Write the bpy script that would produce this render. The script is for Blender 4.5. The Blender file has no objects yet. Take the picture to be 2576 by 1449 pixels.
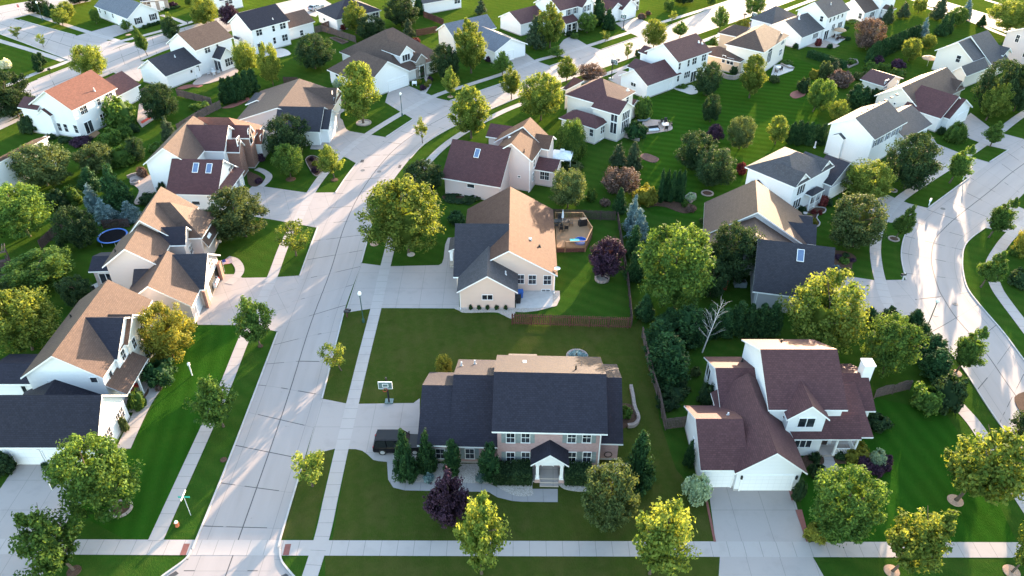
import bpy, bmesh, math, random
import numpy as np
from mathutils import Vector
R = math.radians
# ---------------------------------------------------------------- camera, sky, sun, exposure
SC = bpy.context.scene
COL = SC.collection
CAM_H, PITCH, FD = 60.0, R(35.9), 1932.0          # metres, tilt below the horizon, focal length in survey pixels (2576 wide)
cam = bpy.data.cameras.new('camera'); cam_o = bpy.data.objects.new('camera', cam); COL.objects.link(cam_o)
cam.sensor_width = 36; cam.lens = 36 * FD / 2576; cam.clip_start = 1; cam.clip_end = 6000
cam_o.location = (0, 0, CAM_H); cam_o.rotation_euler = (math.pi / 2 - PITCH, 0, 0)
SC.camera = cam_o
SUN_EL, SUN_AZ = R(8.2), R(26.5)
W = bpy.data.worlds.new('World'); SC.world = W; W.use_nodes = True
nt = W.node_tree; bg = nt.nodes['Background']
sky = nt.nodes.new('ShaderNodeTexSky'); sky.sky_type = 'NISHITA'; sky.sun_disc = False
sky.sun_elevation = SUN_EL; sky.sun_rotation = SUN_AZ; sky.air_density = 1.0; sky.dust_density = 1.0; sky.ozone_density = 0.8
nt.links.new(sky.outputs[0], bg.inputs[0]); bg.inputs[1].default_value = 0.15
sl = bpy.data.lights.new('sun', 'SUN'); sun = bpy.data.objects.new('sun', sl); COL.objects.link(sun)
sl.energy = 3.6; sl.angle = R(0.5); sl.color = (1.0, 0.72, 0.48)
sd = Vector((math.sin(SUN_AZ) * math.cos(SUN_EL), math.cos(SUN_AZ) * math.cos(SUN_EL), math.sin(SUN_EL)))
sun.rotation_euler = sd.to_track_quat('Z', 'Y').to_euler()
SC.view_settings.view_transform = 'Standard'; SC.view_settings.look = 'None'
SC.view_settings.exposure = 3.15; SC.view_settings.gamma = 1
SC.cycles.max_bounces = 5; SC.cycles.diffuse_bounces = 3; SC.cycles.glossy_bounces = 2
SC.cycles.transmission_bounces = 3; SC.cycles.transparent_max_bounces = 4; SC.cycles.use_denoising = True

# ---------------------------------------------------------------- survey helpers (a sighting on the plan -> metres on the ground)
SP, CP = math.sin(PITCH), math.cos(PITCH)
def ray(u, v):
    a, b = (u - 1288) / FD, (724.5 - v) / FD
    return Vector((a, CP + b * SP, -SP + b * CP))
def at(u, v, z=0.0):
    d = ray(u, v); t = (z - CAM_H) / d.z
    return Vector((d.x * t, d.y * t, z))
def sv(k, u, v):                                   # sighting on plan sheet k (column, row), in quarter units
    return (644 * int(k[0]) + u / 4, 362.25 * int(k[1]) + v / 4)
def K(k, u, v, z=0.0): return at(*sv(k, u, v), z)
def height_at(p, v):                               # height above ground point p whose sighting row is v
    b = (724.5 - v) / FD
    dy, dz = CP + b * SP, -SP + b * CP
    return CAM_H + dz * p.y / dy
def depth(p): return p.y * CP + (CAM_H - p.z) * SP
def px_m(p): return depth(p) / FD                  # metres per survey pixel at p

# ---------------------------------------------------------------- object helpers
def tag(o, label=None, cat=None, group=None, kind=None):
    if label: o['label'] = label
    if cat: o['category'] = cat
    if group: o['group'] = group
    if kind: o['kind'] = kind
    return o
def empty(name, loc=(0, 0, 0), rz=0.0, **kw):
    o = bpy.data.objects.new(name, None); COL.objects.link(o); o.location = loc; o.rotation_euler = (0, 0, rz)
    o.empty_display_size = 0.3
    return tag(o, **kw)
class MB:
    """collects verts / faces / uvs / material slots, then links them as ONE mesh object"""
    def __init__(s): s.v = []; s.f = []; s.uv = []; s.m = []
    def face(s, pts, uv=None, m=0):
        n = len(s.v); s.v += [tuple(p) for p in pts]; s.f.append(tuple(range(n, n + len(pts))))
        if uv is None:
            P = [Vector(p) for p in pts]; nrm = Vector((0, 0, 0))
            for i in range(len(P)):
                a, b = P[i], P[(i + 1) % len(P)]
                nrm += Vector(((a.y - b.y) * (a.z + b.z), (a.z - b.z) * (a.x + b.x), (a.x - b.x) * (a.y + b.y)))
            nrm.normalize()
            if abs(nrm.z) > 0.98: uv = [(p.x, p.y) for p in P]
            else:
                t = Vector((0, 0, 1)).cross(nrm).normalized(); b = nrm.cross(t)
                uv = [(p.dot(t), p.dot(b)) for p in P]
        s.uv += uv; s.m.append(m)
    def box(s, x0, x1, y0, y1, z0, z1, m=0, skip=''):
        a = [(x0, y0), (x1, y0), (x1, y1), (x0, y1)]
        for i in range(4):
            p, q = a[i], a[(i + 1) % 4]
            s.face([(*p, z0), (*q, z0), (*q, z1), (*p, z1)], m=m)
        if 't' not in skip: s.face([(*p, z1) for p in a], m=m)
        if 'b' not in skip: s.face([(*p, z0) for p in reversed(a)], m=m)
    def obox(s, c, ax, ay, az, m=0):               # oriented box: centre and three half axes
        c, ax, ay, az = map(Vector, (c, ax, ay, az))
        q = lambda i, j, k: c + i * ax + j * ay + k * az
        for f in (((-1,-1,-1),(-1,1,-1),(1,1,-1),(1,-1,-1)), ((-1,-1,1),(1,-1,1),(1,1,1),(-1,1,1)), ((-1,-1,-1),(1,-1,-1),(1,-1,1),(-1,-1,1)),
                  ((1,1,-1),(-1,1,-1),(-1,1,1),(1,1,1)), ((-1,1,-1),(-1,-1,-1),(-1,-1,1),(-1,1,1)), ((1,-1,-1),(1,1,-1),(1,1,1),(1,-1,1))):
            s.face([q(*k) for k in f], m=m)
    def tube(s, pts, rad, n=8, m=0, cap=True):
        P = [Vector(p) for p in pts]; rad = rad if hasattr(rad, '__len__') else [rad] * len(P); rings = []
        for i, p in enumerate(P):
            d = (P[min(i + 1, len(P) - 1)] - P[max(i - 1, 0)]).normalized()
            a = d.cross(Vector((0, 1, 0) if abs(d.y) < .9 else (1, 0, 0))).normalized(); b = d.cross(a)
            rings.append([p + rad[i] * (math.cos(k * 2 * math.pi / n) * a + math.sin(k * 2 * math.pi / n) * b) for k in range(n)])
        for A, B in zip(rings, rings[1:]):
            for k in range(n): s.face([A[k], B[k], B[(k + 1) % n], A[(k + 1) % n]], m=m)
        if cap: s.face(rings[0], m=m); s.face(list(reversed(rings[-1])), m=m)
    def lathe(s, prof, c=(0, 0, 0), n=16, m=0):     # prof: (radius, z)
        for (r0, z0), (r1, z1) in zip(prof, prof[1:]):
            for k in range(n):
                a, b = 2 * math.pi * k / n, 2 * math.pi * (k + 1) / n
                q = lambda r, t, z: (c[0] + r * math.cos(t), c[1] + r * math.sin(t), c[2] + z)
                pts = [q(r0, a, z0), q(r0, b, z0), q(r1, b, z1), q(r1, a, z1)]
                if r0 < 1e-6: pts = pts[1:]
                elif r1 < 1e-6: pts = pts[:3]
                s.face(pts, m=m)
    def prism(s, pts, z0, z1, m=0):                 # pts: ccw outline in xy
        n = len(pts)
        for i in range(n):
            p, q = pts[i], pts[(i + 1) % n]
            s.face([(p[0], p[1], z0), (q[0], q[1], z0), (q[0], q[1], z1), (p[0], p[1], z1)], m=m)
        s.face([(p[0], p[1], z1) for p in pts], m=m); s.face([(p[0], p[1], z0) for p in reversed(pts)], m=m)
    def mesh(s, name, mats, smooth=False):
        me = bpy.data.meshes.new(name); me.from_pydata(s.v, [], s.f)
        uvl = me.uv_layers.new(name='UVMap'); uvl.data.foreach_set('uv', np.array(s.uv, dtype=np.float32).ravel())
        for m in (mats if isinstance(mats, (list, tuple)) else [mats]): me.materials.append(m)
        me.polygons.foreach_set('material_index', s.m)
        if smooth:
            bm = bmesh.new(); bm.from_mesh(me); bmesh.ops.remove_doubles(bm, verts=bm.verts, dist=1e-4); bm.to_mesh(me); bm.free()
            me.polygons.foreach_set('use_smooth', [True] * len(me.polygons))
        me.update(); return me
    def build(s, name, mats, parent=None, smooth=False):
        o = bpy.data.objects.new(name, s.mesh(name, mats, smooth)); COL.objects.link(o)
        if parent: o.parent = parent
        return o
def copy_tree(o, parent=None):
    c = o.copy(); COL.objects.link(c)
    if parent: c.parent = parent
    for ch in o.children: copy_tree(ch, c)
    return c

# ---------------------------------------------------------------- materials
class NT:
    def __init__(s, name, rough=0.8, spec=0.3):
        s.mat = bpy.data.materials.new(name); s.mat.use_nodes = True; s.t = s.mat.node_tree
        s.bsdf = s.t.nodes['Principled BSDF']; s.bsdf.inputs['Roughness'].default_value = rough
        s.bsdf.inputs['Specular IOR Level'].default_value = spec; s._uv = s._obj = None
    def n(s, typ, **kw):
        o = s.t.nodes.new('ShaderNode' + typ)
        for k, v in kw.items(): setattr(o, k, v)
        return o
    def set(s, sock, v):
        if hasattr(v, 'is_linked') or hasattr(v, 'links'): s.t.links.new(v, sock)
        else: sock.default_value = v
    def math(s, op, a, b=0.0, c=0.0):
        o = s.n('Math', operation=op); s.set(o.inputs[0], a); s.set(o.inputs[1], b); s.set(o.inputs[2], c); return o.outputs[0]
    def uv(s):
        if not s._uv:
            s._uv = s.n('UVMap').outputs[0]
        return s._uv
    def pos(s): return s.n('NewGeometry').outputs['Position']
    def obj(s): return s.n('TexCoord').outputs['Object']
    def xyz(s, v):
        o = s.n('SeparateXYZ'); s.t.links.new(v, o.inputs[0]); return o.outputs
    def scale(s, v, sc):
        o = s.n('VectorMath', operation='MULTIPLY'); s.t.links.new(v, o.inputs[0]); o.inputs[1].default_value = sc; return o.outputs[0]
    def noise(s, vec, scale, detail=3, rough=.55):
        o = s.n('TexNoise'); s.t.links.new(vec, o.inputs['Vector']); o.inputs['Scale'].default_value = scale
        o.inputs['Detail'].default_value = detail; o.inputs['Roughness'].default_value = rough; return o.outputs['Fac']
    def ramp(s, f, stops):
        o = s.n('ValToRGB'); s.t.links.new(f, o.inputs[0]); e = o.color_ramp.elements
        while len(e) < len(stops): e.new(0.5)
        for k, (p, c) in enumerate(stops): e[k].position = p; e[k].color = (*c, 1) if len(c) == 3 else c
        return o.outputs[0]
    def mix(s, f, a, b, mode='MIX'):
        o = s.n('Mix', data_type='RGBA', blend_type=mode); s.set(o.inputs[0], f)
        for k, v in ((6, a), (7, b)): s.set(o.inputs[k], (*v, 1) if isinstance(v, tuple) and len(v) == 3 else v)
        return o.outputs[2]
    def line(s, x, period, width, off=0.0):         # 1 on thin stripes of the coordinate x
        m = s.math('MODULO', s.math('ADD', x, 1000 * period + off), period); return s.math('LESS_THAN', m, width)
    def bump(s, h, strength=.4, dist=.02):
        o = s.n('Bump'); o.inputs['Strength'].default_value = strength; o.inputs['Distance'].default_value = dist
        s.t.links.new(h, o.inputs['Height']); s.t.links.new(o.outputs[0], s.bsdf.inputs['Normal'])
    def col(s, c):
        s.set(s.bsdf.inputs['Base Color'], (*c, 1) if isinstance(c, tuple) and len(c) == 3 else c); return s.mat
def sc3(c, k): return tuple(x * k for x in c)
def m_plain(name, c, rough=.6, spec=.3, var=.12, scale=3.0, metal=0.0):
    t = NT(name, rough, spec); t.bsdf.inputs['Metallic'].default_value = metal
    f = t.noise(t.obj(), scale, 4)
    return t.col(t.ramp(f, [(.3, sc3(c, 1 - var)), (.7, sc3(c, 1 + var))]))
def m_concrete(name, c, px, py, wx=.05, dark=.45, offx=0.0, stain=.1):
    """slab concrete, joints every px / py metres of its own plan coordinates"""
    t = NT(name, .85, .25); uv = t.uv(); x, y, _ = t.xyz(uv)
    big = t.noise(t.pos(), .12, 4); fine = t.noise(t.pos(), 6, 5, .7)
    base = t.mix(big, sc3(c, 1 - stain), sc3(c, 1 + stain))
    base = t.mix(t.math('MULTIPLY', fine, .35), base, sc3(c, .78)); st = t.noise(t.pos(), .7, 4); base = t.mix(t.math('MULTIPLY', t.ramp(st, [(.52, (0, 0, 0)), (.75, (1, 1, 1))]), .3), base, sc3(c, .62))
    j = t.math('MAXIMUM', t.line(x, px, wx, offx), t.line(y, py, wx)) if px else t.line(y, py, wx)
    return t.col(t.mix(t.math('MULTIPLY', j, dark), base, (.05, .05, .055)))
def m_road(name, c, width):
    t = NT(name, .8, .3); x, y, _ = t.xyz(t.uv())
    big = t.noise(t.pos(), .09, 4); fine = t.noise(t.pos(), 5, 5, .7); gate = t.noise(t.pos(), .22, 2)
    base = t.mix(big, sc3(c, .93), sc3(c, 1.07)); base = t.mix(t.math('MULTIPLY', fine, .3), base, sc3(c, .8))
    slab = t.n('TexWhiteNoise', noise_dimensions='1D'); t.set(slab.inputs['W'], t.math('FLOOR', t.math('DIVIDE', y, 4.6)))
    base = t.mix(t.math('MULTIPLY', slab.outputs['Value'], .16), base, sc3(c, .72))
    st = t.noise(t.scale(t.uv(), (1, .12, 1)), .9, 4); base = t.mix(t.math('MULTIPLY', t.ramp(st, [(.45, (0, 0, 0)), (.75, (1, 1, 1))]), .30), base, sc3(c, .62))
    lane = t.math('POWER', t.math('ABSOLUTE', t.math('SINE', t.math('MULTIPLY', x, math.pi * 4 / width))), 3); base = t.mix(t.math('MULTIPLY', lane, .10), base, sc3(c, .6))
    oil = t.noise(t.pos(), 1.6, 2); base = t.mix(t.math('MULTIPLY', t.ramp(oil, [(.70, (0, 0, 0)), (.76, (1, 1, 1))]), .35), base, sc3(c, .4))
    mid = t.math('LESS_THAN', t.math('ABSOLUTE', t.math('SUBTRACT', x, width / 2)), .055)
    tr = t.line(y, 4.6, .10)
    thin = t.math('MAXIMUM', t.line(y, 4.6, .05), t.math('LESS_THAN', t.math('ABSOLUTE', t.math('SUBTRACT', t.math('ABSOLUTE', t.math('SUBTRACT', x, width / 2)), width / 2 - 1.0)), .03))
    tar = t.math('MULTIPLY', tr, t.math('GREATER_THAN', gate, .5))
    tar = t.math('MAXIMUM', tar, mid)
    base = t.mix(t.math('MULTIPLY', thin, .4), base, (.08, .08, .085))
    return t.col(t.mix(t.math('MULTIPLY', tar, .85), base, (.03, .03, .035)))
def m_grass(name, a, b, dry, stripe=0.0, ang=0.0, width=1.1):
    t = NT(name, .95, .0); p = t.pos(); x, y, _ = t.xyz(p)
    f1 = t.noise(p, .07, 4); f2 = t.noise(p, 1.3, 6, .7); f3 = t.noise(t.scale(p, (1, .35, 1)), 9, 3, .7)
    c = t.mix(t.ramp(f1, [(.35, (0, 0, 0)), (.65, (1, 1, 1))]), a, b)
    c = t.mix(t.ramp(f2, [(.45, (0, 0, 0)), (.75, (.7, .7, .7))]), c, dry)
    f4 = t.noise(p, .28, 5, .65); c = t.mix(t.math('MULTIPLY', t.ramp(f4, [(.50, (0, 0, 0)), (.68, (1, 1, 1))]), .65), c, dry)
    f5 = t.noise(p, .55, 3); c = t.mix(t.math('MULTIPLY', t.ramp(f5, [(.60, (0, 0, 0)), (.78, (1, 1, 1))]), .45), c, sc3(a, .45))
    if stripe:
        w = t.math('ADD', t.math('MULTIPLY', x, math.cos(ang) * math.pi / width), t.math('MULTIPLY', y, math.sin(ang) * math.pi / width))
        c = t.mix(t.math('MULTIPLY', t.math('ADD', t.math('SINE', w), 1), stripe), c, sc3(a, .5))
    c = t.mix(t.math('MULTIPLY', f3, .6), c, sc3(a, .6))
    t.bump(f3, .9, .08)
    t.bsdf.inputs['Sheen Weight'].default_value = .05; t.bsdf.inputs['Sheen Roughness'].default_value = .35; t.bsdf.inputs['Sheen Tint'].default_value = (.55, .55, .04, 1)
    return t.col(c)
# ---------------------------------------------------------------- the ground, streets, pavements
G_LAWN = m_grass('lawn_grass', (0.0240, 0.0680, 0.0096), (0.0320, 0.0760, 0.0104), (0.0520, 0.0760, 0.0144), .14, 1.0, 1.0)
G_DRY = m_grass('dry_grass', (0.0384, 0.0624, 0.0112), (0.0512, 0.0640, 0.0136), (0.0800, 0.0720, 0.0240), .08, 0.2, .9)
G_RICH = m_grass('rich_grass', (0.0176, 0.0704, 0.0072), (0.0224, 0.0784, 0.0080), (0.0320, 0.0784, 0.0104), .2, .15, .9)
ROAD = m_road('road_concrete', (.315, .280, .272), 7.9)
WALKM = m_concrete('pavement_concrete', (.36, .323, .310), 0, 1.5, .045, .5)
DRIVE = m_concrete('driveway_concrete', (.325, .288, .276), 3.0, 3.6, .05, .35)
KERB = m_plain('kerb_concrete', (.38, .36, .35), .8, .2, .1)
MULCH = m_plain('bark_mulch', (.075, .045, .032), .95, .1, .4, 9)
ROCK = m_plain('river_rock', (.36, .32, .29), .9, .2, .45, 14)
PAVER = m_concrete('patio_paver', (.36, .29, .26), .6, .6, .04, .3)
def catmull(P, n=8):
    out = []; Q = [2 * P[0] - P[1]] + list(P) + [2 * P[-1] - P[-2]]
    for i in range(1, len(Q) - 2):
        a, b, c, d = Q[i - 1:i + 3]
        for k in range(n):
            t = k / n
            out.append(.5 * ((2 * b) + (c - a) * t + (2 * a - 5 * b + 4 * c - d) * t * t + (3 * b - a - 3 * c + d) * t ** 3))
    return out + [P[-1]]
def strip(name, L, Rr, z, mat, uw=None):
    mb = MB(); s = 0.0
    for i in range(len(L) - 1):
        m0, m1 = (L[i] + Rr[i]) / 2, (L[i + 1] + Rr[i + 1]) / 2; s1 = s + (m1 - m0).length
        w0 = uw or (L[i] - Rr[i]).length; w1 = uw or (L[i + 1] - Rr[i + 1]).length
        mb.face([(L[i].x, L[i].y, z), (Rr[i].x, Rr[i].y, z), (Rr[i + 1].x, Rr[i + 1].y, z), (L[i + 1].x, L[i + 1].y, z)],
                [(0, s), (w0, s), (w1, s1), (0, s1)])
        s = s1
    return tag(mb.build(name, mat), kind='structure')
def ribbon(name, pts, w, z, mat):
    C = catmull([at(*p) for p in pts], 8); L, Rr = [], []
    for i, p in enumerate(C):
        d = (C[min(i + 1, len(C) - 1)] - C[max(i - 1, 0)]).normalized(); n = Vector((-d.y, d.x, 0))
        L.append(p + n * w / 2); Rr.append(p - n * w / 2)
    return strip(name, L, Rr, z, mat)
def slab(name, pts, z, mat, ang=0.0, kind='structure', h=0.0):
    P = [at(*p) for p in pts] if len(pts[0]) == 2 else [Vector(p) for p in pts]
    ar = sum(P[i].x * P[(i + 1) % len(P)].y - P[(i + 1) % len(P)].x * P[i].y for i in range(len(P)))
    if ar < 0: P.reverse()
    c, s = math.cos(ang), math.sin(ang); mb = MB()
    uv = [(p.x * c + p.y * s, -p.x * s + p.y * c) for p in P]
    mb.face([(p.x, p.y, z + h) for p in P], uv)
    if h:
        for i in range(len(P)):
            a, b = P[i], P[(i + 1) % len(P)]; mb.face([(a.x, a.y, 0), (b.x, b.y, 0), (b.x, b.y, z + h), (a.x, a.y, z + h)])
    return tag(mb.build(name, mat), kind=kind)
def smooth_loop(pts, n=5):
    P = [Vector((*p, 0)) for p in pts]; m = len(P); out = []
    for i in range(m):
        a, b, c, d = P[i - 1], P[i], P[(i + 1) % m], P[(i + 2) % m]
        for k in range(n):
            t = k / n; q = .5 * ((2 * b) + (c - a) * t + (2 * a - 5 * b + 4 * c - d) * t * t + (3 * b - a - 3 * c + d) * t ** 3)
            out.append((q.x, q.y))
    return out
mb = MB(); mb.face([(-1800, -600, 0), (1800, -600, 0), (1800, 3000, 0), (-1800, 3000, 0)]); tag(mb.build('ground', G_LAWN), kind='structure')
def road(name, L, Rr, z=.012):
    return strip(name, catmull([at(*p) for p in L], 6), catmull([at(*p) for p in Rr], 6), z, ROAD, 7.9)
road('road', [(412, 1560), (457, 1449), (476, 1403), (496, 1354), (580, 1147), (646, 975), (698, 837), (754, 695), (799, 572), (844, 485), (898, 410), (971, 345), (1039, 300), (1131, 254), (1256, 212), (1384, 166), (1513, 125), (1608, 92), (1668, 71), (1793, 21), (1950, -40)],
     [(645, 1560), (678, 1449), (692, 1403), (706, 1355), (758, 1180), (810, 1004), (864, 789), (909, 662), (936, 560), (975, 475), (1031, 400), (1069, 362), (1135, 322), (1231, 277), (1320, 240), (1425, 203), (1543, 162), (1623, 133), (1783, 77), (1900, 37), (2080, -30)])
road('road', [(2680, 1290), (2576, 1160), (2504, 1052), (2422, 927), (2347, 838), (2310, 775), (2287, 724), (2268, 654), (2269, 619), (2279, 587), (2299, 562), (2334, 524), (2437, 448), (2489, 408), (2537, 377), (2600, 335), (2700, 275)],
     [(2830, 1190), (2680, 1040), (2576, 907), (2524, 837), (2464, 767), (2445, 742), (2433, 724), (2422, 682), (2421, 650), (2425, 624), (2440, 602), (2477, 574), (2550, 512), (2585, 478), (2630, 440), (2690, 400), (2790, 330)], .012)
road('road', [(-160, 310), (-60, 262), (95, 200), (190, 163), (330, 108), (412, 84), (500, 58), (600, 32), (700, 8), (800, -15)],
     [(-130, 390), (0, 318), (120, 250), (215, 212), (345, 157), (425, 124), (520, 96), (620, 66), (720, 38), (830, 10)], .008)
road('road', [(330, 108), (250, 100), (190, 89), (105, 66), (34, 47), (-60, 20)], [(300, 118), (215, 155), (175, 152), (60, 108), (0, 86), (-90, 55)], .016)
road('road', [(-120, 40), (0, 15), (80, 2), (160, -12)], [(-60, 75), (34, 47), (140, 22), (230, 2)], .008)
road('road', [(2300, -20), (2440, 22), (2560, 58), (2660, 90)], [(2280, -4), (2430, 47), (2540, 85), (2640, 120)], .008)
WZ = [.020]
slab('road', [(497, 1352), (481, 1385), (465, 1409), (440, 1429), (410, 1449), (330, 1500), (250, 1560), (420, 1560), (460, 1449)], .010, ROAD); slab('road', [(705, 1355), (703, 1380), (706, 1409), (720, 1432), (737, 1449), (790, 1510), (860, 1560), (640, 1560), (676, 1449)], .010, ROAD)
def walk(pts, w=1.4):
    WZ[0] += .0012; return ribbon('pavement', pts, w, WZ[0], WALKM)
walk([(-120, 1374), (391, 1377), (1288, 1380), (2700, 1384)], 1.62)
walk([(391, 1361), (454, 1222), (514, 1090), (568, 968), (615, 850), (652, 770), (685, 697), (716, 615), (750, 552), (784, 482), (826, 425), (870, 380), (925, 338), (1013, 284), (1095, 241), (1180, 213), (1270, 184), (1350, 153), (1398, 140), (1487, 113), (1583, 82), (1663, 57), (1783, 20), (1880, -12)])
walk([(750, 1540), (808, 1359), (834, 1245), (860, 1129), (888, 1010), (917, 890), (946, 775), (965, 690), (980, 627), (1000, 540), (1030, 470), (1074, 410), (1124, 362), (1180, 325), (1234, 296), (1300, 266), (1420, 222), (1558, 175), (1623, 150), (1730, 117), (1818, 85), (1932, 42), (2060, -6)])
walk([(2700, 215), (2576, 286), (2510, 335), (2447, 380), (2382, 422), (2307, 470), (2257, 507), (2225, 547), (2207, 587), (2202, 624), (2205, 662), (2214, 704), (2235, 765), (2290, 850), (2350, 940), (2404, 1012), (2457, 1074), (2532, 1195), (2576, 1262), (2680, 1420)], 1.5)
walk([(2760, 430), (2650, 510), (2592, 552), (2540, 594), (2500, 650), (2494, 682), (2507, 724), (2532, 762), (2576, 820), (2680, 960)], 1.5)
walk([(-100, 130 - 58), (0, 103), (80, 127), (160, 153)], 1.5)
walk([(-60, 250), (72, 192), (150, 163), (190, 147)], 1.5)
walk([(280, 110), (320, 100), (412, 76), (520, 44)], 1.5)
walk([(60, 30), (85, 37), (150, 58), (225, 82), (300, 104)], 1.5)
walk([(-80, 362), (0, 322), (60, 295), (120, 270)], 1.5)
walk([(2480, 0), (2576, 28), (2660, 55)], 1.4)
walk([(2300, 10), (2440, 53), (2520, 86), (2600, 112)], 1.4)
DZ = [.0125]
def drive(pts, ang=0.0):
    DZ[0] += .00025; return slab('driveway', pts, DZ[0], DRIVE, ang)
def S(k, *p): return [sv(k, *q) for q in p]
drive([(810, 1003), (871, 1015), (901, 1016), (1040, 1014), (1056, 1002), (1056, 1162), (974, 1162), (952, 1160), (939, 1157), (924, 1143), (911, 1134), (895, 1130), (842, 1129), (787, 1143), (770, 1148)])
drive([(909, 662), (956, 668), (984, 670), (1104, 667), (1112, 662), (1116, 650), (1120, 615), (1127, 598), (1150, 598), (1156, 776), (959, 775), (930, 777), (868, 787)])
drive([(758, 693), (698, 697), (673, 698), (610, 699), (590, 690), (540, 690), (525, 700), (492, 795), (497, 817), (605, 818), (640, 822), (706, 836)], .5)
drive([(640, 465), (669, 470), (773, 485), (846, 484), (799, 573), (676, 551), (640, 545), (612, 510), (620, 480)], .35)
drive([(840, 292), (853, 295), (862, 302), (866, 315), (871, 325), (880, 330), (914, 336), (975, 346), (898, 412), (868, 395), (815, 377), (780, 375), (790, 345), (810, 325)], .6)
drive(S('10', (1300, 1030), (1330, 925), (1540, 865), (1690, 930), (1780, 965), (1830, 990), (1960, 1018), (1590, 1205), (1500, 1150), (1445, 1120)), .6)
drive([(1285, 140), (1313, 127), (1347, 153), (1388, 167), (1285, 205), (1262, 186), (1268, 168)], .5)
drive([(1418, 100), (1438, 90), (1478, 114), (1490, 119), (1515, 126), (1440, 152), (1405, 140), (1398, 125)], .5)
drive([(1548, 58), (1603, 44), (1625, 54), (1668, 71), (1608, 93), (1580, 81), (1570, 75)], .5)
drive([(290, 62), (335, 76), (285, 94), (252, 109), (190, 91), (228, 80)], .6)
drive([(275, 176), (345, 153), (392, 158), (350, 205), (310, 196)], .6)
drive([(2090, 690), (2147, 697), (2200, 705), (2282, 704), (2300, 750), (2345, 838), (2310, 815), (2260, 800), (2120, 795), (2092, 768)], .1)
drive([(2107, 498), (2170, 512), (2232, 490), (2260, 502), (2287, 512), (2336, 524), (2298, 563), (2240, 560), (2209, 552), (2190, 538), (2150, 522)], .6)
drive([(2310, 345), (2340, 335), (2357, 362), (2402, 380), (2442, 395), (2490, 409), (2437, 449), (2375, 421), (2332, 400), (2322, 362)], .6)
drive([(2410, 312), (2442, 284), (2492, 322), (2520, 335), (2576, 350), (2537, 378), (2480, 365), (2430, 345), (2418, 330)], .6)
drive([(2477, 573), (2537, 585), (2600, 600), (2660, 555), (2580, 528), (2546, 512)], .6)
drive([(30, 1160), (195, 1160), (200, 1237), (190, 1270), (175, 1300), (145, 1358), (112, 1395), (100, 1560), (-260, 1560), (-120, 1320), (0, 1230), (30, 1187)])
drive([(1780, 1213), (1992, 1228), (2028, 1363), (2044, 1400), (2072, 1449), (2140, 1560), (1806, 1560), (1808, 1449), (1811, 1398), (1800, 1363)])
drive(S('10', (250, 100), (640, -30), (760, 40), (600, 170), (480, 140)), .5)
drive([(1600, 185), (1560, 215), (1530, 200), (1560, 176)], .5)
drive([(1890, 60), (1945, 62), (1905, 105), (1850, 120), (1783, 110), (1830, 82)], .5)
# garden path of the brick house, porch walks
slab('path', S('13', (1318, 298), (1330, 480), (1380, 560), (1500, 590), (1790, 595), (2340, 605), (2430, 660), (2576, 695)) + S('23', (100, 704), (460, 708), (460, 574), (200, 574), (150, 606), (0, 610)) + S('13', (2430, 560), (2350, 520), (1600, 505), (1480, 480), (1425, 400), (1420, 298)), .036, m_concrete('path_concrete', (.28, .26, .26), 1.5, 40, .045, .4))
ribbon('path', [(310, 1130), (335, 1075), (365, 1015), (392, 975), (400, 962)], 1.5, .036, WALKM)
ribbon('path', [(575, 715), (600, 690), (602, 672), (590, 656), (570, 650)], 1.2, .036, WALKM)
ribbon('path', [(655, 470), (672, 455), (676, 442), (660, 430), (645, 425)], 1.1, .036, WALKM)
ribbon('path', S('33', (640, 400), (590, 250), (560, 190)), 1.5, .036, WALKM)
ribbon('path', [(846, 345), (852, 318), (848, 300), (850, 285), (868, 275)], 1.2, .036, WALKM)
ribbon('path', [(1062, 238), (1078, 212), (1076, 200), (1070, 190)], 1.2, .036, WALKM)
ribbon('path', [(405, 38), (440, 48), (470, 60)], 1.2, .036, WALKM)
# kerbs along the verges
def kerb(pts, w=.16):
    C = catmull([at(*p) for p in pts], 6); mb = MB()
    q = []
    for i, p in enumerate(C):
        d = (C[min(i + 1, len(C) - 1)] - C[max(i - 1, 0)]).normalized(); n = Vector((-d.y, d.x, 0)); q.append((p + n * w / 2, p - n * w / 2))
    for (a, b), (c, d) in zip(q, q[1:]):
        for f in (((a, .11), (b, .11), (d, .11), (c, .11)), ((b, 0), (d, 0), (d, .11), (b, .11)), ((c, 0), (a, 0), (a, .11), (c, .11))):
            mb.face([(p.x, p.y, z) for p, z in f])
    tag(mb.build('kerb', KERB), kind='structure')
for k in ([(396, 1462), (410, 1449), (465, 1409), (481, 1385), (496, 1354), (580, 1147), (646, 975), (698, 837)], [(754, 695), (776, 634), (799, 572)], [(844, 485), (870, 446), (898, 410)], [(971, 345), (1039, 300)], [(1131, 254), (1256, 212), (1310, 193)], [(1384, 166), (1440, 148)],
          [(1513, 125), (1608, 92)], [(1668, 71), (1793, 21)], [(750, 1462), (722, 1430), (708, 1409), (704, 1380), (706, 1355), (758, 1180)], [(810, 1004), (864, 789)], [(909, 662), (936, 560)], [(1031, 400), (1069, 362), (1135, 322), (1231, 277), (1320, 240), (1425, 203)], [(1543, 162), (1623, 133)],
          [(2680, 1290), (2504, 1052), (2422, 927), (2347, 838)], [(2279, 705), (2268, 654), (2269, 619), (2279, 587), (2299, 562)], [(2334, 524), (2437, 448)], [(2680, 1040), (2576, 907), (2524, 837), (2464, 767), (2433, 724), (2422, 682), (2421, 650), (2425, 624), (2440, 602), (2477, 574)], [(2489, 408), (2537, 377)],
          [(95, 200), (190, 163)], [(190, 89), (105, 66), (50, 50)], [(0, 86), (60, 108), (175, 152)], [(345, 103), (412, 84)]): kerb(k)
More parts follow.
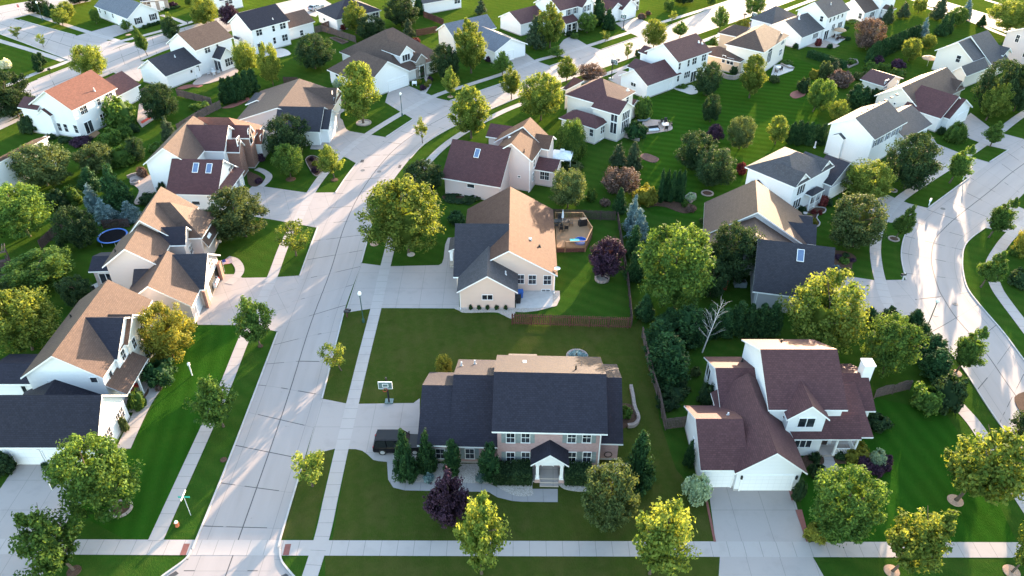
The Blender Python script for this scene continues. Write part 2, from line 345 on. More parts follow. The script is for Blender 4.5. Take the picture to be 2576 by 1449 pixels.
# tended lawns that read as their own colour
def lawn(pts, m): return slab('lawn', pts, .004, m)
lawn([(901, 1016), (959, 776), (1180, 778), (1290, 800), (1590, 822), (1612, 800), (1640, 940), (1660, 1060), (1700, 1180), (1730, 1215), (1780, 1260), (1798, 1363), (835, 1361), (877, 1130), (1040, 1130)], G_DRY)
lawn([(810, 1004), (871, 1016), (932, 776), (868, 787)], G_DRY); lawn([(706, 1355), (785, 1359), (840, 1130), (766, 1148)], G_DRY)
lawn([(818, 1398), (1808, 1398), (1806, 1540), (818, 1540)], G_DRY)
lawn([(2030, 1363), (2560, 1367), (2480, 1200), (2380, 1040), (2200, 1000), (2010, 1230)], G_RICH)
lawn([(320, 1360), (378, 1360), (600, 860), (606, 822), (500, 820), (420, 960), (330, 1120), (190, 1290)], G_RICH)
lawn([(1600, 470), (1640, 250), (1960, 130), (2060, 170), (2060, 330), (1960, 420), (1800, 560), (1640, 540)], m_grass('stripe_grass', (0.0208, 0.0704, 0.0080), (0.0256, 0.0768, 0.0088), (0.0400, 0.0784, 0.0112), .25, 1.25, 1.0))
# ---------------------------------------------------------------- house kit
def m_shingle(name, c, var=.22, spec=.12):
    t = NT(name, .65, spec); uv = t.uv(); x, y, _ = t.xyz(uv)
    b = t.n('TexBrick'); t.t.links.new(uv, b.inputs['Vector']); b.inputs['Scale'].default_value = 1.0
    b.inputs['Brick Width'].default_value = .32; b.inputs['Row Height'].default_value = .20; b.inputs['Mortar Size'].default_value = .018
    b.inputs['Color1'].default_value = (*sc3(c, 1 + var), 1); b.inputs['Color2'].default_value = (*sc3(c, 1 - var), 1); b.inputs['Mortar'].default_value = (*sc3(c, .5), 1)
    f = t.noise(uv, 1.1, 5, .7); g = t.noise(t.scale(uv, (1, .18, 1)), .9, 3)
    col = t.mix(t.math('MULTIPLY', f, .45), b.outputs[0], sc3(c, .62)); col = t.mix(t.math('MULTIPLY', g, .35), col, sc3(c, 1.35))
    t.bump(b.outputs['Fac'], .35, .02)
    return t.col(col)
def m_siding(name, c, lap=.20):
    t = NT(name, .55, .3); x, y, _ = t.xyz(t.uv())
    f = t.noise(t.pos(), .8, 4); l = t.line(y, lap, .03)
    base = t.mix(f, sc3(c, .95), sc3(c, 1.03)); base = t.mix(t.math('MULTIPLY', l, .30), base, sc3(c, .5))
    return t.col(base)
def m_brick(name, a, b_, m):
    t = NT(name, .85, .2); b = t.n('TexBrick'); t.t.links.new(t.uv(), b.inputs['Vector']); b.inputs['Scale'].default_value = 1
    b.inputs['Brick Width'].default_value = .24; b.inputs['Row Height'].default_value = .085; b.inputs['Mortar Size'].default_value = .010
    b.inputs['Color1'].default_value = (*a, 1); b.inputs['Color2'].default_value = (*b_, 1); b.inputs['Mortar'].default_value = (*m, 1)
    f = t.noise(t.uv(), 1.6, 5, .7)
    return t.col(t.mix(t.math('MULTIPLY', f, .6), b.outputs[0], sc3(b_, .7)))
def m_stone(name, c):
    t = NT(name, .9, .2); v = t.n('TexVoronoi'); t.t.links.new(t.uv(), v.inputs['Vector']); v.inputs['Scale'].default_value = 3.2
    return t.col(t.mix(t.noise(v.outputs['Color'], 3.0), sc3(c, .55), sc3(c, 1.35)))
WHITE = m_siding('white_siding', (.74, .74, .75)); CREAM = m_siding('cream_siding', (.66, .62, .57)); TAUPE = m_siding('taupe_siding', (.52, .45, .43))
PINK = m_siding('rose_beige_siding', (.56, .47, .46)); TAN = m_siding('tan_siding', (.60, .465, .39)); GREY = m_siding('grey_siding', (.42, .42, .45)); PEACH = m_siding('peach_stucco', (.58, .43, .31), 99.)
BRICK = m_brick('rose_brick', (.48, .30, .285), (.37, .215, .21), (.46, .40, .39)); STONE = m_stone('ledge_stone', (.33, .29, .26)); REDBRICK = m_brick('red_brick', (.28, .14, .10), (.20, .09, .07), (.34, .29, .26))
TRIM = m_plain('white_trim', (.78, .78, .78), .5, .4, .03)
SLATE = m_shingle('slate_shingle', (.036, .035, .045)); NAVY = m_shingle('charcoal_shingle', (.024, .023, .034)); MAROON = m_shingle('maroon_shingle', (.080, .038, .041))
BROWN = m_shingle('brown_shingle', (.085, .057, .048)); WARM = m_shingle('weathered_wood_shingle', (.088, .058, .048)); TANR = m_shingle('sand_shingle', (.105, .062, .048), .16, .02); REDROOF = m_shingle('russet_shingle', (.17, .072, .052)); BLUEG = m_shingle('blue_grey_shingle', (.12, .13, .16)); GREYR = m_shingle('grey_shingle', (.070, .066, .072))
def m_glass():
    t = NT('window_glass', .06, .5); f = t.noise(t.pos(), .7, 2); t.bump(t.noise(t.pos(), .9, 2), .05, .02)
    return t.col(t.ramp(f, [(.35, (.012, .015, .022)), (.65, (.05, .055, .065))]))
GLASS = m_glass()
SHUT = {'grey': m_plain('grey_green_shutter', (.20, .23, .23), .6), 'black': m_plain('black_shutter', (.02, .02, .025), .5), 'blue': m_plain('blue_grey_shutter', (.16, .19, .24), .6), 'brown': m_plain('dark_brown_paint', (.05, .03, .025), .6)}
def m_garage():
    t = NT('garage_door_panel', .45, .35); x, y, _ = t.xyz(t.uv())
    j = t.math('MAXIMUM', t.line(y, .53, .03), t.math('MULTIPLY', t.line(x, .61, .03), .5))
    return t.col(t.mix(t.math('MULTIPLY', j, .45), (.76, .76, .77), (.4, .4, .42)))
GDOOR = m_garage(); DOORW = m_plain('white_door_paint', (.72, .73, .75), .45); DOORD = m_plain('dark_door_paint', (.06, .045, .04), .45)
PIPE = m_plain('galvanised_pipe', (.55, .55, .56), .4, .5); PIPED = m_plain('black_vent', (.02, .02, .02), .6)
class House:
    def __init__(s, name, label, A, B, z, roof, wall, cat='house', group='houses along the suburban streets', yaw=None):
        a, b = at(*A, z), at(*B, z); d = b - a
        s.yaw = math.atan2(d.y, d.x) if yaw is None else yaw
        s.o = Vector((a.x, a.y, 0)); s.root = empty(name, s.o, s.yaw, label=label, cat=cat, group=group)
        s.roofm, s.wallm = roof, wall; s.wings = []; s.walls = {}; s.c, s.s = math.cos(s.yaw), math.sin(s.yaw)
    def loc(s, p, z=0.0):
        if len(p) == 3: z = p[2]
        q = at(p[0], p[1], z) - s.o; return Vector((q.x * s.c + q.y * s.s, -q.x * s.s + q.y * s.c, z))
    def wld(s, p): return Vector((s.o.x + p[0] * s.c - p[1] * s.s, s.o.y + p[0] * s.s + p[1] * s.c, p[2]))
    def rect(s, z, *pts, **kw):
        L = [s.loc(p, z) for p in pts]; r = [min(p.x for p in L), max(p.x for p in L), min(p.y for p in L), max(p.y for p in L)]
        for k, v in kw.items():
            i = ('x0', 'x1', 'y0', 'y1').index(k); r[i] = v if not isinstance(v, tuple) else (r[i ^ 1] + v[0])
        return r
    def apex(s, x, y, v): return height_at(s.wld((x, y, 0)), v)
    def wing(s, r, ze, axis='x', zr=None, pitch=.5, ridge=None, ends='gg', hip=None, roof=None, wall=None, base=0.0, oh=.4, body=True, av=None, t=.2, inset=(0, 0, 0, 0)):
        """one roofed block: r = eave rectangle x0 x1 y0 y1 (local), ze = eave height(s), axis of the ridge, ends g(able) h(ip) n(one, buried)"""
        x0, x1, y0, y1 = r; z0, z1 = ze if isinstance(ze, tuple) else (ze, ze)
        jit = .004 * (len(s.wings) % 7); z0 += jit; z1 += jit
        X = axis == 'x'; a0, a1, b0, b1 = (x0, x1, y0, y1) if X else (y0, y1, x0, x1)
        q = (lambda a, b, z: (a, b, z)) if X else (lambda a, b, z: (b, a, z))
        rb = (b0 + b1) / 2 if ridge is None else ridge
        if av is not None:                       # sighting row of the ridge end
            e = a0 if av[0] == 0 else a1; zr = s.apex(*q(e, rb, 0)[:2], av[1])
        if zr is None: zr = max(z0, z1) + pitch * (b1 - b0) / 2
        hw = hip if hip is not None else (b1 - b0) / 2
        e0 = a0 + (hw if ends[0] == 'h' else 0); e1 = a1 - (hw if ends[1] == 'h' else 0)
        if e0 > e1: e0 = e1 = (a0 + a1) / 2
        A, B, Cc, D = q(a0, b0, z0), q(a1, b0, z0), q(a1, b1, z1), q(a0, b1, z1); E0, E1 = q(e0, rb, zr), q(e1, rb, zr)
        dn = lambda p: (p[0], p[1], p[2] - t)
        top = [[A, B, E1, E0], [Cc, D, E0, E1]]
        if ends[0] == 'h': top.append([D, A, E0])
        if ends[1] == 'h': top.append([B, Cc, E1])
        fl = (lambda f: f) if X else (lambda f: list(reversed(f)))
        mr, mf = MB(), MB()
        for f in top:
            if E0 == E1: f = [p for i, p in enumerate(f) if p != f[i - 1]]
            P = [Vector(p) for p in fl(f)]
            u = (P[1] - P[0]).normalized(); n = (P[1] - P[0]).cross(P[-1] - P[0]).normalized()
            if f is top[0] or f is top[1]: u = Vector(q(1, 0, 0))
            w = n.cross(u)
            mr.face(P, [(p.dot(u), p.dot(w)) for p in P])
            mf.face([dn(p) for p in reversed(fl(f))])
        edges = [(A, B), (Cc, D)]
        if ends[0] == 'h': edges.append((D, A))
        else: edges += [(D, E0), (E0, A)]
        if ends[1] == 'h': edges.append((B, Cc))
        else: edges += [(B, E1), (E1, Cc)]
        for p, r2 in edges:
            f = [dn(p), dn(r2), r2, p]; mf.face(fl(f))
        ro = mr.build('roof', roof or s.roofm, s.root); mf.build('fascia', TRIM, ro)
        caps = [(E0, E1)] + ([(A, E0), (D, E0)] if ends[0] == 'h' else []) + ([(B, E1), (Cc, E1)] if ends[1] == 'h' else [])
        for p, r2 in caps:                       # ridge and hip cap shingles
            p, r2 = Vector(p), Vector(r2); d = r2 - p; L = d.length
            if L < .6: continue
            d /= L; n = Vector((-d.y, d.x, 0)).normalized(); k = 0.0; up = Vector((0, 0, 1))
            while k < L - .05:
                e = min(k + .36, L); a_, b_ = p + d * k, p + d * e
                for sg in (1, -1):
                    f = [a_ + up * .045, b_ + up * .03, b_ + n * (sg * .17) - up * .045, a_ + n * (sg * .17) - up * .03]; mr.face(f if sg < 0 else list(reversed(f)), [(k, 0), (e, 0), (e, .17), (k, .17)])
                k += .36
        wm = wall or s.wallm
        o2 = oh
        wx0, wx1, wy0, wy1 = x0 + o2 + inset[0], x1 - o2 - inset[1], y0 + o2 + inset[2], y1 - o2 - inset[3]
        ca0, ca1, cb0, cb1 = (wx0, wx1, wy0, wy1) if X else (wy0, wy1, wx0, wx1)
        if body:
            mw = s.walls.setdefault(wm.name, (MB(), wm))[0]
            zt = lambda b: (z0 + (zr - z0) * (b - b0) / (rb - b0) if b <= rb else z1 + (zr - z1) * (b1 - b) / (b1 - rb)) - t * .6
            h0, h1 = zt(cb0), zt(cb1)
            W = lambda pts: mw.face(fl(pts))
            W([q(ca0, cb0, base), q(ca1, cb0, base), q(ca1, cb0, h0), q(ca0, cb0, h0)])
            W([q(ca1, cb1, base), q(ca0, cb1, base), q(ca0, cb1, h1), q(ca1, cb1, h1)])
            lo = min(h0, h1)
            for e, en, pr in ((ca0, ends[0], 0), (ca1, ends[1], 1)):
                pk = [q(e, cb1, h1), q(e, rb, zr - t * .6), q(e, cb0, h0)] if en != 'h' else [q(e, cb1, lo), q(e, cb0, lo)]
                pts = [q(e, cb0, base), q(e, cb1, base)] + pk
                W(list(reversed(pts)) if pr == 0 else pts)
        w = dict(r=r, wr=(wx0, wx1, wy0, wy1), ze=(z0, z1), zr=zr, rb=rb, axis=axis, base=base, roof=ro, b=(b0, b1), t=t); s.wings.append(w)
        return w
    def ray_on(s, p, side, w, half=0.0):
        """where the sighting p meets wall side ('s','n','e','w') of wing w -> local point"""
        x0, x1, y0, y1 = w['wr']; d = ray(*p)
        o = Vector((0, 0, CAM_H)) - s.o; o = Vector((o.x * s.c + o.y * s.s, -o.x * s.s + o.y * s.c, CAM_H))
        d = Vector((d.x * s.c + d.y * s.s, -d.x * s.s + d.y * s.c, d.z))
        t = ((y0 if side == 's' else y1) - o.y) / d.y if side in 'sn' else ((x0 if side == 'w' else x1) - o.x) / d.x
        q = o + d * t; h_ = half + .12
        if side in 'sn': q.x = min(max(q.x, x0 + h_), x1 - h_) if x1 - x0 > 2 * h_ else (x0 + x1) / 2
        else: q.y = min(max(q.y, y0 + h_), y1 - h_) if y1 - y0 > 2 * h_ else (y0 + y1) / 2
        return q
    def on_y(s, p, y):
        d = ray(*p); o = Vector((0, 0, CAM_H)) - s.o; o = Vector((o.x * s.c + o.y * s.s, -o.x * s.s + o.y * s.c, CAM_H)); d = Vector((d.x * s.c + d.y * s.s, -d.x * s.s + d.y * s.c, d.z))
        return o + d * ((y - o.y) / d.y)
    def front_gable(s, pl, pr, pa, y, depth, **kw):
        a, b, c = s.on_y(pl, y), s.on_y(pr, y), s.on_y(pa, y); return s.wing([a.x, b.x, y, y + depth], (a.z + b.z) / 2, 'y', zr=c.z, **kw)
    def frame(s, side):
        return {'s': (Vector((1, 0, 0)), Vector((0, -1, 0))), 'n': (Vector((-1, 0, 0)), Vector((0, 1, 0))), 'e': (Vector((0, 1, 0)), Vector((1, 0, 0))), 'w': (Vector((0, -1, 0)), Vector((-1, 0, 0)))}[side]
    def win(s, side, w, p, ww=1.0, hh=1.4, n=1, shut=None, mull=True, kind='window', z=None, arch=False):
        c = s.ray_on(p, side, w, (n * ww + (n - 1) * .09) / 2 + (.5 if shut else .08)); u, o = s.frame(side)
        if z is not None: c.z = z
        Z = Vector((0, 0, 1)); f = MB(); g = MB(); gap = .09
        tot = n * ww + (n - 1) * gap
        B = lambda du, dz, a, b, d0, d1, M: M.obox(c + u * du + Z * dz + o * ((d0 + d1) / 2), u * (a / 2), o * ((d1 - d0) / 2), Z * (b / 2))
        fr = .055
        B(0, hh / 2 + fr / 2, tot + 2 * fr, fr, -.05, .075, f); B(0, -hh / 2 - fr / 2, tot + 2 * fr + .06, fr, -.05, .095, f)
        for k in range(n + 1):
            x = -tot / 2 - fr / 2 if k == 0 else (tot / 2 + fr / 2 if k == n else -tot / 2 + k * (ww + gap) - gap / 2)
            B(x, 0, fr, hh, -.05, .075, f)
        for k in range(n):
            x = -tot / 2 + ww / 2 + k * (ww + gap)
            B(x, 0, ww, hh, -.03, .02, g)
            if mull:
                B(x, 0, ww, .05, -.02, .04, f)
                if mull == 2: B(x, 0, .025, hh, -.02, .03, f)
        if arch:
            for k in range(8):
                a0, a1 = math.pi * k / 8, math.pi * (k + 1) / 8; r = tot / 2
                base = c + Z * (hh / 2 + fr) + o * .02
                g.face([base, base + u * (r * math.cos(a0)) + Z * (r * .6 * math.sin(a0)), base + u * (r * math.cos(a1)) + Z * (r * .6 * math.sin(a1))])
                f.obox(base + u * ((r + .05) * math.cos((a0 + a1) / 2)) + Z * ((r + .05) * .6 * math.sin((a0 + a1) / 2)), u * .05, o * .06, Z * .05)
        fo = f.build(kind, TRIM, s.root); g.build('pane', GLASS, fo)
        if shut:
            for sg in (-1, 1):
                m = MB(); B(sg * (tot / 2 + fr + .24), 0, .42, hh + .1, -.02, .05, m)
                for j in range(5): B(sg * (tot / 2 + fr + .24), -hh / 2 + (j + .5) * hh / 5, .32, .05, .05, .065, m)
                m.build('shutter', SHUT[shut], s.root)
        return c
    def door(s, side, w, p, ww=1.0, hh=2.1, kind='door', mat=None, z0=.15, lites=0):
        c = s.ray_on(p, side, w, ww / 2 + .12); u, o = s.frame(side); Z = Vector((0, 0, 1)); c.z = z0 + hh / 2
        f, g = MB(), MB()
        B = lambda du, dz, a, b, d0, d1, M: M.obox(c + u * du + Z * dz + o * ((d0 + d1) / 2), u * (a / 2), o * ((d1 - d0) / 2), Z * (b / 2))
        for sg in (-1, 1): B(sg * (ww / 2 + .06), 0, .12, hh + .12, -.05, .10, f)
        B(0, hh / 2 + .06, ww, .12, -.05, .10, f)
        B(0, 0, ww, hh, -.04, .035, g)
        if kind == 'garage_door':
            o_ = g.build('garage_door', mat or GDOOR, s.root); f.build('frame', TRIM, o_)
        elif kind == 'patio_door':
            B(0, 0, .09, hh, 0, .07, f); o_ = f.build('patio_door', TRIM, s.root); g.build('pane', GLASS, o_)
        else:
            o_ = g.build('door', mat or DOORW, s.root); f.build('frame', TRIM, o_)
            k = MB(); k.lathe([(0, 0), (.05, .01), (.05, .05), (0, .06)], (c + u * (ww / 2 - .12) + o * .04), 8); k.build('handle', PIPE, o_)
            if lites:
                for sg in (-1, 1):
                    m = MB(); B(sg * (ww / 2 + .30), .1, .28, hh - .3, -.03, .03, m); m.build('sidelight', GLASS, s.root)
        return c
    def roofz(s, w, x, y):
        b = y if w['axis'] == 'x' else x; b0, b1 = w['b']
        return w['ze'][0] + (w['zr'] - w['ze'][0]) * (b - b0) / (w['rb'] - b0) if b <= w['rb'] else w['ze'][1] + (w['zr'] - w['ze'][1]) * (b1 - b) / (b1 - w['rb'])
    def roof_hit(s, p, w):
        z = 6.0
        for _ in range(12):
            q = s.loc(p, z); z = .5 * z + .5 * s.roofz(w, q.x, q.y)
        q = s.loc(p, z); return q
    def vent(s, p, w, h=.45, r=.09, mat=None):
        q = s.roof_hit(p, w); m = MB(); m.tube([(q.x, q.y, q.z - .2), (q.x, q.y, q.z + h)], r, 8); m.tube([(q.x, q.y, q.z - .1), (q.x, q.y, q.z + .12)], [r * 2.2, r * 1.1], 8)
        m.build('vent_pipe', mat or PIPE, w['roof'])
    def boxvent(s, p, w, mat=None):
        q = s.roof_hit(p, w); m = MB(); m.box(q.x - .2, q.x + .2, q.y - .2, q.y + .2, q.z - .15, q.z + .16); m.build('roof_vent', mat or PIPE, w['roof'])
    def skylight(s, p, w, ww=.6, ll=1.1):
        q = s.roof_hit(p, w); X = w['axis'] == 'x'
        e = .01; dz = (s.roofz(w, q.x, q.y + e) - s.roofz(w, q.x, q.y - e)) / (2 * e) if X else (s.roofz(w, q.x + e, q.y) - s.roofz(w, q.x - e, q.y)) / (2 * e)
        v = Vector((0, 1, dz)).normalized() if X else Vector((1, 0, dz)).normalized(); u = Vector((1, 0, 0)) if X else Vector((0, 1, 0)); n = u.cross(v)
        if n.z < 0: n = -n
        f, g = MB(), MB()
        for sg in (-1, 1):
            f.obox(q + u * (sg * (ww / 2 + .03)) + n * .05, u * .03, v * (ll / 2 + .06), n * .09); f.obox(q + v * (sg * (ll / 2 + .03)) + n * .05, u * (ww / 2), v * .03, n * .09)
        g.obox(q + n * .05, u * (ww / 2), v * (ll / 2), n * .07)
        o_ = f.build('skylight', TRIM, w['roof']); g.build('pane', SKYG, o_)
    def post(s, x, y, z0, z1, r=.12, name='column', mat=None):
        m = MB(); m.box(x - r, x + r, y - r, y + r, z0 + .15, z1 - .15); m.box(x - r * 1.5, x + r * 1.5, y - r * 1.5, y + r * 1.5, z0, z0 + .15); m.box(x - r * 1.5, x + r * 1.5, y - r * 1.5, y + r * 1.5, z1 - .15, z1)
        m.build(name, mat or TRIM, s.root)
    def part(s, name, mb, mat): return mb.build(name, mat, s.root)
    def shed(s, pts, name='roof', roof=None, t=.15):
        """a single sloping roof plane given by 4 local points, low edge first"""
        P = [Vector(p) for p in pts]; u = (P[1] - P[0]).normalized(); n = (P[1] - P[0]).cross(P[3] - P[0]).normalized(); w = n.cross(u)
        m, f = MB(), MB(); m.face(P, [(p.dot(u), p.dot(w)) for p in P]); d = Vector((0, 0, t)); f.face([p - d for p in reversed(P)])
        for i in range(4): f.face([P[i] - d, P[(i + 1) % 4] - d, P[(i + 1) % 4], P[i]])
        o = m.build('roof', roof or s.roofm, s.root); f.build('fascia', TRIM, o); return o
    def wallbox(s, x0, x1, y0, y1, z0, z1, wall=None):
        wm = wall or s.wallm; s.walls.setdefault(wm.name, (MB(), wm))[0].box(x0, x1, y0, y1, z0, z1)
        return dict(wr=(x0, x1, y0, y1))
    def spout(s, x, y, z):
        m = MB(); m.box(x - .05, x + .05, y - .05, y + .05, .1, z); m.obox((x, y - .25, .12), (.05, 0, 0), (0, .25, -.04), (0, 0, .05)); m.build('downspout', TRIM, s.root)
    def done(s):
        for mb, wm in s.walls.values(): mb.build('wall', wm, s.root)
        mb = MB()
        for w in s.wings:
            if w.get('base', 1) == 0: x0, x1, y0, y1 = w['wr']; mb.box(x0 - .03, x1 + .03, y0 - .03, y1 + .03, -.05, .22, skip='b')
        if mb.f: mb.build('foundation', KERB, s.root)
SKYG = m_plain('skylight_glass', (.10, .15, .26), .1, .6, .1)
# ---------------------------------------------------------------- nearest houses
def Z1(u, v): return ((1640 + u / 2.3) / 1.59006, (1390 + v / 2.3) / 1.59006)       # plan sheet of the brick house
h = House('brick_house', 'two storey rose brick house with dark roof and small white columned portico', (1237, 1084), (1528, 1091), 5.8, NAVY, BRICK, yaw=R(-1.7))
Y0 = 0
main = h.wing([0, 11.1, 0, 11.2], 5.7, 'x', zr=8.7, ridge=5.2, oh=.5)
rw = h.wing([9.6, 12.95, 1.5, 11.2], (2.75, 4.7), 'x', zr=6.6, ridge=7.0, ends='ng', inset=(0, 0, 0, .3))
mw = h.wing([-4.3, .9, .7, 12.3], (2.75, 4.0), 'x', zr=6.4, ridge=7.2, ends='gn', oh=.38, inset=(0, 0, 0, .4))
gw = h.wing([-7.5, -3.6, .75, 11.5], (2.75, 2.75), 'x', zr=5.5, ridge=6.5, ends='gn', oh=.45)
bk = h.wing([1.2, 4.3, 9.6, 12.7], (4.6), 'x', zr=5.9, ridge=9.8, roof=GREYR)
for x in (925, 1063, 1488, 1627): h.win('s', main, Z1(x, 828), .78, 1.35, 1, 'grey', 2); h.win('s', main, Z1(x, 1008), .78, 1.45, 1, 'grey', 2)
h.win('s', gw, Z1(280, 975), .85, 1.4, 1, 'grey', 2); h.win('s', mw, Z1(550, 975), .85, 1.4, 1, 'grey', 2)
wr = MB(); c = h.ray_on(Z1(1822, 982), 's', rw)
for k in range(20):
    a, b = math.tau * k / 20, math.tau * (k + 1) / 20
    wr.tube([(c.x + .38 * math.cos(a), c.y - .05, c.z + .38 * math.sin(a)), (c.x + .38 * math.cos(b), c.y - .05, c.z + .38 * math.sin(b))], .05, 6)
h.part('wreath', wr, m_plain('dry_wreath', (.06, .04, .03)))
# portico: steps, columns, gable roof
pc = h.loc(Z1(1278, 1160), 0).x; py = main['wr'][2]
ptc = h.wing([pc - 1.85, pc + 1.85, py - 2.0, py + 3.2], 2.75, 'y', zr=4.25, oh=.3, body=False, ends='gn')
tym = MB(); tym.prism([(pc - 1.35, py - 1.75), (pc + 1.35, py - 1.75), (pc + 1.35, py - 1.60), (pc - 1.35, py - 1.60)], 2.55, 2.8)
tym.face([(pc - 1.45, py - 1.74, 2.82), (pc + 1.45, py - 1.74, 2.82), (pc, py - 1.74, 4.0)]); h.part('pediment', tym, TRIM)
for sg in (-1, 1):
    h.post(pc + sg * 1.18, py - 1.55, .45, 2.62, .15); m = MB(); m.box(pc + sg * 1.18 - .26, pc + sg * 1.18 + .26, py - 1.81, py - 1.29, 0, .45); h.part('plinth', m, BRICK)
st = MB(); st.box(pc - .92, pc + .92, py - 1.6, py + .02, 0, .48); st.box(pc - .92, pc + .92, py - 1.95, py - 1.6, 0, .32); st.box(pc - .92, pc + .92, py - 2.3, py - 1.95, 0, .16); h.part('steps', st, DRIVE)
h.door('s', main, Z1(1268, 1070), 1.0, 2.1, z0=.5, lites=1)
for p in ((475, 165), (598, 150)): h.vent(Z1(*p), mw, .5)
h.vent(Z1(1526, 205), main, .6, mat=PIPED); h.boxvent(Z1(1055, 138), main)
h.spout(main['wr'][1] - .1, main['wr'][2] - .06, 5.4)
m = MB(); m.box(-7.62, -7.5, 3, 6, 0.2, 2.3); h.done()

def Z2(u, v): return (1710.7 + u * .2909, 836.5 + v * .2909)
h = House('white_house', 'white house with maroon roofs, front garage gable and square white chimney', Z2(765, 670), Z2(1440, 668), 5.6, MAROON, WHITE, yaw=0.0)
main = h.wing(h.rect(5.6, Z2(765, 670), Z2(1440, 668), Z2(530, 58), x0=0, x1=7.9), 5.6, 'x', av=(0, Z2(700, 145)[1]), oh=.35)
bay = h.wing(h.rect(5.4, Z2(925, 748), Z2(1300, 752), y1=4.2), 5.35, 'y', av=(0, Z2(1148, 640)[1]), ends='gn', oh=.3, base=3.0)
h.win('s', bay, Z2(1092, 778), .75, 1.2, 2, mull=False)
# front porch roof and entry
f0, f1 = h.loc(Z2(985, 925), 2.9), h.loc(Z2(1575, 932), 2.9); yw = main['wr'][2]
h.shed([(f0.x, f0.y, 2.9), (f1.x, f0.y, 2.9), (f1.x, yw + .1, 4.5), (f0.x - 1.0, yw + .1, 4.5)])
ent = h.wallbox(f0.x - .5, h.loc(Z2(1180, 1020), .3).x, f0.y + .5, yw + .2, 0, 2.8)
h.win('s', ent, Z2(1060, 960), .5, 1.0, 3, mull=False)
pb = MB(); xa, xb = h.loc(Z2(1180, 1030), .2).x, h.loc(Z2(1480, 1025), .2).x; pb.box(xa, xb, f0.y + .3, yw, 0, .3); h.part('porch_floor', pb, DRIVE)
h.door('s', main, Z2(1225, 960), 1.0, 2.1, mat=DOORD, z0=.3)
for x in (h.loc(Z2(1305, 1000), .5).x, xb - .1): h.post(x, f0.y + .35, .3, 2.8, .09)
rl = MB(); xr = h.loc(Z2(1310, 1000), .5).x
rl.box(xr, xb, f0.y + .32, f0.y + .38, 1.15, 1.22); rl.box(xr, xb, f0.y + .32, f0.y + .38, .45, .5)
k = xr
while k < xb: rl.box(k, k + .05, f0.y + .33, f0.y + .37, .5, 1.15); k += .16
rl.box(xb - .13, xb - .07, f0.y + .4, yw, 1.15, 1.22); k = f0.y + .4
while k < yw: rl.box(xb - .12, xb - .08, k, k + .05, .5, 1.15); k += .16
h.part('railing', rl, TRIM)
# right hand one storey wing with chimney
re = h.loc(Z2(1695, 680), 2.9); rr = h.wing([7.0, re.x, re.y, re.y + 7.4], 2.9, 'x', av=(1, Z2(1580, 350)[1]), ends='ng')
h.wing([7.0, re.x - 1.6, re.y - 3.6, re.y + 6], 2.85, 'x', zr=rr['zr'] - .35, ridge=re.y + 2.6, ends='ng', body=False)
cx, cy = rr['wr'][1] - .1, rr['rb'] + .1
ch = MB(); ch.prism([(cx - .3, cy - .55), (cx + .75, cy - .55), (cx + .75, cy + .55), (cx - .3, cy + .55)], 0, rr['zr'] + 1.3); ch.prism([(cx - .38, cy - .63), (cx + .83, cy - .63), (cx + .83, cy + .63), (cx - .38, cy + .63)], rr['zr'] + 1.3, rr['zr'] + 1.45)
h.part('chimney', ch, WHITE)
# left middle wing and the garage
lm = h.wing(h.rect(3.1, Z2(205, 210), Z2(535, 212), x1=1.0, y0=h.loc(Z2(372, 660), 3.1).y - .5), 3.1, 'x', av=(0, Z2(340, 305)[1]), ends='gn', ridge=None)
h.win('w', lm, Z2(248, 345), .7, 1.7, 2, mull=False)
gl = h.wing(h.rect(2.9, Z2(35, 632), Z2(185, 1193), x1=h.loc(Z2(600, 1193), 2.9).x), 2.9, 'x', av=(0, Z2(145, 745)[1]), ends='gn')
gg = h.wing(h.rect(2.9, Z2(475, 1220), Z2(1105, 1222), y1=h.loc(Z2(595, 365), 5.5).y), 2.9, 'y', av=(0, Z2(835, 1045)[1]), ends='gn')
h.door('s', gl, Z2(325, 1262), 2.7, 2.15, 'garage_door', z0=.05); h.door('s', gg, Z2(750, 1290), 4.9, 2.15, 'garage_door', z0=.05)
h.win('w', gl, Z2(118, 955), .6, 1.0, 1, mull=False)
for x in (532, 1005):
    c = h.ray_on(Z2(x, 1250), 's', gg); m = MB(); m.box(c.x - .09, c.x + .09, c.y - .16, c.y, c.z - .2, c.z + .2); m.tube([(c.x, c.y - .1, c.z + .2), (c.x, c.y - .1, c.z + .34)], [.1, .02], 8); h.part('wall_lantern', m, PIPED)
h.vent(Z2(415, 712), gl, .3); h.vent(Z2(877, 84), main, .4, mat=PIPED); h.vent(Z2(538, 248), lm, .4, mat=PIPED)
h.done()

def Z3(u, v): return (u * .3254, 723.3 + v * .3254)
h = House('corner_house', 'white two storey house with lit east gables and charcoal three bay garage roof', Z3(0, 1230), Z3(745, 1238), 2.9, WARM, WHITE, yaw=0.0)
ga = h.wing(h.rect(2.9, (-22, 1125), Z3(745, 1238), Z3(985, 830)), 2.9, 'x', av=(1, Z3(790, 830)[1]), roof=NAVY)
h.door('s', ga, Z3(205, 1290), 2.8, 2.15, 'garage_door', z0=.05); h.door('s', ga, Z3(450, 1290), 2.8, 2.15, 'garage_door', z0=.05)
for p in ((925, 992), (830, 1150)): h.win('e', ga, Z3(*p), .75, 1.3, 2, mull=2)
m2 = h.wing(h.rect(5.6, Z3(155, 700), Z3(800, 695), y1=(13.5,)), 5.6, 'y', av=(0, Z3(400, 530)[1]))
cg = h.wing([m2['rb'], h.loc(Z3(900, 557), 5.6).x + .1, h.loc(Z3(900, 557), 5.6).y, h.loc(Z3(900, 557), 5.6).y + 7.6], 5.6, 'x', zr=m2['zr'] - .25, ends='ng', roof=NAVY)  # charcoal roof paints in the shade on this gable's camera-facing slope
q2 = h.loc(Z3(978, 447), 5.5)
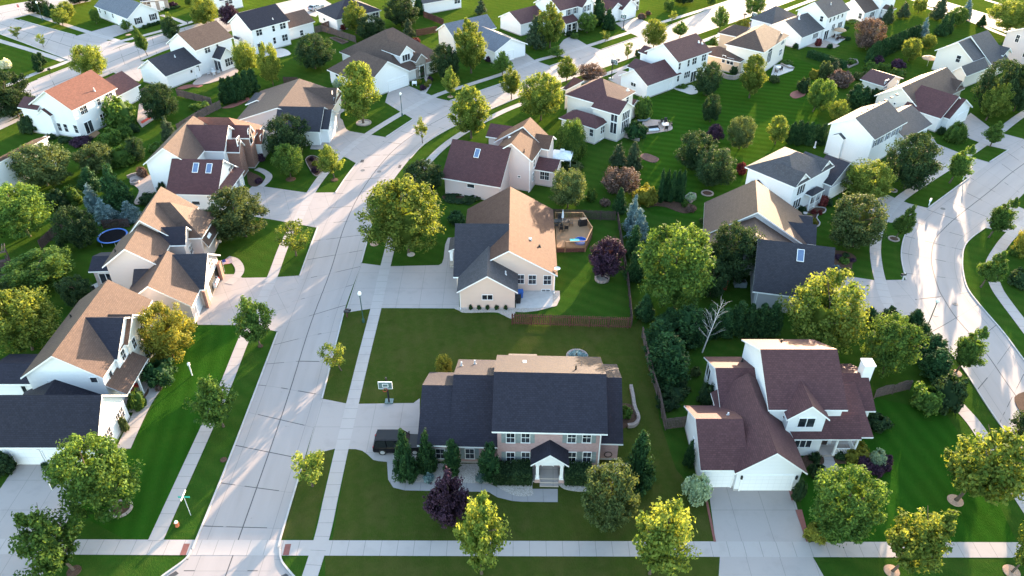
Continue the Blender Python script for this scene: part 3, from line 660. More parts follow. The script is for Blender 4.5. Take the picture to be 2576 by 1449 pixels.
cg2 = h.wing([m2['rb'] + 2, q2.x + .2, q2.y, q2.y + 5.4], 5.55, 'x', zr=m2['zr'] - .9, ends='ng', roof=WARM, wall=CREAM)
h.win('e', cg, Z3(950, 520), .8, 1.3, 1, mull=2); h.win('e', cg2, Z3(1035, 430), .8, 1.3, 1, mull=2); h.win('e', cg2, Z3(1095, 340), .8, 1.3, 1, mull=2); h.win('e', cg2, Z3(1150, 490), .9, 1.7, 2, mull=2)
h.win('e', m2, Z3(853, 672), .6, .8, 1, mull=False); h.win('s', m2, Z3(727, 713), .7, .7, 1, mull=False)
ex = m2['wr'][1]; e1 = h.loc(Z3(990, 815), 2.9); e2 = h.loc(Z3(1155, 545), 2.9)
h.shed([(e1.x, e1.y - .2, 2.9), (e1.x, e2.y, 2.9), (ex - .1, e2.y, 4.2), (ex - .1, e1.y - .2, 4.2)])
for k in (0.1, .5, .95): h.post(e1.x - .25, e1.y + k * (e2.y - e1.y), .1, 2.75, .1)
pf = MB(); pf.box(ex, e1.x - .1, e1.y, e2.y, 0, .2); h.part('porch_floor', pf, DRIVE)
lk = h.loc(Z3(455, 685), 4.8); h.wing([h.loc(Z3(190, 810), 2.9).x, h.loc(Z3(800, 795), 2.9).x, ga['rb'] - .3, m2['r'][2] + .8], 2.9, 'y', av=(1, Z3(455, 690)[1]), ends='nn', roof=NAVY)
lw = h.wing(h.rect(2.9, Z3(40, 748), Z3(230, 745), Z3(75, 515), x1=m2['r'][0] + 1.5), 2.9, 'x', pitch=.32, ends='gn', roof=NAVY)
h.win('s', lw, Z3(190, 785), .5, 1.0, 1, mull=False)
h.boxvent(Z3(388, 724), h.wings[-2]); h.vent(Z3(550, 230), m2, .4, mat=PIPED)
h.done()

def Z4(u, v): return (213.8 + u * .2343, 490.6 + v * .2343)
h = House('taupe_house', 'taupe two storey house with stepped brown roofs and open garage holding a white car', Z4(180, 775), Z4(790, 755), 5.4, WARM, TAUPE)
m1 = h.wing(h.rect(5.4, Z4(180, 775), Z4(790, 755), y1=(6.5,)), 5.4, 'y', av=(0, Z4(440, 580)[1]))
nx0, nx1 = m1['r'][0] + .5, m1['r'][1] + 1.0; ny = h.loc(Z4(640, 322), 8).y
m2 = h.wing([nx0, nx1, ny, ny + 9.2], 5.3, 'y', zr=m1['zr'] + .75, ridge=m1['rb'] + .15)
cr = h.wing([m2['rb'], nx1 + 2.4, ny + 1.4, ny + 9.0], (4.9, 4.2), 'x', zr=m2['zr'] - .35, ends='nh', hip=4.4)
po = h.loc(Z4(1330, 560), 2.9); po2 = h.loc(Z4(1440, 372), 2.9)
h.shed([(po.x, po.y, 2.9), (po2.x, po2.y, 2.9), (cr['r'][1] - .5, po2.y, 4.3), (cr['r'][1] - .5, po.y, 4.3)])
for p in ((1385, 560), (1450, 500), (1485, 430)): q = h.loc(Z4(*p), .2); h.post(q.x, q.y, .1, 2.8, .1)
dg = h.wing([m1['rb'] + 1.2, nx1 + 1.0, h.loc(Z4(1120, 530), 5.4).y, h.loc(Z4(1120, 530), 5.4).y + 3.6], 5.3, 'x', zr=7.1, ends='ng', roof=NAVY)
h.win('e', dg, Z4(1178, 500), .65, 1.3, 2, mull=2)
gx = h.wing([m1['wr'][1] - 3.0, h.loc(Z4(1285, 1015), 2.9).x, h.loc(Z4(1285, 1015), 2.9).y, h.loc(Z4(1285, 1015), 2.9).y + 8.0], 2.9, 'x', av=(1, Z4(1325, 625)[1]), ends='ng', roof=SLATE)
gs = h.wing(h.rect(2.9, Z4(370, 1190), Z4(1150, 1200), y1=gx['rb'] + .3), 2.9, 'y', av=(0, Z4(680, 980)[1]), ends='gn')
h.win('e', gx, Z4(1345, 740), .7, 1.1, 2, mull=2)
h.door('e', gs, Z4(1235, 1190), 2.6, 2.1, 'garage_door', z0=.05)
c = h.door('e', gx, Z4(1390, 930), 4.6, 2.15, 'garage_door', z0=.05, mat=PIPED); GARAGE_SPOT = h.wld((c.x + .3, c.y, 0)); GARAGE_YAW = h.yaw  # black panel on the solid wall paints in the shaded interior of the open garage
for p in ((1480, 880), (1330, 1180)):
    q = h.loc(Z4(*p), .2); m = MB(); m.box(q.x - .25, q.x + .12, q.y - .45, q.y + .45, 0, 2.6); h.part('brick_pier', m, REDBRICK)
sr = h.wing(h.rect(2.8, Z4(40, 815), Z4(240, 818), x1=m1['r'][0] + 1.2, y1=(4.6,)), 2.8, 'x', pitch=.4, ends='gn', roof=NAVY)
h.door('s', sr, Z4(238, 905), 1.6, 2.0, 'patio_door', z0=.2)
h.vent(Z4(328, 610), m1, .4, mat=PIPED); h.done()

h = House('tan_house', 'tan ranch house with lit tan roof slope, garage gable and rear wooden deck', (1149, 732), (1303, 736), 2.9, GREYR, TAN, yaw=R(-.5))
g1 = h.wing(h.rect(2.9, (1149, 732), (1303, 736), y1=(7.0,)), 2.9, 'y', av=(0, 695), ends='gn')
R1 = h.loc((1403, 693.5), 2.9); rx = h.loc((1280, 631), 6.2).x; R2 = h.loc((1387, 527), 2.9)
mn = h.wing([2 * rx - R1.x, R1.x, R1.y, R2.y], 2.9, 'y', av=(0, 631), ridge=rx, roof=TANR)
lw = h.wing([h.loc((1140, 697), 2.9).x, rx, h.loc((1140, 697), 2.9).y, h.loc((1140, 697), 2.9).y + 12.6], 2.9, 'x', av=(0, 562), ends='gn', roof=SLATE)
h.win('s', g1, (1226, 747.5), .6, .75, 2, mull=False)
for x, y in ((1309, 702), (1339, 703), (1377, 704)): h.win('s', mn, (x, y), .95, 1.4, 1, mull=2)
h.win('s', mn, (1373, 731), .5, .4, 2, mull=False)
# entry porch on the street side
q = h.loc((1128, 631), 2.8); h.shed([(q.x, q.y + 3.2, 2.8), (q.x, q.y, 2.8), (lw['r'][0] + .6, q.y, 3.5), (lw['r'][0] + .6, q.y + 3.2, 3.5)], roof=GREYR)
h.post(q.x + .35, q.y + .3, .1, 2.7, .2); m = MB(); m.box(q.x + .05, q.x + .65, q.y, q.y + .6, 0, 1.1); h.part('stone_pier', m, STONE)
for p in ((1102 * 0 + 1334, 602), ): h.boxvent(p, mn)
h.vent((1357, 620), mn, .3, .12, PIPED); h.vent((1272, 690), g1, .5)
h.spout(g1['wr'][0] - .02, -.02 + .3, 2.7); h.spout(mn['wr'][1] + .02, mn['wr'][2] - .1, 2.7)
d = h.loc((1402, 678), 3.2); m = MB(); m.lathe([(.05, -.1), (.36, .06), (.40, .10), (.02, .0)], (d.x, d.y, 3.3), 14); m.tube([(d.x, d.y, 2.8), (d.x, d.y, 3.25)], .03, 6); h.part('satellite_dish', m, PIPE)
h.door('w', g1, (1155, 745), 4.9, 2.15, 'garage_door', z0=.05)
h.done()
# ---------------------------------------------------------------- houses on the left of the street
def Z5(u, v): return ((560 + u / 3.45) / 1.59006, (440 + v / 3.45) / 1.59006)
h = House('skylight_house', 'white house with russet main roof and maroon garage roof holding two skylights', Z5(40, 750), Z5(715, 765), 5.5, REDROOF, WHITE)
m1 = h.wing(h.rect(5.5, Z5(40, 750), Z5(715, 765), y1=h.loc(Z5(490, 345), 5.5).y + 1.5), 5.5, 'y', av=(0, Z5(330, 525)[1]), roof=BROWN)
cy_ = h.loc(Z5(1165, 572), 5.4)
cx = h.wing([m1['rb'], cy_.x, cy_.y, cy_.y + 7.4], 5.4, 'x', zr=m1['zr'] - .1, ends='ng', roof=MAROON)
fx = h.loc(Z5(1150, 95), 8.0); h.wing([m1['rb'], fx.x + 4.6, cy_.y + 5.2, cy_.y + 12.0], 4.6, 'x', zr=m1['zr'] - .9, ends='nh', hip=4.2, roof=REDROOF)
gq = h.loc(Z5(1125, 1105), 2.9); g0 = h.loc(Z5(350, 1160), 2.9)
gx = h.wing([g0.x, gq.x, min(g0.y, gq.y), min(g0.y, gq.y) + 9.4], 2.9, 'x', av=(1, Z5(1225, 685)[1]), roof=MAROON, ends='gg')
h.skylight(Z5(770, 800), gx, .75, 1.5); h.skylight(Z5(955, 808), gx, .75, 1.5)
h.win('e', gx, Z5(1250, 830), .7, 1.2, 2, mull=2)
ex = gx['wr'][1]; h.shed([(ex + 1.5, gx['wr'][2], 2.6), (ex + 1.5, gx['wr'][3], 2.6), (ex - .05, gx['wr'][3], 3.3), (ex - .05, gx['wr'][2], 3.3)], roof=MAROON)
gd = h.wallbox(ex - .2, ex + 1.0, gx['wr'][2] + .1, gx['wr'][3] - .1, 0, 2.55)
h.door('e', gd, Z5(1330, 1030), 2.6, 2.1, 'garage_door', z0=.05); h.door('e', gd, Z5(1430, 930), 2.6, 2.1, 'garage_door', z0=.05)
h.win('s', gx, Z5(773, 1283), 1.2, .6, 1, mull=False)
bw = h.wing([cx['r'][1] - 1.0, cx['r'][1] + 1.8, cy_.y + 1.4, cy_.y + 4.2], 4.6, 'x', zr=6.2, ends='ng', roof=MAROON, wall=REDBRICK, oh=.25)
h.win('e', bw, Z5(1250, 560), .6, 1.2, 2, mull=2)
tw = h.wing([cx['r'][1] - .5, cx['r'][1] + 2.6, cy_.y + 4.6, cy_.y + 7.4], 5.6, 'x', zr=7.3, ends='ng', roof=MAROON, wall=REDBRICK, oh=.25); h.win('e', tw, Z5(1410, 520), 1.2, 2.3, 1, arch=True)
rb_ = h.wing([cx['r'][1] - .5, cx['r'][1] + 3.2, cy_.y + 7.8, cy_.y + 11.6], 3.0, 'x', zr=4.9, ends='ng', roof=REDROOF, oh=.3); h.win('e', rb_, Z5(1560, 570), .7, 1.7, 3, mull=2)
h.done()

def D0(*a): return sv('00', *a)
def D1(*a): return sv('10', *a)
h = House('russet_house', 'white two storey house with big russet roof and lower garage at its end', D0(745, 1105), D0(1180, 885), 5.6, REDROOF, WHITE)
m1 = h.wing(h.rect(5.6, D0(745, 1105), D0(1180, 885), D0(285, 1048)), 5.6, 'x', av=(0, D0(470, 918)[1]))
for p, n in (((840, 1105), 2), ((990, 1020), 1), ((1098, 970), 2)): h.win('s', m1, D0(*p), .75, 1.4, n, mull=2)
h.win('s', m1, D0(1035, 1175), .6, 1.2, 2); h.door('s', m1, D0(895, 1280), 1.8, 2.1, 'patio_door', z0=.3)
for p in ((600, 1277), (665, 1287), (415, 1250), (770, 1300)): h.win('w', m1, D0(*p), .8, 1.5, 1)
fp = h.wing([m1['wr'][0] - .7, m1['wr'][0] + .3, h.ray_on(D0(545, 1180), 'w', m1).y, h.ray_on(D0(395, 1130), 'w', m1).y], 4.0, 'x', pitch=.7, ends='gn', roof=MAROON, oh=.15)
g1 = h.wing([m1['r'][1] - .6, h.loc(D0(1415, 850), 2.9).x, h.loc(D0(1415, 850), 2.9).y, h.loc(D0(1415, 850), 2.9).y + 7.4], 2.9, 'x', av=(1, D0(1205, 712)[1]), ends='ng', roof=MAROON)
q = h.loc(D0(300, 1040), 5.0); h.wing([m1['r'][0] - .5, m1['r'][0] + 3.8, m1['r'][3] - 2.2, m1['r'][3] + 2.4], 4.9, 'y', pitch=.6, ends='ng', roof=MAROON)
h.vent(D0(950, 912), m1, .6); h.done()

h = House('sunroom_house', 'white house with brown upper roof, charcoal garage roof and gabled sunroom over patio', D0(1670, 770), D0(2030, 635), 2.9, BROWN, WHITE)
g1 = h.wing(h.rect(2.9, D0(1670, 770), D0(2030, 635), D0(1380, 690)), 2.9, 'x', av=(0, D0(1475, 600)[1]), roof=SLATE, ends='gg')
m1 = h.wing(h.rect(5.6, D0(1965, 512), D0(2335, 370), D0(1675, 435)), 5.6, 'x', av=(0, D0(1775, 335)[1]))
h.win('s', m1, D0(2085, 498), .65, 1.4, 2); h.win('s', m1, D0(2183, 450), .6, .8, 1)
sq = h.loc(D0(2225, 600), 2.9); sr = h.loc(D0(2380, 545), 2.9)
s1 = h.wing([sq.x - .2, sr.x, sq.y, m1['wr'][2] + .6], 2.9, 'y', zr=4.9, ends='gn', roof=SLATE)
h.win('s', s1, D0(2302, 622), .6, 1.6, 3); h.door('w', s1, D0(2190, 645), 2.0, 2.1, 'patio_door', z0=.2)
q = h.loc(D0(2025, 605), 2.9); h.shed([(q.x, q.y, 2.8), (sq.x, q.y, 2.8), (sq.x, m1['wr'][2] + .1, 3.6), (q.x, m1['wr'][2] + .1, 3.6)], roof=SLATE)
h.win('s', g1, D0(2028, 675), .7, 1.3, 1); h.door('s', g1, D0(1980, 725), 1.0, 2.1, z0=.1); h.win('s', g1, D0(1925, 718), .5, .6, 1, mull=False)
h.vent(D0(1978, 310), m1, .7, .14); h.vent(D0(1760, 572), g1, .4); h.done()

def D1b(u, v): return sv('10', u, v)
h = House('double_gable_house', 'white two storey house with charcoal roof and small brown garage roof', D1(-46, 310), D1(340, 205), 5.6, NAVY, WHITE)
m1 = h.wing(h.rect(5.6, D1(-46, 310), D1(340, 205), D1(-286, 225)), 5.6, 'x', av=(0, D1(-190, 135)[1]))
for p, n in (((30, 325), 2), ((175, 285), 1), ((268, 258), 2), ((290, 378), 2), ((186, 408), 1)): h.win('s', m1, D1(*p), .7, 1.4, n)
h.door('s', m1, D1(52, 480), 1.8, 2.1, 'patio_door', z0=.2)
g1 = h.wing([m1['r'][1] - .5, h.loc(D1(595, 215), 2.9).x, h.loc(D1(595, 215), 2.9).y, h.loc(D1(595, 215), 2.9).y + 7.6], 2.9, 'x', av=(1, D1(480, 90)[1]), ends='ng', roof=BROWN)
h.win('s', g1, D1(458, 330), .9, 1.2, 1); bp = h.wing(h.rect(2.6, D0(2330, 375), D0(2440, 390), y1=(2.5,)), 2.6, 'y', pitch=.6, oh=.2)
h.vent(D1(168, 192), m1, .3); h.done()

h = House('navy_hip_house', 'low white house with big charcoal hip roof and patio corner', D1(600, 105), D1(770, 185), 2.9, NAVY, WHITE)
m1 = h.wing(h.rect(2.9, D1(600, 105), D1(770, 185), D1(1290, 95), y1=(13,)), 2.9, 'y', pitch=.55, ends='hh', hip=6)
h.win('s', m1, D1(688, 195), .9, .6, 1, mull=False); h.door('e', m1, D1(905, 215), 1.8, 2.1, 'patio_door'); h.win('e', m1, D1(1205, 155), .8, 1.4, 2)
h.vent(D1(905, 95), m1, .5); h.done()

h = House('shuttered_house', 'white ranch house with blue grey roof and black shuttered gable windows', D0(1300, 185), D0(1610, 110), 2.9, BLUEG, WHITE)
m1 = h.wing(h.rect(2.9, D0(1300, 185), D0(1610, 110), D0(945, 60)), 2.9, 'y', av=(0, D0(1425, 30)[1]))
for p in ((1392, 208), (1540, 170)): h.win('s', m1, D0(*p), .9, 1.4, 1, 'black', 2)
for p in ((1005, 105), (1060, 120), (1135, 155)): h.win('w', m1, D0(*p), .7, 1.2, 1)
h.door('w', m1, D0(1230, 225), 4.6, 2.1, 'garage_door', z0=.05); h.done()
h = House('stone_cottage', 'partly hidden stone fronted house behind the shuttered ranch house', (352, 3), (425, -5), 2.9, GREYR, STONE)
m1 = h.wing(h.rect(2.9, (352, 3), (425, -4), y1=(9,)), 2.9, 'x', pitch=.5)
h.win('s', m1, D0(1465, 20), .8, 1.3, 2); h.door('s', m1, D0(1540, 40), 1.0, 2.1); h.door('s', m1, D0(1625, 30), 1.0, 2.1); h.done()
h = House('upper_white_house', 'white house cut by the photo top edge behind a concrete pad', (553, 3), (612, -10), 2.9, GREYR, WHITE)
m1 = h.wing(h.rect(2.9, (553, 3), (612, -10), y1=(9,)), 2.9, 'x'); h.win('s', m1, (575, 4), 1, 1.2, 2); h.done()

q0 = D0(-300, 1800); h = House('left_edge_house', 'white house with tan hip roof cut by the left edge of the photo', D0(-260, 1765), D0(362, 1440), 5.6, WARM, WHITE)
m1 = h.wing(h.rect(5.6, D0(-260, 1765), D0(362, 1440), D0(470, 1365)), 5.6, 'x', av=(1, D0(190, 1335)[1]), ends='gh', hip=3.0)
h.win('s', m1, sv('01', 130, 140), .6, 1.4, 1); h.win('s', m1, sv('01', 50, 195), .6, 1.4, 1); h.win('s', m1, sv('01', 225, 250), .8, 1.0, 2); h.door('s', m1, sv('01', 140, 330), 1.9, 2.1, 'patio_door', z0=.2)
h.vent(D0(205, 1350), m1, .8, .14); h.done()

h = House('parapet_house', 'rose beige ranch house with double garage gable and round gable vent', (592, 304), (684, 306), 2.9, BROWN, PINK)
m1 = h.wing(h.rect(2.9, (592, 304), (684, 306), (862, 233)), 2.9, 'y', av=(0, 271))
gp = h.rect(2.9, (789, 324), (851, 285), (735, 300)); gr = h.wing([m1['rb'], gp[1], gp[2] - .2, gp[3] + .2], 2.9, 'x', av=(1, 275), ends='ng', roof=SLATE, wall=WHITE)
h.wing([m1['rb'], gp[1] - 1.3, gp[2] - 1.3, gp[3] + .8], 2.9, 'x', zr=gr['zr'] + .5, ends='ng', roof=SLATE, wall=WHITE)
h.door('e', gr, sv('10', 722, 1300), 4.4, 2.15, 'garage_door', z0=.05)
eg = h.rect(3.0, sv('10', 690, 1050), sv('10', 870, 930)); e1 = h.wing([m1['rb'] + 1, eg[1], eg[2], eg[3]], 3.0, 'x', av=(1, 221), ends='ng', roof=BROWN, wall=CREAM)
h.win('e', e1, sv('10', 798, 1005), .7, 1.4, 2, 'blue')
c = h.ray_on(sv('10', 755, 948), 'e', e1); m = MB()
for k in range(12): m.face([c + Vector((.03, 0, 0)), c + Vector((.03, .4 * math.cos(math.tau * k / 12), .4 * math.sin(math.tau * k / 12))), c + Vector((.03, .4 * math.cos(math.tau * (k + 1) / 12), .4 * math.sin(math.tau * (k + 1) / 12)))])
h.part('gable_vent', m, PIPE)
h.wing(h.rect(2.8, (617, 263), (644, 233), (690, 250)), 2.8, 'y', pitch=.4, ends='nh', roof=SLATE)
h.win('s', m1, D0(2450, 1255), .8, 1.3, 2, mull=2); h.done()

h = House('stone_entry_house', 'large cream ranch house with brown hip roof, gabled dormer and stone entry', (971.5, 201), (1034, 180), 2.9, BROWN, WHITE)
gr = h.wing(h.rect(2.9, (971.5, 201), (1034, 180), (822, 175)), 2.9, 'y', av=(0, 154), ends='gh', hip=4.5, wall=WHITE)
mq = h.rect(2.9, (853, 130), (1050, 166), (1089, 132)); m1 = h.wing(mq, 2.9, 'x', pitch=.58, ends='hh', hip=6.0)
h.door('s', gr, sv('10', 1430, 845), 4.9, 2.15, 'garage_door', z0=.05)
d1 = h.front_gable(sv('10', 1445, 567), sv('10', 1600, 520), sv('10', 1505, 465), m1['r'][2] + 1.3, 6.0, ends='gn', base=2.0, oh=.3)
h.win('s', d1, sv('10', 1510, 578), .6, 1.3, 3, mull=False)
e1 = h.front_gable(sv('10', 1610, 630), sv('10', 1725, 582), sv('10', 1665, 540), m1['r'][2] - .3, 5.0, ends='gn', wall=STONE, oh=.3); eq = e1['r']
h.door('s', e1, sv('10', 1670, 700), 1.3, 2.5, mat=DOORD); h.win('w', gr, sv('10', 815, 760), .9, .6, 1, mull=False)
h.shed([(gr['r'][1] - .3, m1['r'][2] - .6, 2.7), (eq[0], m1['r'][2] - .6, 2.7), (eq[0], m1['r'][2] + 2, 3.9), (gr['r'][1] - .3, m1['r'][2] + 2, 3.9)]); h.done()

h = House('blue_roof_house', 'cream house with pale blue grey roof and gabled garage beside tall maple', (1144, 94.5), (1249, 69.5), 4.0, BLUEG, CREAM)
m1 = h.wing(h.rect(4.0, (1144, 94.5), (1249, 69.5), (1096.5, 75)), 4.0, 'x', av=(0, 59.5))
gq = h.rect(2.9, (1239, 129), (1316.5, 102.5)); g1 = h.wing([gq[0], gq[1] - .5, gq[2] - .8, m1['r'][3] - 3], 2.9, 'y', av=(0, 97), ends='gn', wall=WHITE)
h.door('s', g1, (1270, 120), 4.8, 2.15, 'garage_door', z0=.05)
h.done()
def D2(*a): return sv('20', *a)
h = House('porch_house', 'white two storey house with brown roof, blue shutters and long front porch', D2(510, 105), D2(800, 28), 5.6, MAROON, WHITE)
m1 = h.wing(h.rect(5.6, D2(510, 105), D2(800, 28), D2(215, 25)), 5.6, 'x', pitch=.6)
for p in ((572, 120), (635, 105)): h.win('s', m1, D2(*p), .8, 1.4, 1, 'blue', 2)
cq = h.rect(5.6, D2(685, 72), D2(800, 30)); c1 = h.wing([cq[0], cq[1], cq[2] - .8, m1['rb']], 5.6, 'y', zr=m1['zr'] - .6, ends='gn')
for p in ((710, 95), (765, 78)): h.win('s', c1, D2(*p), .8, 1.4, 1, 'blue', 2)
q0, q1 = h.loc(D2(545, 245), 2.8), h.loc(D2(668, 205), 2.8); h.shed([(q0.x, q0.y, 2.8), (q1.x, q0.y, 2.8), (q1.x, m1['wr'][2] + .1, 4.0), (q0.x, m1['wr'][2] + .1, 4.0)])
for x in (q0.x + .3, (q0.x + q1.x) / 2, q1.x - .3): h.post(x, q0.y + .3, .1, 2.7, .1)
for p in ((580, 275), (622, 265)): h.win('s', m1, D2(*p), .9, 1.5, 1, 'blue')
g1 = h.wing(h.rect(2.9, D2(30, 228), D2(215, 215), x1=m1['r'][0] + .8, y1=(8.5,)), 2.9, 'x', pitch=.5, ends='gn'); h.done()
h = House('twin_gable_house', 'white ranch house with twin garage gables and stone corner at the street', (1565.5, 26), (1606.7, 13.5), 2.9, MAROON, WHITE)
g1 = h.wing(h.rect(2.9, (1565.5, 26), (1606.7, 13.5), y1=(9,)), 2.9, 'y', av=(0, -1), ends='gn')
g2 = h.wing([g1['r'][0] - 3.6, g1['r'][0] + 2.2, g1['r'][2] + 1.0, g1['r'][3]], 2.9, 'y', pitch=.62, ends='gn')
m1 = h.wing([g1['r'][0] - 2.5, h.loc((1643, 4), 2.9).x, g1['r'][2] + 3.5, g1['r'][3] + 8], 2.9, 'x', pitch=.5)
h.door('s', g1, (1587, 36), 4.6, 2.15, 'garage_door', z0=.05); h.door('s', g2, (1553, 46), 2.6, 2.15, 'garage_door', z0=.05); h.win('s', m1, (1633, 14), .8, 1.4, 1, 'black', 2); h.door('s', m1, (1612, 22), 1.0, 2.1, mat=DOORD); h.done()
h = House('hedge_row_house', 'white siding house at the photo top edge above the striped lawn', (1064, 10), (1165, -8), 2.9, GREYR, WHITE)
m1 = h.wing(h.rect(2.9, (1064, 10), (1165, -8), y1=(9,)), 2.9, 'x'); h.win('s', m1, (1150, 2), .8, 1.3, 2); h.done()
# ---------------------------------------------------------------- houses right of the street
def Za(u, v): return ((1740 + u / 3.45) / 1.59006, (420 + v / 3.45) / 1.59006)
h = House('rose_house', 'rose beige two storey house with sunlit tan roof and maroon garage roof with skylight', Za(85, 1005), Za(905, 1140), 2.9, TANR, PINK)
g1 = h.wing(h.rect(2.9, Za(85, 1005), Za(905, 1140), y1=(10.4,)), 2.9, 'x', av=(1, Za(1045, 588)[1]), roof=MAROON, ends='gg')
a_ = h.loc(Za(1035, 530), 8.4); r_ = h.loc(Za(1340, 780), 5.6); f_ = h.loc(Za(1690, 458), 5.6)
m1 = h.wing([2 * a_.x - r_.x, r_.x, r_.y, f_.y], 5.6, 'y', av=(0, Za(1035, 530)[1]), ends='gg')
sy = h.loc(Za(1110, 310), m1['zr']).y; m2 = h.wing([2 * a_.x - r_.x - 1.6, r_.x - .05, sy, f_.y + .3], (5.0, 5.6), 'y', zr=m1['zr'] + .35, ridge=m1['rb'])
eb = h.loc(Za(1575, 620), 5.5); h.wing([m1['rb'] + 1.5, eb.x, eb.y, f_.y - .1], 5.5, 'x', zr=7.0, ends='ng')
wq = h.loc(Za(700, 485), 2.9); h.wing([wq.x, m2['r'][0] + 2.5, wq.y, wq.y + 5.0], 3.6, 'x', pitch=.55, ends='gn', roof=MAROON)
s0, s1 = h.loc(Za(1380, 890), 2.9), h.loc(Za(1650, 930), 2.9); sr = h.wing([m1['wr'][1] - .5, s1.x + .3, s1.y - .1, s1.y + 4.6], 2.9, 'x', pitch=.5, ends='ng', roof=MAROON)
h.win('s', sr, Za(1512, 975), .7, 1.4, 2, mull=2); h.win('s', g1, Za(495, 1115), 1.2, .6, 1, mull=False); h.win('s', m1, Za(1237, 1225), .9, .5, 1, mull=False); h.win('s', m1, Za(1163, 988), .4, .25, 1, mull=False)
for p in ((1365, 805), (1350, 990), (1440, 690)): h.win('e', m1, Za(*p), .7, 1.4, 1)
h.skylight(Za(582, 668), g1, .7, 1.4); h.vent(Za(1230, 645), m1, .5, .07, PIPED); h.boxvent(Za(1028, 450), m1); h.spout(m1['wr'][1] - .08, m1['wr'][2] - .06, 5.4); h.done()

h = House('hip_house', 'pale two storey house with maroon hip roofs and tall window bay', D2(985, 1075), D2(1250, 920), 5.6, MAROON, CREAM)
m1 = h.wing(h.rect(5.6, D2(530, 950), D2(985, 1075), D2(1250, 920)), 5.6, 'y', av=None, pitch=.6, ends='hh', hip=4.6)
l1 = h.wing(h.rect(3.2, D2(470, 1185), D2(855, 1290), D2(985, 1215)), 3.2, 'y', pitch=.62, ends='hh')
bq = h.rect(5.3, D2(1080, 1160), D2(1225, 1065)); b1 = h.wing([bq[0], bq[1], bq[2], m1['r'][2] + 3], 5.3, 'y', av=(0, D2(1165, 1025)[1]), ends='gn', oh=.3)
for p, n in (((1145, 1160), 4),): h.win('s', b1, D2(*p), .55, 1.5, n, mull=False)
h.win('s', b1, D2(1135, 1265), .55, 2.2, 4, mull=False); h.win('w', b1, D2(1035, 1190), .6, 1.3, 2, mull=False); h.win('w', b1, D2(1028, 1290), .6, 2.0, 2, mull=False)
h.win('s', l1, D2(910, 1305), .6, 1.3, 2); h.win('s', l1, D2(900, 1420), .6, .9, 2, mull=False); h.win('w', l1, D2(800, 1335), .8, 1.3, 1); h.win('s', m1, D2(1160, 1000), .9, 1.0, 1)
rq = h.loc(D2(1300, 1020), 2.9); h.wing([rq.x - 3.2, rq.x, rq.y, rq.y + 4], 2.9, 'y', pitch=.5, ends='nh')
fq = h.rect(4.2, D2(545, 905), D2(690, 800)); h.wing(fq, 4.2, 'y', pitch=.5, ends='hh')
for p in ((868, 812), (912, 797), (940, 780), (1165, 905)): h.vent(D2(*p), m1, .25, .16)
for p in ((732, 1012), (760, 1018)): h.vent(D2(*p), l1, .25, .16)
h.done()

h = House('white_gable_house', 'white two storey house with maroon roof and lower garage on open green lawn', D2(1680, 630), D2(2010, 515), 5.6, MAROON, WHITE)
m1 = h.wing(h.rect(5.6, D2(1680, 630), D2(2010, 515), D2(1335, 515)), 5.6, 'x', av=(0, D2(1520, 440)[1]))
g1 = h.wing(h.rect(2.9, D2(1360, 865), D2(1645, 765), D2(1100, 748), x1=m1['wr'][0] + 1.2), 2.9, 'x', av=(0, D2(1235, 700)[1]), ends='gn')
for p, n in (((1685, 665), 1), ((1775, 635), 1), ((1835, 612), 2), ((1930, 577), 2), ((1670, 787), 1)): h.win('s', m1, D2(*p), .65, 1.4, n)
h.win('s', m1, D2(1760, 750), .55, 1.3, 3); h.door('s', m1, D2(1825, 735), 1.6, 2.1, 'patio_door'); h.win('w', g1, D2(1222, 850), .6, .7, 2, mull=False); h.door('s', g1, D2(1600, 840), 1.0, 2.1)
h.wing([m1['r'][0] + .5, m1['r'][0] + 4, m1['r'][3] - 1, m1['r'][3] + 2.2], 4.8, 'y', pitch=.6, ends='ng'); q = h.loc(D2(1210, 690), 2.9); h.wing([q.x, q.x + 5, g1['r'][3] - 2, g1['r'][3] + 2.4], 2.9, 'y', pitch=.5, ends='ng')
for p in ((1878, 425), (1912, 437)): h.vent(D2(*p), m1, .3, .15)
h.done()

def Ze(u, v): return ((2820 + u / 4.2617) / 1.59006, (60 + v / 4.2617) / 1.59006)
h = House('peach_house', 'peach stucco house with stacked brown hip roofs and arched rear window', Ze(1010, 640), Ze(1440, 350), 5.4, BROWN, PEACH)
u1 = h.wing(h.rect(5.4, Ze(1010, 640), Ze(1440, 350), y1=(9.0,)), 5.4, 'x', pitch=.62, ends='hh', hip=4.5, wall=CREAM)
lq = h.rect(2.9, Ze(110, 605), Ze(605, 805)); l1 = h.wing([lq[0], u1['r'][0] + 3.0, lq[2], lq[3] + 4.0], 2.9, 'y', pitch=.66, ends='hh', hip=5.8)
fq = h.rect(4.6, Ze(400, 320), Ze(570, 378)); h.wing([fq[0], fq[0] + 5.6, fq[2] - 1.0, fq[2] + 5], 4.6, 'y', pitch=.6, ends='nh', hip=2.4)
h.win('s', u1, Ze(1325, 450), .7, 1.3, 2); h.win('s', u1, Ze(1283, 635), .7, 1.3, 2); h.win('s', u1, Ze(1090, 720), .7, 2.4, 3, mull=False, arch=True); h.win('w', l1, Ze(430, 790), .7, 1.3, 2); h.win('w', l1, Ze(320, 750), .7, 1.5, 1)
h.boxvent(Ze(1310, 312), u1); h.done()

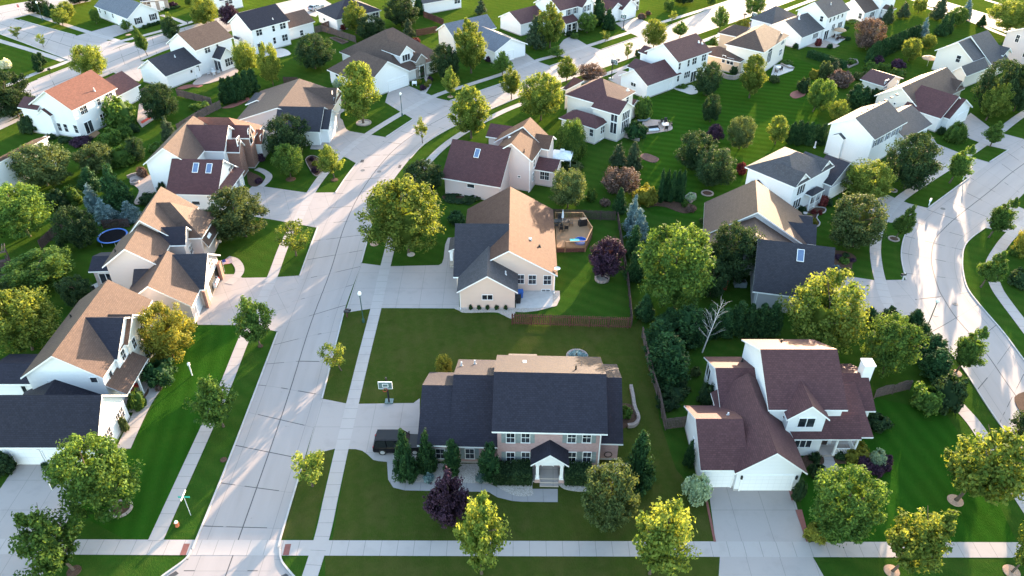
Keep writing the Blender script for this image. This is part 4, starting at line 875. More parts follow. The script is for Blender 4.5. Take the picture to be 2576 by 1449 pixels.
def D3(*a): return sv('30', *a)
h = House('patio_house', 'white house with charcoal roofs whose rear patio has a parasol table', D3(345, 380), D3(575, 290), 2.9, GREYR, WHITE)
l1 = h.wing(h.rect(2.9, D3(345, 380), D3(575, 290), D3(30, 245)), 2.9, 'x', av=(0, D3(180, 210)[1]), ends='gn')
m1 = h.wing(h.rect(5.5, D3(620, 180), D3(830, 100), D3(280, 105)), 5.5, 'x', av=(0, D3(480, 18)[1]))
h.win('s', l1, D3(476, 357), .5, 1.3, 4, mull=False); h.win('w', m1, D3(540, 190), .8, 1.2, 1)
for x, y in ((625, 205), (665, 187), (705, 170), (747, 155)): h.win('s', m1, D3(x, y), .7, 1.0, 1, mull=False)
for x, y, n in ((722, 250, 3), (655, 272, 2)): h.win('s', m1, D3(x, y), .6, 1.4, n, mull=False)
h.door('s', m1, D3(582, 320), 1.9, 2.1, 'patio_door'); h.wing(h.rect(2.9, D3(0, 235), D3(70, 100), D3(290, 160)), 2.9, 'y', pitch=.5, ends='hh')
h.vent(D3(310, 190), l1, 1.0, .18); h.vent(D3(632, 45), m1, .5); h.done()
h = House('far_brown_house', 'white house with brown roof and dark shrubs below its rear windows', D3(975, 135), D3(1190, 60), 2.9, BROWN, WHITE)
l1 = h.wing(h.rect(2.9, D3(975, 135), D3(1130, 82), D3(790, 40)), 2.9, 'x', av=(0, D3(870, -5)[1]), ends='gn')
m1 = h.wing([l1['wr'][1] - .5, l1['wr'][1] + 7, l1['r'][2] - .8, l1['r'][3] + 1], 5.5, 'x', pitch=.5); h.win('w', l1, D3(928, 160), .8, 1.3, 1); h.win('s', l1, D3(1046, 145), .6, 1.3, 3, mull=False); h.win('s', m1, D3(1115, 120), .7, 1.3, 1); h.win('s', m1, D3(1150, 110), .7, 1.3, 2)
h.wing([m1['wr'][0] + .5, m1['wr'][0] + 3.6, m1['r'][2] - 2, m1['r'][2] + 1], 2.9, 'y', pitch=.5, ends='hn'); h.done()

h = House('ridge_vent_house', 'white two storey house with grey roof, roof vents and bay shuttered windows', D3(1090, 1400), D3(1405, 1225), 5.5, GREYR, WHITE)
m1 = h.wing(h.rect(5.5, D3(1090, 1400), D3(1405, 1225), D3(605, 1245)), 5.5, 'x', av=(0, D3(890, 1185)[1]))
for x, y in ((1085, 1430), (1140, 1400), (1208, 1362), (1272, 1325), (1325, 1300)): h.win('s', m1, D3(x, y), .7, 1.4, 1, 'blue', 2)
gq = h.rect(2.9, D3(1380, 1345), D3(1650, 1265)); g1 = h.wing([m1['wr'][1] - 1.5, gq[1], gq[2], gq[2] + 9], 3.2, 'x', pitch=.5, ends='ng'); h.door('e', g1, D3(1585, 1375), 4.6, 2.15, 'garage_door', z0=.05)
fb = h.ray_on(D3(715, 1415), 'w', m1); h.wing([m1['wr'][0] - .8, m1['wr'][0] + .3, fb.y - 1.1, fb.y + 1.1], 3.9, 'x', pitch=.6, ends='gn', oh=.15)
for k in range(7):
    q = h.roof_hit(D3(835 + 62 * k, 1155 - 30 * k), m1); q.y = m1['rb'] + .9; q.z = h.roofz(m1, q.x, q.y); m = MB(); m.box(q.x - .2, q.x + .2, q.y - .2, q.y + .2, q.z - .1, q.z + .15); m.build('roof_vent', SHUT['brown'], m1['roof'])
h.done()

h = House('sunporch_house', 'cream ranch house with dark brown garage gable and rear sun porch', D3(1790, 1210), D3(2060, 1070), 2.9, BROWN, CREAM)
gq = h.rect(2.9, D3(1790, 1210), D3(2060, 1070), D3(1540, 1130)); g1 = h.wing([gq[0], gq[1] - .6, gq[2] + .9, gq[3] + 3.5], 2.9, 'y', av=(0, D3(1975, 970)[1]), ends='gn', roof=MAROON, wall=WHITE)
g2 = h.wing([gq[0] + 1.6, gq[1] + .3, gq[2], gq[2] + 3], 2.7, 'y', zr=g1['zr'] - .6, ends='gn', roof=MAROON, wall=WHITE)
h.door('s', g2, D3(1955, 1190), 4.4, 2.1, 'garage_door', z0=.05)
mq = h.rect(2.9, D3(1150, 925), D3(1530, 1110), D3(1970, 885)); m1 = h.wing(mq, 2.9, 'x', av=(0, D3(1335, 880)[1]), ends='gg')
eq = h.rect(2.9, D3(1865, 920), D3(1975, 880)); e1 = h.wing([eq[0], eq[1], eq[2], m1['rb']], 2.9, 'y', av=(0, D3(1940, 815)[1]), ends='gn'); h.win('s', e1, D3(1920, 915), .7, 1.3, 2)
sq = h.rect(2.7, D3(1020, 820), D3(1095, 725), D3(1170, 872)); s1 = h.wing([sq[0], sq[1] + 1, sq[2], sq[3]], 2.7, 'y', pitch=.35, ends='gn', roof=MAROON); h.win('s', s1, D3(1085, 880), .6, 1.2, 2); h.win('s', s1, D3(1125, 885), .6, 1.2, 2)
h.win('w', m1, D3(1275, 1042), .35, .35, 1, mull=False); h.vent(D3(1295, 860), m1, .8, .12); h.done()

def Zf(u, v): return ((3640 + u / 3.0197) / 1.59006, (80 + v / 3.0197) / 1.59006)
h = House('dormer_house', 'cream house with stepped grey roofs, dormer gable and dish by wall', Zf(300, 365), Zf(765, 500), 4.2, GREYR, CREAM)
m1 = h.wing(h.rect(4.2, Zf(300, 365), Zf(765, 500), y1=(7,)), 4.2, 'y', av=(0, Zf(582, 268)[1]))
fq = h.loc(Zf(1205, 475), 3.0); m2 = h.wing([m1['r'][0], fq.x, h.loc(Zf(735, 200), m1['zr'] + .4).y, fq.y], (4.2, 2.9), 'y', zr=m1['zr'] + .55, ridge=m1['rb'] + .1)
dq = h.rect(4.0, Zf(970, 445), Zf(1060, 325)); h.wing([m1['rb'] + 2, fq.x - .8, (dq[2] + dq[3]) / 2 - .5, (dq[2] + dq[3]) / 2 + 3.2], 3.9, 'x', pitch=.7, ends='ng')
lq = h.rect(2.9, Zf(495, 622), Zf(785, 640), y1=(9,)); h.wing(lq, 2.9, 'y', av=(0, Zf(710, 560)[1]))
h.win('s', m1, Zf(585, 470), .9, 1.4, 1); h.done()
h = House('right_edge_house', 'pale grey house with two storey gable cut by the right edge', (2527, 80), (2640, 118), 5.5, WARM, GREY)
m1 = h.wing(h.rect(5.5, (2527, 80), (2640, 118), y1=(10,)), 5.5, 'y', pitch=.5); h.win('s', m1, D3(2512, 388), .9, 1.6, 1, mull=2); h.win('s', m1, D3(2590, 540), .9, 1.6, 1); h.done()

def Zc(u, v): return ((2800 + u / 2.6828) / 1.59006, (720 + v / 2.6828) / 1.59006)
def D31(*a): return sv('31', *a)
h = House('front_porch_house', 'white two storey house with grey hip roof and small railed front porch', (1874, 419.5), (2001, 472), 5.6, SLATE, WHITE)
mq = h.rect(5.6, (1874, 419.5), (2001, 472), (2098, 416)); m1 = h.wing(mq, 5.6, 'y' if mq[3] - mq[2] > mq[1] - mq[0] else 'x', pitch=.5, ends='hh', roof=GREYR)
for (pa, pb, pc) in (((275, 440), (425, 345), (370, 310)), ((515, 290), (665, 215), (610, 175))):
    q = h.rect(5.5, D31(*pa), D31(*pb)); g = h.wing([m1['rb'] if m1['axis'] == 'y' else mq[1] - 4.5, q[1], q[2], q[3]], 5.5, 'x', pitch=.75, ends='ng', oh=.3, roof=GREYR)
    h.win('e', g, D31((pa[0] + pb[0]) / 2 - 20, (pa[1] + pb[1]) / 2 + 65), .6, 1.5, 3, mull=False)
h.win('e', g, D31(280, 600), .6, 1.7, 2, mull=False) if False else None
pq = h.rect(2.9, D31(375, 445), D31(445, 530), D31(575, 455)); p1 = h.wing([mq[1] - .6, pq[1], pq[2], pq[3]], 2.9, 'x', pitch=.4, ends='nh', body=False)
for k in (.06, .5, .94): h.post(pq[1] - .3, pq[2] + k * (pq[3] - pq[2]), .3, 2.7, .09)
m = MB(); m.box(mq[1] - .4, pq[1] - .2, pq[2] + .1, pq[3] - .1, 0, .35); h.part('porch_floor', m, DRIVE)
m = MB(); m.box(pq[1] - .33, pq[1] - .27, pq[2] + .2, pq[3] - .2, 1.1, 1.18); k = pq[2] + .2
while k < pq[3] - .2: m.box(pq[1] - .32, pq[1] - .28, k, k + .05, .35, 1.1); k += .2
h.part('railing', m, TRIM); h.door('e', m1, D31(430, 560), 1.0, 2.1, z0=.35, mat=DOORD); h.win('e', m1, D31(285, 600), .6, 1.6, 3, mull=False)
fb = h.ray_on(Zc(615, 75), 's', m1); h.wing([fb.x - 1.1, fb.x + 1.1, m1['wr'][2] - .8, m1['wr'][2] + .3], 3.6, 'y', pitch=.6, ends='gn', oh=.15)
ga = h.rect(2.9, D31(610, 300), D31(800, 330)); g1 = h.wing([mq[1] - 3, h.loc(D31(690, 400), 2.9).x, mq[3] - 1.5, mq[3] + 7.0], 3.0, 'x', pitch=.6, ends='gg', wall=GREY); h.door('e', g1, D31(640, 460), 4.4, 2.1, 'garage_door', z0=.05); h.vent(D31(470, 30), g1, 1.0, .12); h.done()

h = House('grey_house', 'grey house with weathered roofs, single skylight and lit upper slope', Zc(565, 1195), Zc(900, 1237), 2.9, GREYR, GREY)
g1 = h.wing(h.rect(2.9, Zc(565, 1195), Zc(900, 1237), x1=h.loc(Zc(1408, 1290), 2.9).x, y1=(10.8,)), 2.9, 'x', av=(0, Zc(600, 630)[1]), roof=SLATE)
h.skylight(Zc(1078, 812), g1, .75, 1.5)
xa = h.loc(Zc(605, 350), 7.5).x; sy = h.loc(Zc(630, 345), 7.5).y; le = h.loc(Zc(112, 470), 2.9); re = h.loc(Zc(1020, 605), 2.9); fe = h.loc(Zc(905, 350), 2.9)
nn = h.wing([xa - 6.2, xa + 6.2, g1['r'][3] - 3.2, sy + .5], 2.9, 'y', av=(0, Zc(600, 600)[1]), ridge=xa, roof=WARM)
ff = h.wing([xa - 6.4, xa + 7.6, sy, sy + 9.5], 2.9, 'y', av=(0, Zc(630, 345)[1]), ridge=xa + .2, roof=WARM)
h.wing([xa + 2, xa + 8.8, sy + .8, sy + 6.2], 2.9, 'x', pitch=.62, ends='ng', roof=SLATE); h.wing([xa + 6, xa + 8.9, sy + 6.5, sy + 9.2], 2.8, 'x', pitch=.4, ends='ng', roof=SLATE)
h.win('s', nn, Zc(365, 1110), .5, .4, 2, mull=False); h.win('s', nn, Zc(420, 1000), .9, 1.3, 1); h.vent(Zc(368, 520), nn, .5, .06, PIPED)
h.spout(g1['wr'][0] + .3, g1['wr'][2] - .06, 2.7); h.done()
# ---------------------------------------------------------------- trees and shrubs
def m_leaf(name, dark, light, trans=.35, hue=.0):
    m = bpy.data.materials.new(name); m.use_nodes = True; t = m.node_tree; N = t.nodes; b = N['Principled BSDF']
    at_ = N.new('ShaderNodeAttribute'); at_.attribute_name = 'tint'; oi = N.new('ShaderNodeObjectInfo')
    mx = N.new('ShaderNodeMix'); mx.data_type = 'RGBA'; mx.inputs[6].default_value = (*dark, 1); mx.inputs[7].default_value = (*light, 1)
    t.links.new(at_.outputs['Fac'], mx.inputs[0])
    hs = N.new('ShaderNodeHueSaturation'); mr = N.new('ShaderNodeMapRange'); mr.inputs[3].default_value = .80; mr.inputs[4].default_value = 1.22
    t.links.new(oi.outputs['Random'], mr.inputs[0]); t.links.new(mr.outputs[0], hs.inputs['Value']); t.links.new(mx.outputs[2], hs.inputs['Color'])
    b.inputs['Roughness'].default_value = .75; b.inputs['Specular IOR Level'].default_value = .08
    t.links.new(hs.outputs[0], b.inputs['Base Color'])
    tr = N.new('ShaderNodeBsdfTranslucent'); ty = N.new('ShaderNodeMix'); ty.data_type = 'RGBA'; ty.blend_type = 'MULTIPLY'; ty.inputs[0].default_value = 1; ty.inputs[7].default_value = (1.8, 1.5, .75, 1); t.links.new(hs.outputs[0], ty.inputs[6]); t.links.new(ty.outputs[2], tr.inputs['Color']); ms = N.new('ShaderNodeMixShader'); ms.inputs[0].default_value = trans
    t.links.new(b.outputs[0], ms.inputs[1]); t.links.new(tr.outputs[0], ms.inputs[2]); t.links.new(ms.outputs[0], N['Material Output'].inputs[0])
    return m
BARK = m_plain('bark', (.10, .075, .06), .95, .1, .3, 6); BIRCHB = m_plain('white_bark', (.42, .40, .38), .8, .2, .15, 4)
LEAFM = {
    'green': m_leaf('maple_leaves', (0.0342, 0.0792, 0.0190), (0.1180, 0.1972, 0.0406)), 'lime': m_leaf('lime_leaves', (.056, .102, .020), (.205, .255, .055), .42),
    'dark': m_leaf('dark_leaves', (0.0133, 0.0329, 0.0159), (0.0500, 0.0867, 0.0329), .28), 'gold': m_leaf('golden_leaves', (.10, .115, .020), (.25, .25, .045), .3),
    'purple': m_leaf('purple_leaves', (.022, .013, .026), (.075, .038, .066), .12), 'copper': m_leaf('copper_leaves', (.060, .042, .036), (.20, .135, .115), .2),
    'thuja': m_leaf('thuja_sprays', (.010, .034, .014), (.042, .095, .030), .15), 'spruce': m_leaf('blue_spruce_needles', (0.0541, 0.0998, 0.1092), (0.2090, 0.3006, 0.3182), .15),
    'fir': m_leaf('fir_needles', (0.0245, 0.0469, 0.0245), (0.0735, 0.1043, 0.0518), .15), 'olive': m_leaf('olive_leaves', (0.0338, 0.0600, 0.0225), (0.1125, 0.1500, 0.0562), .3), 'red': m_leaf('red_leaves', (.07, .016, .018), (.18, .045, .045), .15),
    'pale': m_leaf('pale_leaves', (0.175, 0.263, 0.175), (0.351, 0.432, 0.297), .3), 'white': m_leaf('white_blossom', (0.270, 0.324, 0.216), (0.945, 0.918, 0.837), .3), 'flower': m_leaf('flower_bed_leaves', (0.052, 0.105, 0.035), (0.405, 0.270, 0.135), .3)}
PROF = {
    'round': lambda t: (1 - abs(2 * (t * .93 + .02) - .92) ** 2.3) ** .5 if 0 <= t <= 1 else 0, 'dome': lambda t: max(0, 1 - (max(0, t - .28) / .72) ** 2.2) ** .5 * (.55 + .45 * min(1, t / .28)),
    'pear': lambda t: min(1, (t / .28) ** .6) * max(0, 1 - max(0, (t - .28) / .72) ** 1.25), 'oval': lambda t: math.sin(math.pi * min(1, t * .93 + .05) ** .85) ** .75,
    'cone': lambda t: min(1, (t / .10) ** .5) * max(0, 1 - t) ** .85, 'column': lambda t: min(1, (t / .12) ** .5) * max(0, 1 - t ** 2.6) ** .75, 'vase': lambda t: (.45 + .55 * min(1, t / .55)) * max(0, 1 - max(0, (t - .55) / .45) ** 2.0) ** .55}
EXT = {}
def crown(name_key, name, mat, H, Rr, clear, prof, ncl, per, leaf, seed, cr=.26, el=1.0, core=.42, shell=.45, droop=0.0, upw=.25):
    """leaf crown as one mesh of many leaf blades gathered in clumps on boughs; H tree height, Rr crown radius, clear = trunk left bare"""
    rng = np.random.default_rng(seed); f = PROF[prof]; z0 = H * clear; hc = H - z0
    V, T = [], []; ts = np.linspace(0.02, .985, 60); w = np.array([f(t) + .08 for t in ts]); w /= w.sum()
    lob = rng.uniform(0, math.tau, 5); lf = rng.integers(2, 6, 5)
    def wob(a, t): return 1 + .09 * sum(math.sin(lf[i] * a + lob[i] + 3 * t * (i - 2)) for i in range(3))
    C, Rd, D = [], [], []
    for _ in range(ncl):
        t = min(.985, max(.015, rng.choice(ts, p=w) + rng.normal(0, .02))); a = rng.uniform(0, math.tau); k = shell + (1 - shell) * rng.random() ** .5
        r = f(t) * Rr * k * wob(a, t); c = np.array([r * math.cos(a), r * math.sin(a), z0 + t * hc]); C.append(c)
        d = np.array([math.cos(a) * (1 - t * .7), math.sin(a) * (1 - t * .7), .25 + t - droop * 2]); D.append(d / np.linalg.norm(d))
        Rd.append(cr * Rr * rng.uniform(.6, 1.25) * (.55 + .45 * min(1, f(t) + .2)))
    for c, d, r in zip(C, D, Rd):
        n = int(per * rng.uniform(.75, 1.25)); q = rng.normal(size=(n, 3)); q /= np.linalg.norm(q, axis=1)[:, None]; q *= (rng.random(n) ** .4)[:, None]
        p = c + q * r + np.outer(q @ d, d) * r * (el - 1)
        p[:, 2] = np.maximum(p[:, 2], .12)
        nr = q + .55 * rng.normal(size=(n, 3)) + np.array([0, 0, upw]); nr /= np.linalg.norm(nr, axis=1)[:, None]
        u = np.cross(nr, rng.normal(size=(n, 3))); u /= np.linalg.norm(u, axis=1)[:, None]; v = np.cross(nr, u); s = leaf * rng.uniform(.6, 1.3, n)[:, None]
        V.append(np.stack([p - u * s * .62, p - v * s * .40, p + u * s * .62, p + v * s * .40], 1).reshape(-1, 3))
        T.append(np.clip(rng.normal(.40, .22) + rng.normal(0, .26, n), 0, 1))
    V = np.concatenate(V); T = np.concatenate(T); nq = len(T); F = np.arange(nq * 4).reshape(-1, 4)
    if core:                                         # inner dark green core, keeps the crown from being see-through
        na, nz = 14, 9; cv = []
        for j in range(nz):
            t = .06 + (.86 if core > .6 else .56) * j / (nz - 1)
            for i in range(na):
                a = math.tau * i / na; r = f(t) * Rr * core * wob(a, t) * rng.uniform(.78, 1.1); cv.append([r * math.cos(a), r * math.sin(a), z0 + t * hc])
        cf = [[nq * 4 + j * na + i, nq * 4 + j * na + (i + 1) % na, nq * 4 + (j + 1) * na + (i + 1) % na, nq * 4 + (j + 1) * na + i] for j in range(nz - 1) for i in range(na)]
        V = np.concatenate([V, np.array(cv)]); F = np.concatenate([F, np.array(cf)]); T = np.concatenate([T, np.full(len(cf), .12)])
    me = bpy.data.meshes.new(name); me.vertices.add(len(V)); me.vertices.foreach_set('co', V.astype(np.float32).ravel())
    me.loops.add(F.size); me.loops.foreach_set('vertex_index', F.astype(np.int32).ravel()); me.polygons.add(len(F)); me.polygons.foreach_set('loop_start', np.arange(0, F.size, 4, dtype=np.int32))
    EXT[name_key] = (float(np.percentile(np.hypot(V[:, 0], V[:, 1]), 97.5)), float(np.percentile(V[:, 2], 99.6)))
    me.update(calc_edges=True); a = me.attributes.new('tint', 'FLOAT', 'FACE'); a.data.foreach_set('value', T.astype(np.float32)); me.materials.append(LEAFM[mat]); me.validate(); return me
def trunk(name, H, Rr, clear, seed, mat=BARK, r0=None, limbs=7):
    rng = random.Random(seed); mb = MB(); r0 = r0 or max(.07, H * .018); top = H * (clear + (1 - clear) * .7); P = [Vector((0, 0, -.1))]
    for k in range(1, 6): P.append(Vector((rng.uniform(-.03, .03) * H * k / 5, rng.uniform(-.03, .03) * H * k / 5, top * k / 5)))
    mb.tube([P[0], P[0] + Vector((0, 0, .3))] + P[1:], [r0 * 1.5, r0 * 1.05] + [r0 * (1 - .16 * k) for k in range(1, 6)], 8)
    for k in range(limbs):
        a = k * 2.4 + rng.uniform(-.4, .4); s = .3 + .65 * k / limbs; i = min(4, int(s * 5)); b = P[i].lerp(P[i + 1], s * 5 - i) if i < 5 else P[5]
        b = Vector((b.x, b.y, max(b.z, H * clear * .9))); L = Rr * rng.uniform(.5, .8); e = b + Vector((math.cos(a) * L, math.sin(a) * L, L * rng.uniform(.5, 1.0)))
        mb.tube([b, b.lerp(e, .5) + Vector((0, 0, -.05 * L)), e], [r0 * .5, r0 * .34, r0 * .12], 5)
    return mb.mesh(name, mat, True)
CLR = dict(maple=.16, locust=.18, sapling=.26, youngmaple=.2)
SPEC = {}   # kind: (leaf material, H, R, clear, profile, clumps, leaves per clump, leaf size, options, variants)
def spec(k, mat, H, Rr, clear, prof, ncl, per, leaf, var=2, nolimb=False, **kw):
    SPEC[k] = dict(m=[crown(k, 'crown', mat, H, Rr, clear, prof, ncl, per, leaf, 11 * i + hash_(k), **kw) for i in range(var)],
                   R=EXT[k][0], H=EXT[k][1], t=None if nolimb else [trunk('trunk', H, Rr, clear, 5 * i + hash_(k)) for i in range(var)])
def hash_(s): return sum((i + 3) * ord(c) for i, c in enumerate(s)) % 9973
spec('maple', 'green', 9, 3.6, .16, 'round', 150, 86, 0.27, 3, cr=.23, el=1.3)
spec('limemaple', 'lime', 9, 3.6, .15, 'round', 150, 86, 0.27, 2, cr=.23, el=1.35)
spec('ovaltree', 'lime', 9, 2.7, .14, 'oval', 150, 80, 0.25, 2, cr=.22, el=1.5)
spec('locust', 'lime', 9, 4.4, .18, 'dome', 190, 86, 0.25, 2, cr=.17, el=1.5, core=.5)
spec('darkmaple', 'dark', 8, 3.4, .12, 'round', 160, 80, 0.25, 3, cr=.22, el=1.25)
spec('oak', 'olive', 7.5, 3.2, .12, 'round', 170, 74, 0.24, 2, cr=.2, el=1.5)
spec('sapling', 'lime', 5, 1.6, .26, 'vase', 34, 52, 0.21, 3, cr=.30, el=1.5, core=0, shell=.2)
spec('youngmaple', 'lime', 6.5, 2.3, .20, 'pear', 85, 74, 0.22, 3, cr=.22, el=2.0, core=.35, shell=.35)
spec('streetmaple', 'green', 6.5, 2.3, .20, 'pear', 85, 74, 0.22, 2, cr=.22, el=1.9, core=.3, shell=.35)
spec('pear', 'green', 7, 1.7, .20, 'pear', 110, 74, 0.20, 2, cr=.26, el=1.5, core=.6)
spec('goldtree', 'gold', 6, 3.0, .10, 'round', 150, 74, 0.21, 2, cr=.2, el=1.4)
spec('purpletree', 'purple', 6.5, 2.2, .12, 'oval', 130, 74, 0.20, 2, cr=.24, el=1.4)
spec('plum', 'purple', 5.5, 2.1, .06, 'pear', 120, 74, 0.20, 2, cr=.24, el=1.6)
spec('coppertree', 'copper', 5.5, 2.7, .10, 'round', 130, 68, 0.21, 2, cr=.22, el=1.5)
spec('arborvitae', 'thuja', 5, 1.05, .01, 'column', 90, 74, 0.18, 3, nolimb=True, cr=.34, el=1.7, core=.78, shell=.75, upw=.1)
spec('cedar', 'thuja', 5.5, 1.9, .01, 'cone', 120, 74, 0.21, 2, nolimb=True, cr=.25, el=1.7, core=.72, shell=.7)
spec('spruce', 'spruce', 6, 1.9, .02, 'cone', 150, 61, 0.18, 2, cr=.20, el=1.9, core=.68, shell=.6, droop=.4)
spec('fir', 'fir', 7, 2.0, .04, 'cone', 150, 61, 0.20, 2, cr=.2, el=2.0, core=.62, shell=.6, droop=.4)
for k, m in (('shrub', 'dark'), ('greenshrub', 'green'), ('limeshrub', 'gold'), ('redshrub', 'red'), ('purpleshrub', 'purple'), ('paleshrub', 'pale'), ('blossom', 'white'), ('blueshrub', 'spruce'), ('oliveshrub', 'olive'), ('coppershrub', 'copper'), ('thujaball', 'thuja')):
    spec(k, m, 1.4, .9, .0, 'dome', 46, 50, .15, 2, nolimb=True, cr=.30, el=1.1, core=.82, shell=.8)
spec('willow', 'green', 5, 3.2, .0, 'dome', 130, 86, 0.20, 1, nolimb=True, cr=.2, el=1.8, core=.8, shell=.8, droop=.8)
CAT = dict(shrub='shrub')
_n = {}
def T(k, sheet, u, v, vt, w, label, name=None, cat=None, group=None, lean=(0, 0), cu=None):
    """plant a tree: foot sighting (u, v), row of its top vt, crown width w on plan sheet; label tells which one"""
    S_ = SPEC[k]; p = K(sheet, u, v); d = sv(sheet, u, vt); h = max(.5, height_at(p, d[1]))
    mid = Vector((p.x, p.y, h * .5)); r = w / 4 * px_m(mid) / 2; i = _n.get(k, 0); _n[k] = i + 1; vi = i % len(S_['m'])
    ca = h * (1 - CLR.get(k, .1)) / 2; tn = (CAM_H - h) / p.y; h = max(.4, h - ((ca * ca + (r * tn) ** 2) ** .5 - ca) * (.45 if k in ('spruce', 'fir', 'cedar', 'pear', 'youngmaple', 'plum') else .9))   # the sighted top is the near rim of the crown
    sh = 'shrub' in k or k in ('blossom', 'thujaball', 'willow')
    nm = name or {'arborvitae': 'arborvitae', 'cedar': 'cedar_tree', 'spruce': 'blue_spruce', 'fir': 'fir_tree'}.get(k, 'shrub' if sh else 'tree')
    ct = cat or ('shrub' if sh else 'tree'); gr = group or ('shrubs in the garden beds' if sh else {'arborvitae': 'arborvitae', 'cedar': 'cedars', 'spruce': 'blue spruces', 'fir': 'firs'}.get(k, 'trees in the yards and verges'))
    rz = (i * 2.399) % math.tau; sc = (r / S_['R'], r / S_['R'], h / S_['H'])
    if S_['t'] is None:
        o = bpy.data.objects.new(nm, S_['m'][vi]); COL.objects.link(o); tag(o, label, ct, gr)
    else:
        o = empty(nm, label=label, cat=ct, group=gr)
        t = bpy.data.objects.new('trunk', S_['t'][vi]); COL.objects.link(t); t.parent = o; c = bpy.data.objects.new('crown', S_['m'][vi]); COL.objects.link(c); c.parent = o
        if cu is not None:                            # crown stands off the foot: the trunk leans
            dx = (cu - u) / 4 * px_m(mid); o.rotation_euler = (0, math.atan2(dx, h * .6), 0)
    o.location = p; o.scale = sc
    if cu is None: o.rotation_euler = (lean[0], lean[1], rz)
    return o
# ---------------------------------------------------------------- every tree and shrub, sheet by sheet
T('limemaple', '00', 945, 800, 455, 340, 'tall light green tree between the russet house and the upper left street')
T('darkmaple', '00', 190, 1180, 720, 480, 'big dark green tree left of the russet roofed house', cu=150)
T('darkmaple', '00', 1650, 1200, 835, 360, 'dark round tree right of the russet house by its colourful patio')
T('greenshrub', '00', 1240, 1250, 975, 345, 'bright green round tree in front of the russet house rear wall', name='tree', cat='tree', group='trees in the yards and verges')
T('pear', '00', 1485, 562, 265, 125, 'slim pointed street tree on verge left of the sunroom house', cu=1450)
T('streetmaple', '00', 1280, 320, 190, 105, 'small round tree in front of the shuttered ranch house garage')
T('sapling', '00', 180, 390, 255, 115, 'first thin sapling on the long verge at upper left, leftmost')
T('sapling', '00', 438, 472, 340, 105, 'second thin sapling on the upper left verge, nearer the corner')
T('arborvitae', '00', 400, 720, 550, 100, 'bright narrow evergreen at edge of the striped lawn, left of its pair'); T('arborvitae', '00', 430, 655, 528, 95, 'bright narrow evergreen at edge of the striped lawn, right of its pair')
T('blossom', '00', 65, 690, 592, 105, 'white blossoming shrub on the striped lawn at left edge')
T('limemaple', '00', 635, 255, 85, 190, 'yellow green young tree beside the upper left pavement')
T('limemaple', '00', 690, 190, 18, 170, 'taller yellow green tree just behind the young pavement tree')
T('darkmaple', '00', 400, 130, -20, 230, 'dark tree behind the far street lamp at upper left'); T('arborvitae', '00', 500, 170, 40, 100, 'dark column evergreen next to the upper left white fence, left one'); T('arborvitae', '00', 560, 175, 40, 90, 'dark column evergreen next to the upper left white fence, right one')
T('darkmaple', '00', 800, 30, -120, 240, 'dark tree at the photo top left of the shuttered ranch house')
T('maple', '00', 975, 240, 85, 100, 'small green tree at left corner of the shuttered ranch house')
T('darkmaple', '00', 1735, 400, 170, 175, 'dark pointed tree above the sunroom house garage'); T('limemaple', '00', 1735, 330, 125, 80, 'slender yellow green tree behind the dark pointed tree')
T('limemaple', '00', 2080, 250, -30, 290, 'large yellow green tree above the brown roof of the sunroom house'); T('limemaple', '00', 1995, 240, 150, 110, 'small yellow green tree left of the large yellow tree')
T('purpletree', '00', 2330, 270, 30, 200, 'dark purple tree left of the two storey charcoal roofed house')
T('streetmaple', '00', 1640, 95, 35, 70, 'small ball shaped tree before the stone cottage'); T('purpleshrub', '00', 1745, 65, 12, 85, 'purple shrub before the stone cottage'); T('maple', '00', 1910, 60, -30, 90, 'half seen green tree right of the stone cottage')
for i, (x, y) in enumerate(((1460, 282), (1507, 264), (1556, 254), (1600, 240))): T('thujaball', '00', x, y, y - 36, 56, 'dark clipped ball shrub in the row under the shuttered windows')
for i, (x, y) in enumerate(((1680, 105), (1740, 90), (1790, 78))): T('thujaball', '00', x, y, y - 28, 56, 'dark low shrub in the cottage front bed')
for i, (x, y, t) in enumerate(((2285, 1050, 790), (2360, 1030, 770), (2430, 1005, 745), (2500, 970, 715), (2560, 930, 690))): T('arborvitae', '00', x, y, t, 135, 'dark arborvitae in the screen behind the parapet garden', group='arborvitae screen between two back lawns')
T('limemaple', '00', 2500, 760, 430, 250, 'light green tree left of its bright twin behind the white two storey house'); T('limemaple', '10', 175, 860, 430, 225, 'bright green spire topped tree right of its light green twin')
T('darkmaple', '10', 600, 690, 350, 370, 'dark round tree right of the white two storey house patio')
T('ovaltree', '10', 1010, 340, 10, 240, 'tall tree with golden crown in front of the navy hip roof'); T('darkmaple', '10', 1175, 400, 155, 330, 'broad dark tree with yellow tips beside the tall golden tree')
T('darkmaple', '10', 1470, 270, -40, 350, 'big dark tree at top centre left of the red fence'); T('arborvitae', '10', 1640, 150, -20, 110, 'dark narrow tree right of the big dark tree')
T('fir', '10', 1540, 395, 195, 150, 'pointed green conifer behind the stone entry house'); T('fir', '10', 2265, 140, -5, 135, 'small conifer on the striped lawn at top centre')
T('redshrub', '10', 870, 300, 238, 85, 'round dark red shrub beside the navy hip house'); T('shrub', '10', 1850, 78, 35, 55, 'dark ball shrub along the top white wall'); T('purpleshrub', '10', 1930, 62, 18, 55, 'purple ball shrub along the top white wall'); T('redshrub', '10', 1610, 440, 380, 110, 'reddish shrub behind the stone entry house roof')
T('ovaltree', '10', 1080, 1240, 625, 400, 'tall light green maple in a stone ring before the stone entry house')
T('darkmaple', '10', 1915, 790, 445, 310, 'dark round tree right of the stone entry'); T('ovaltree', '10', 2165, 735, 200, 310, 'tall sunlit tree in front of the blue roofed house')
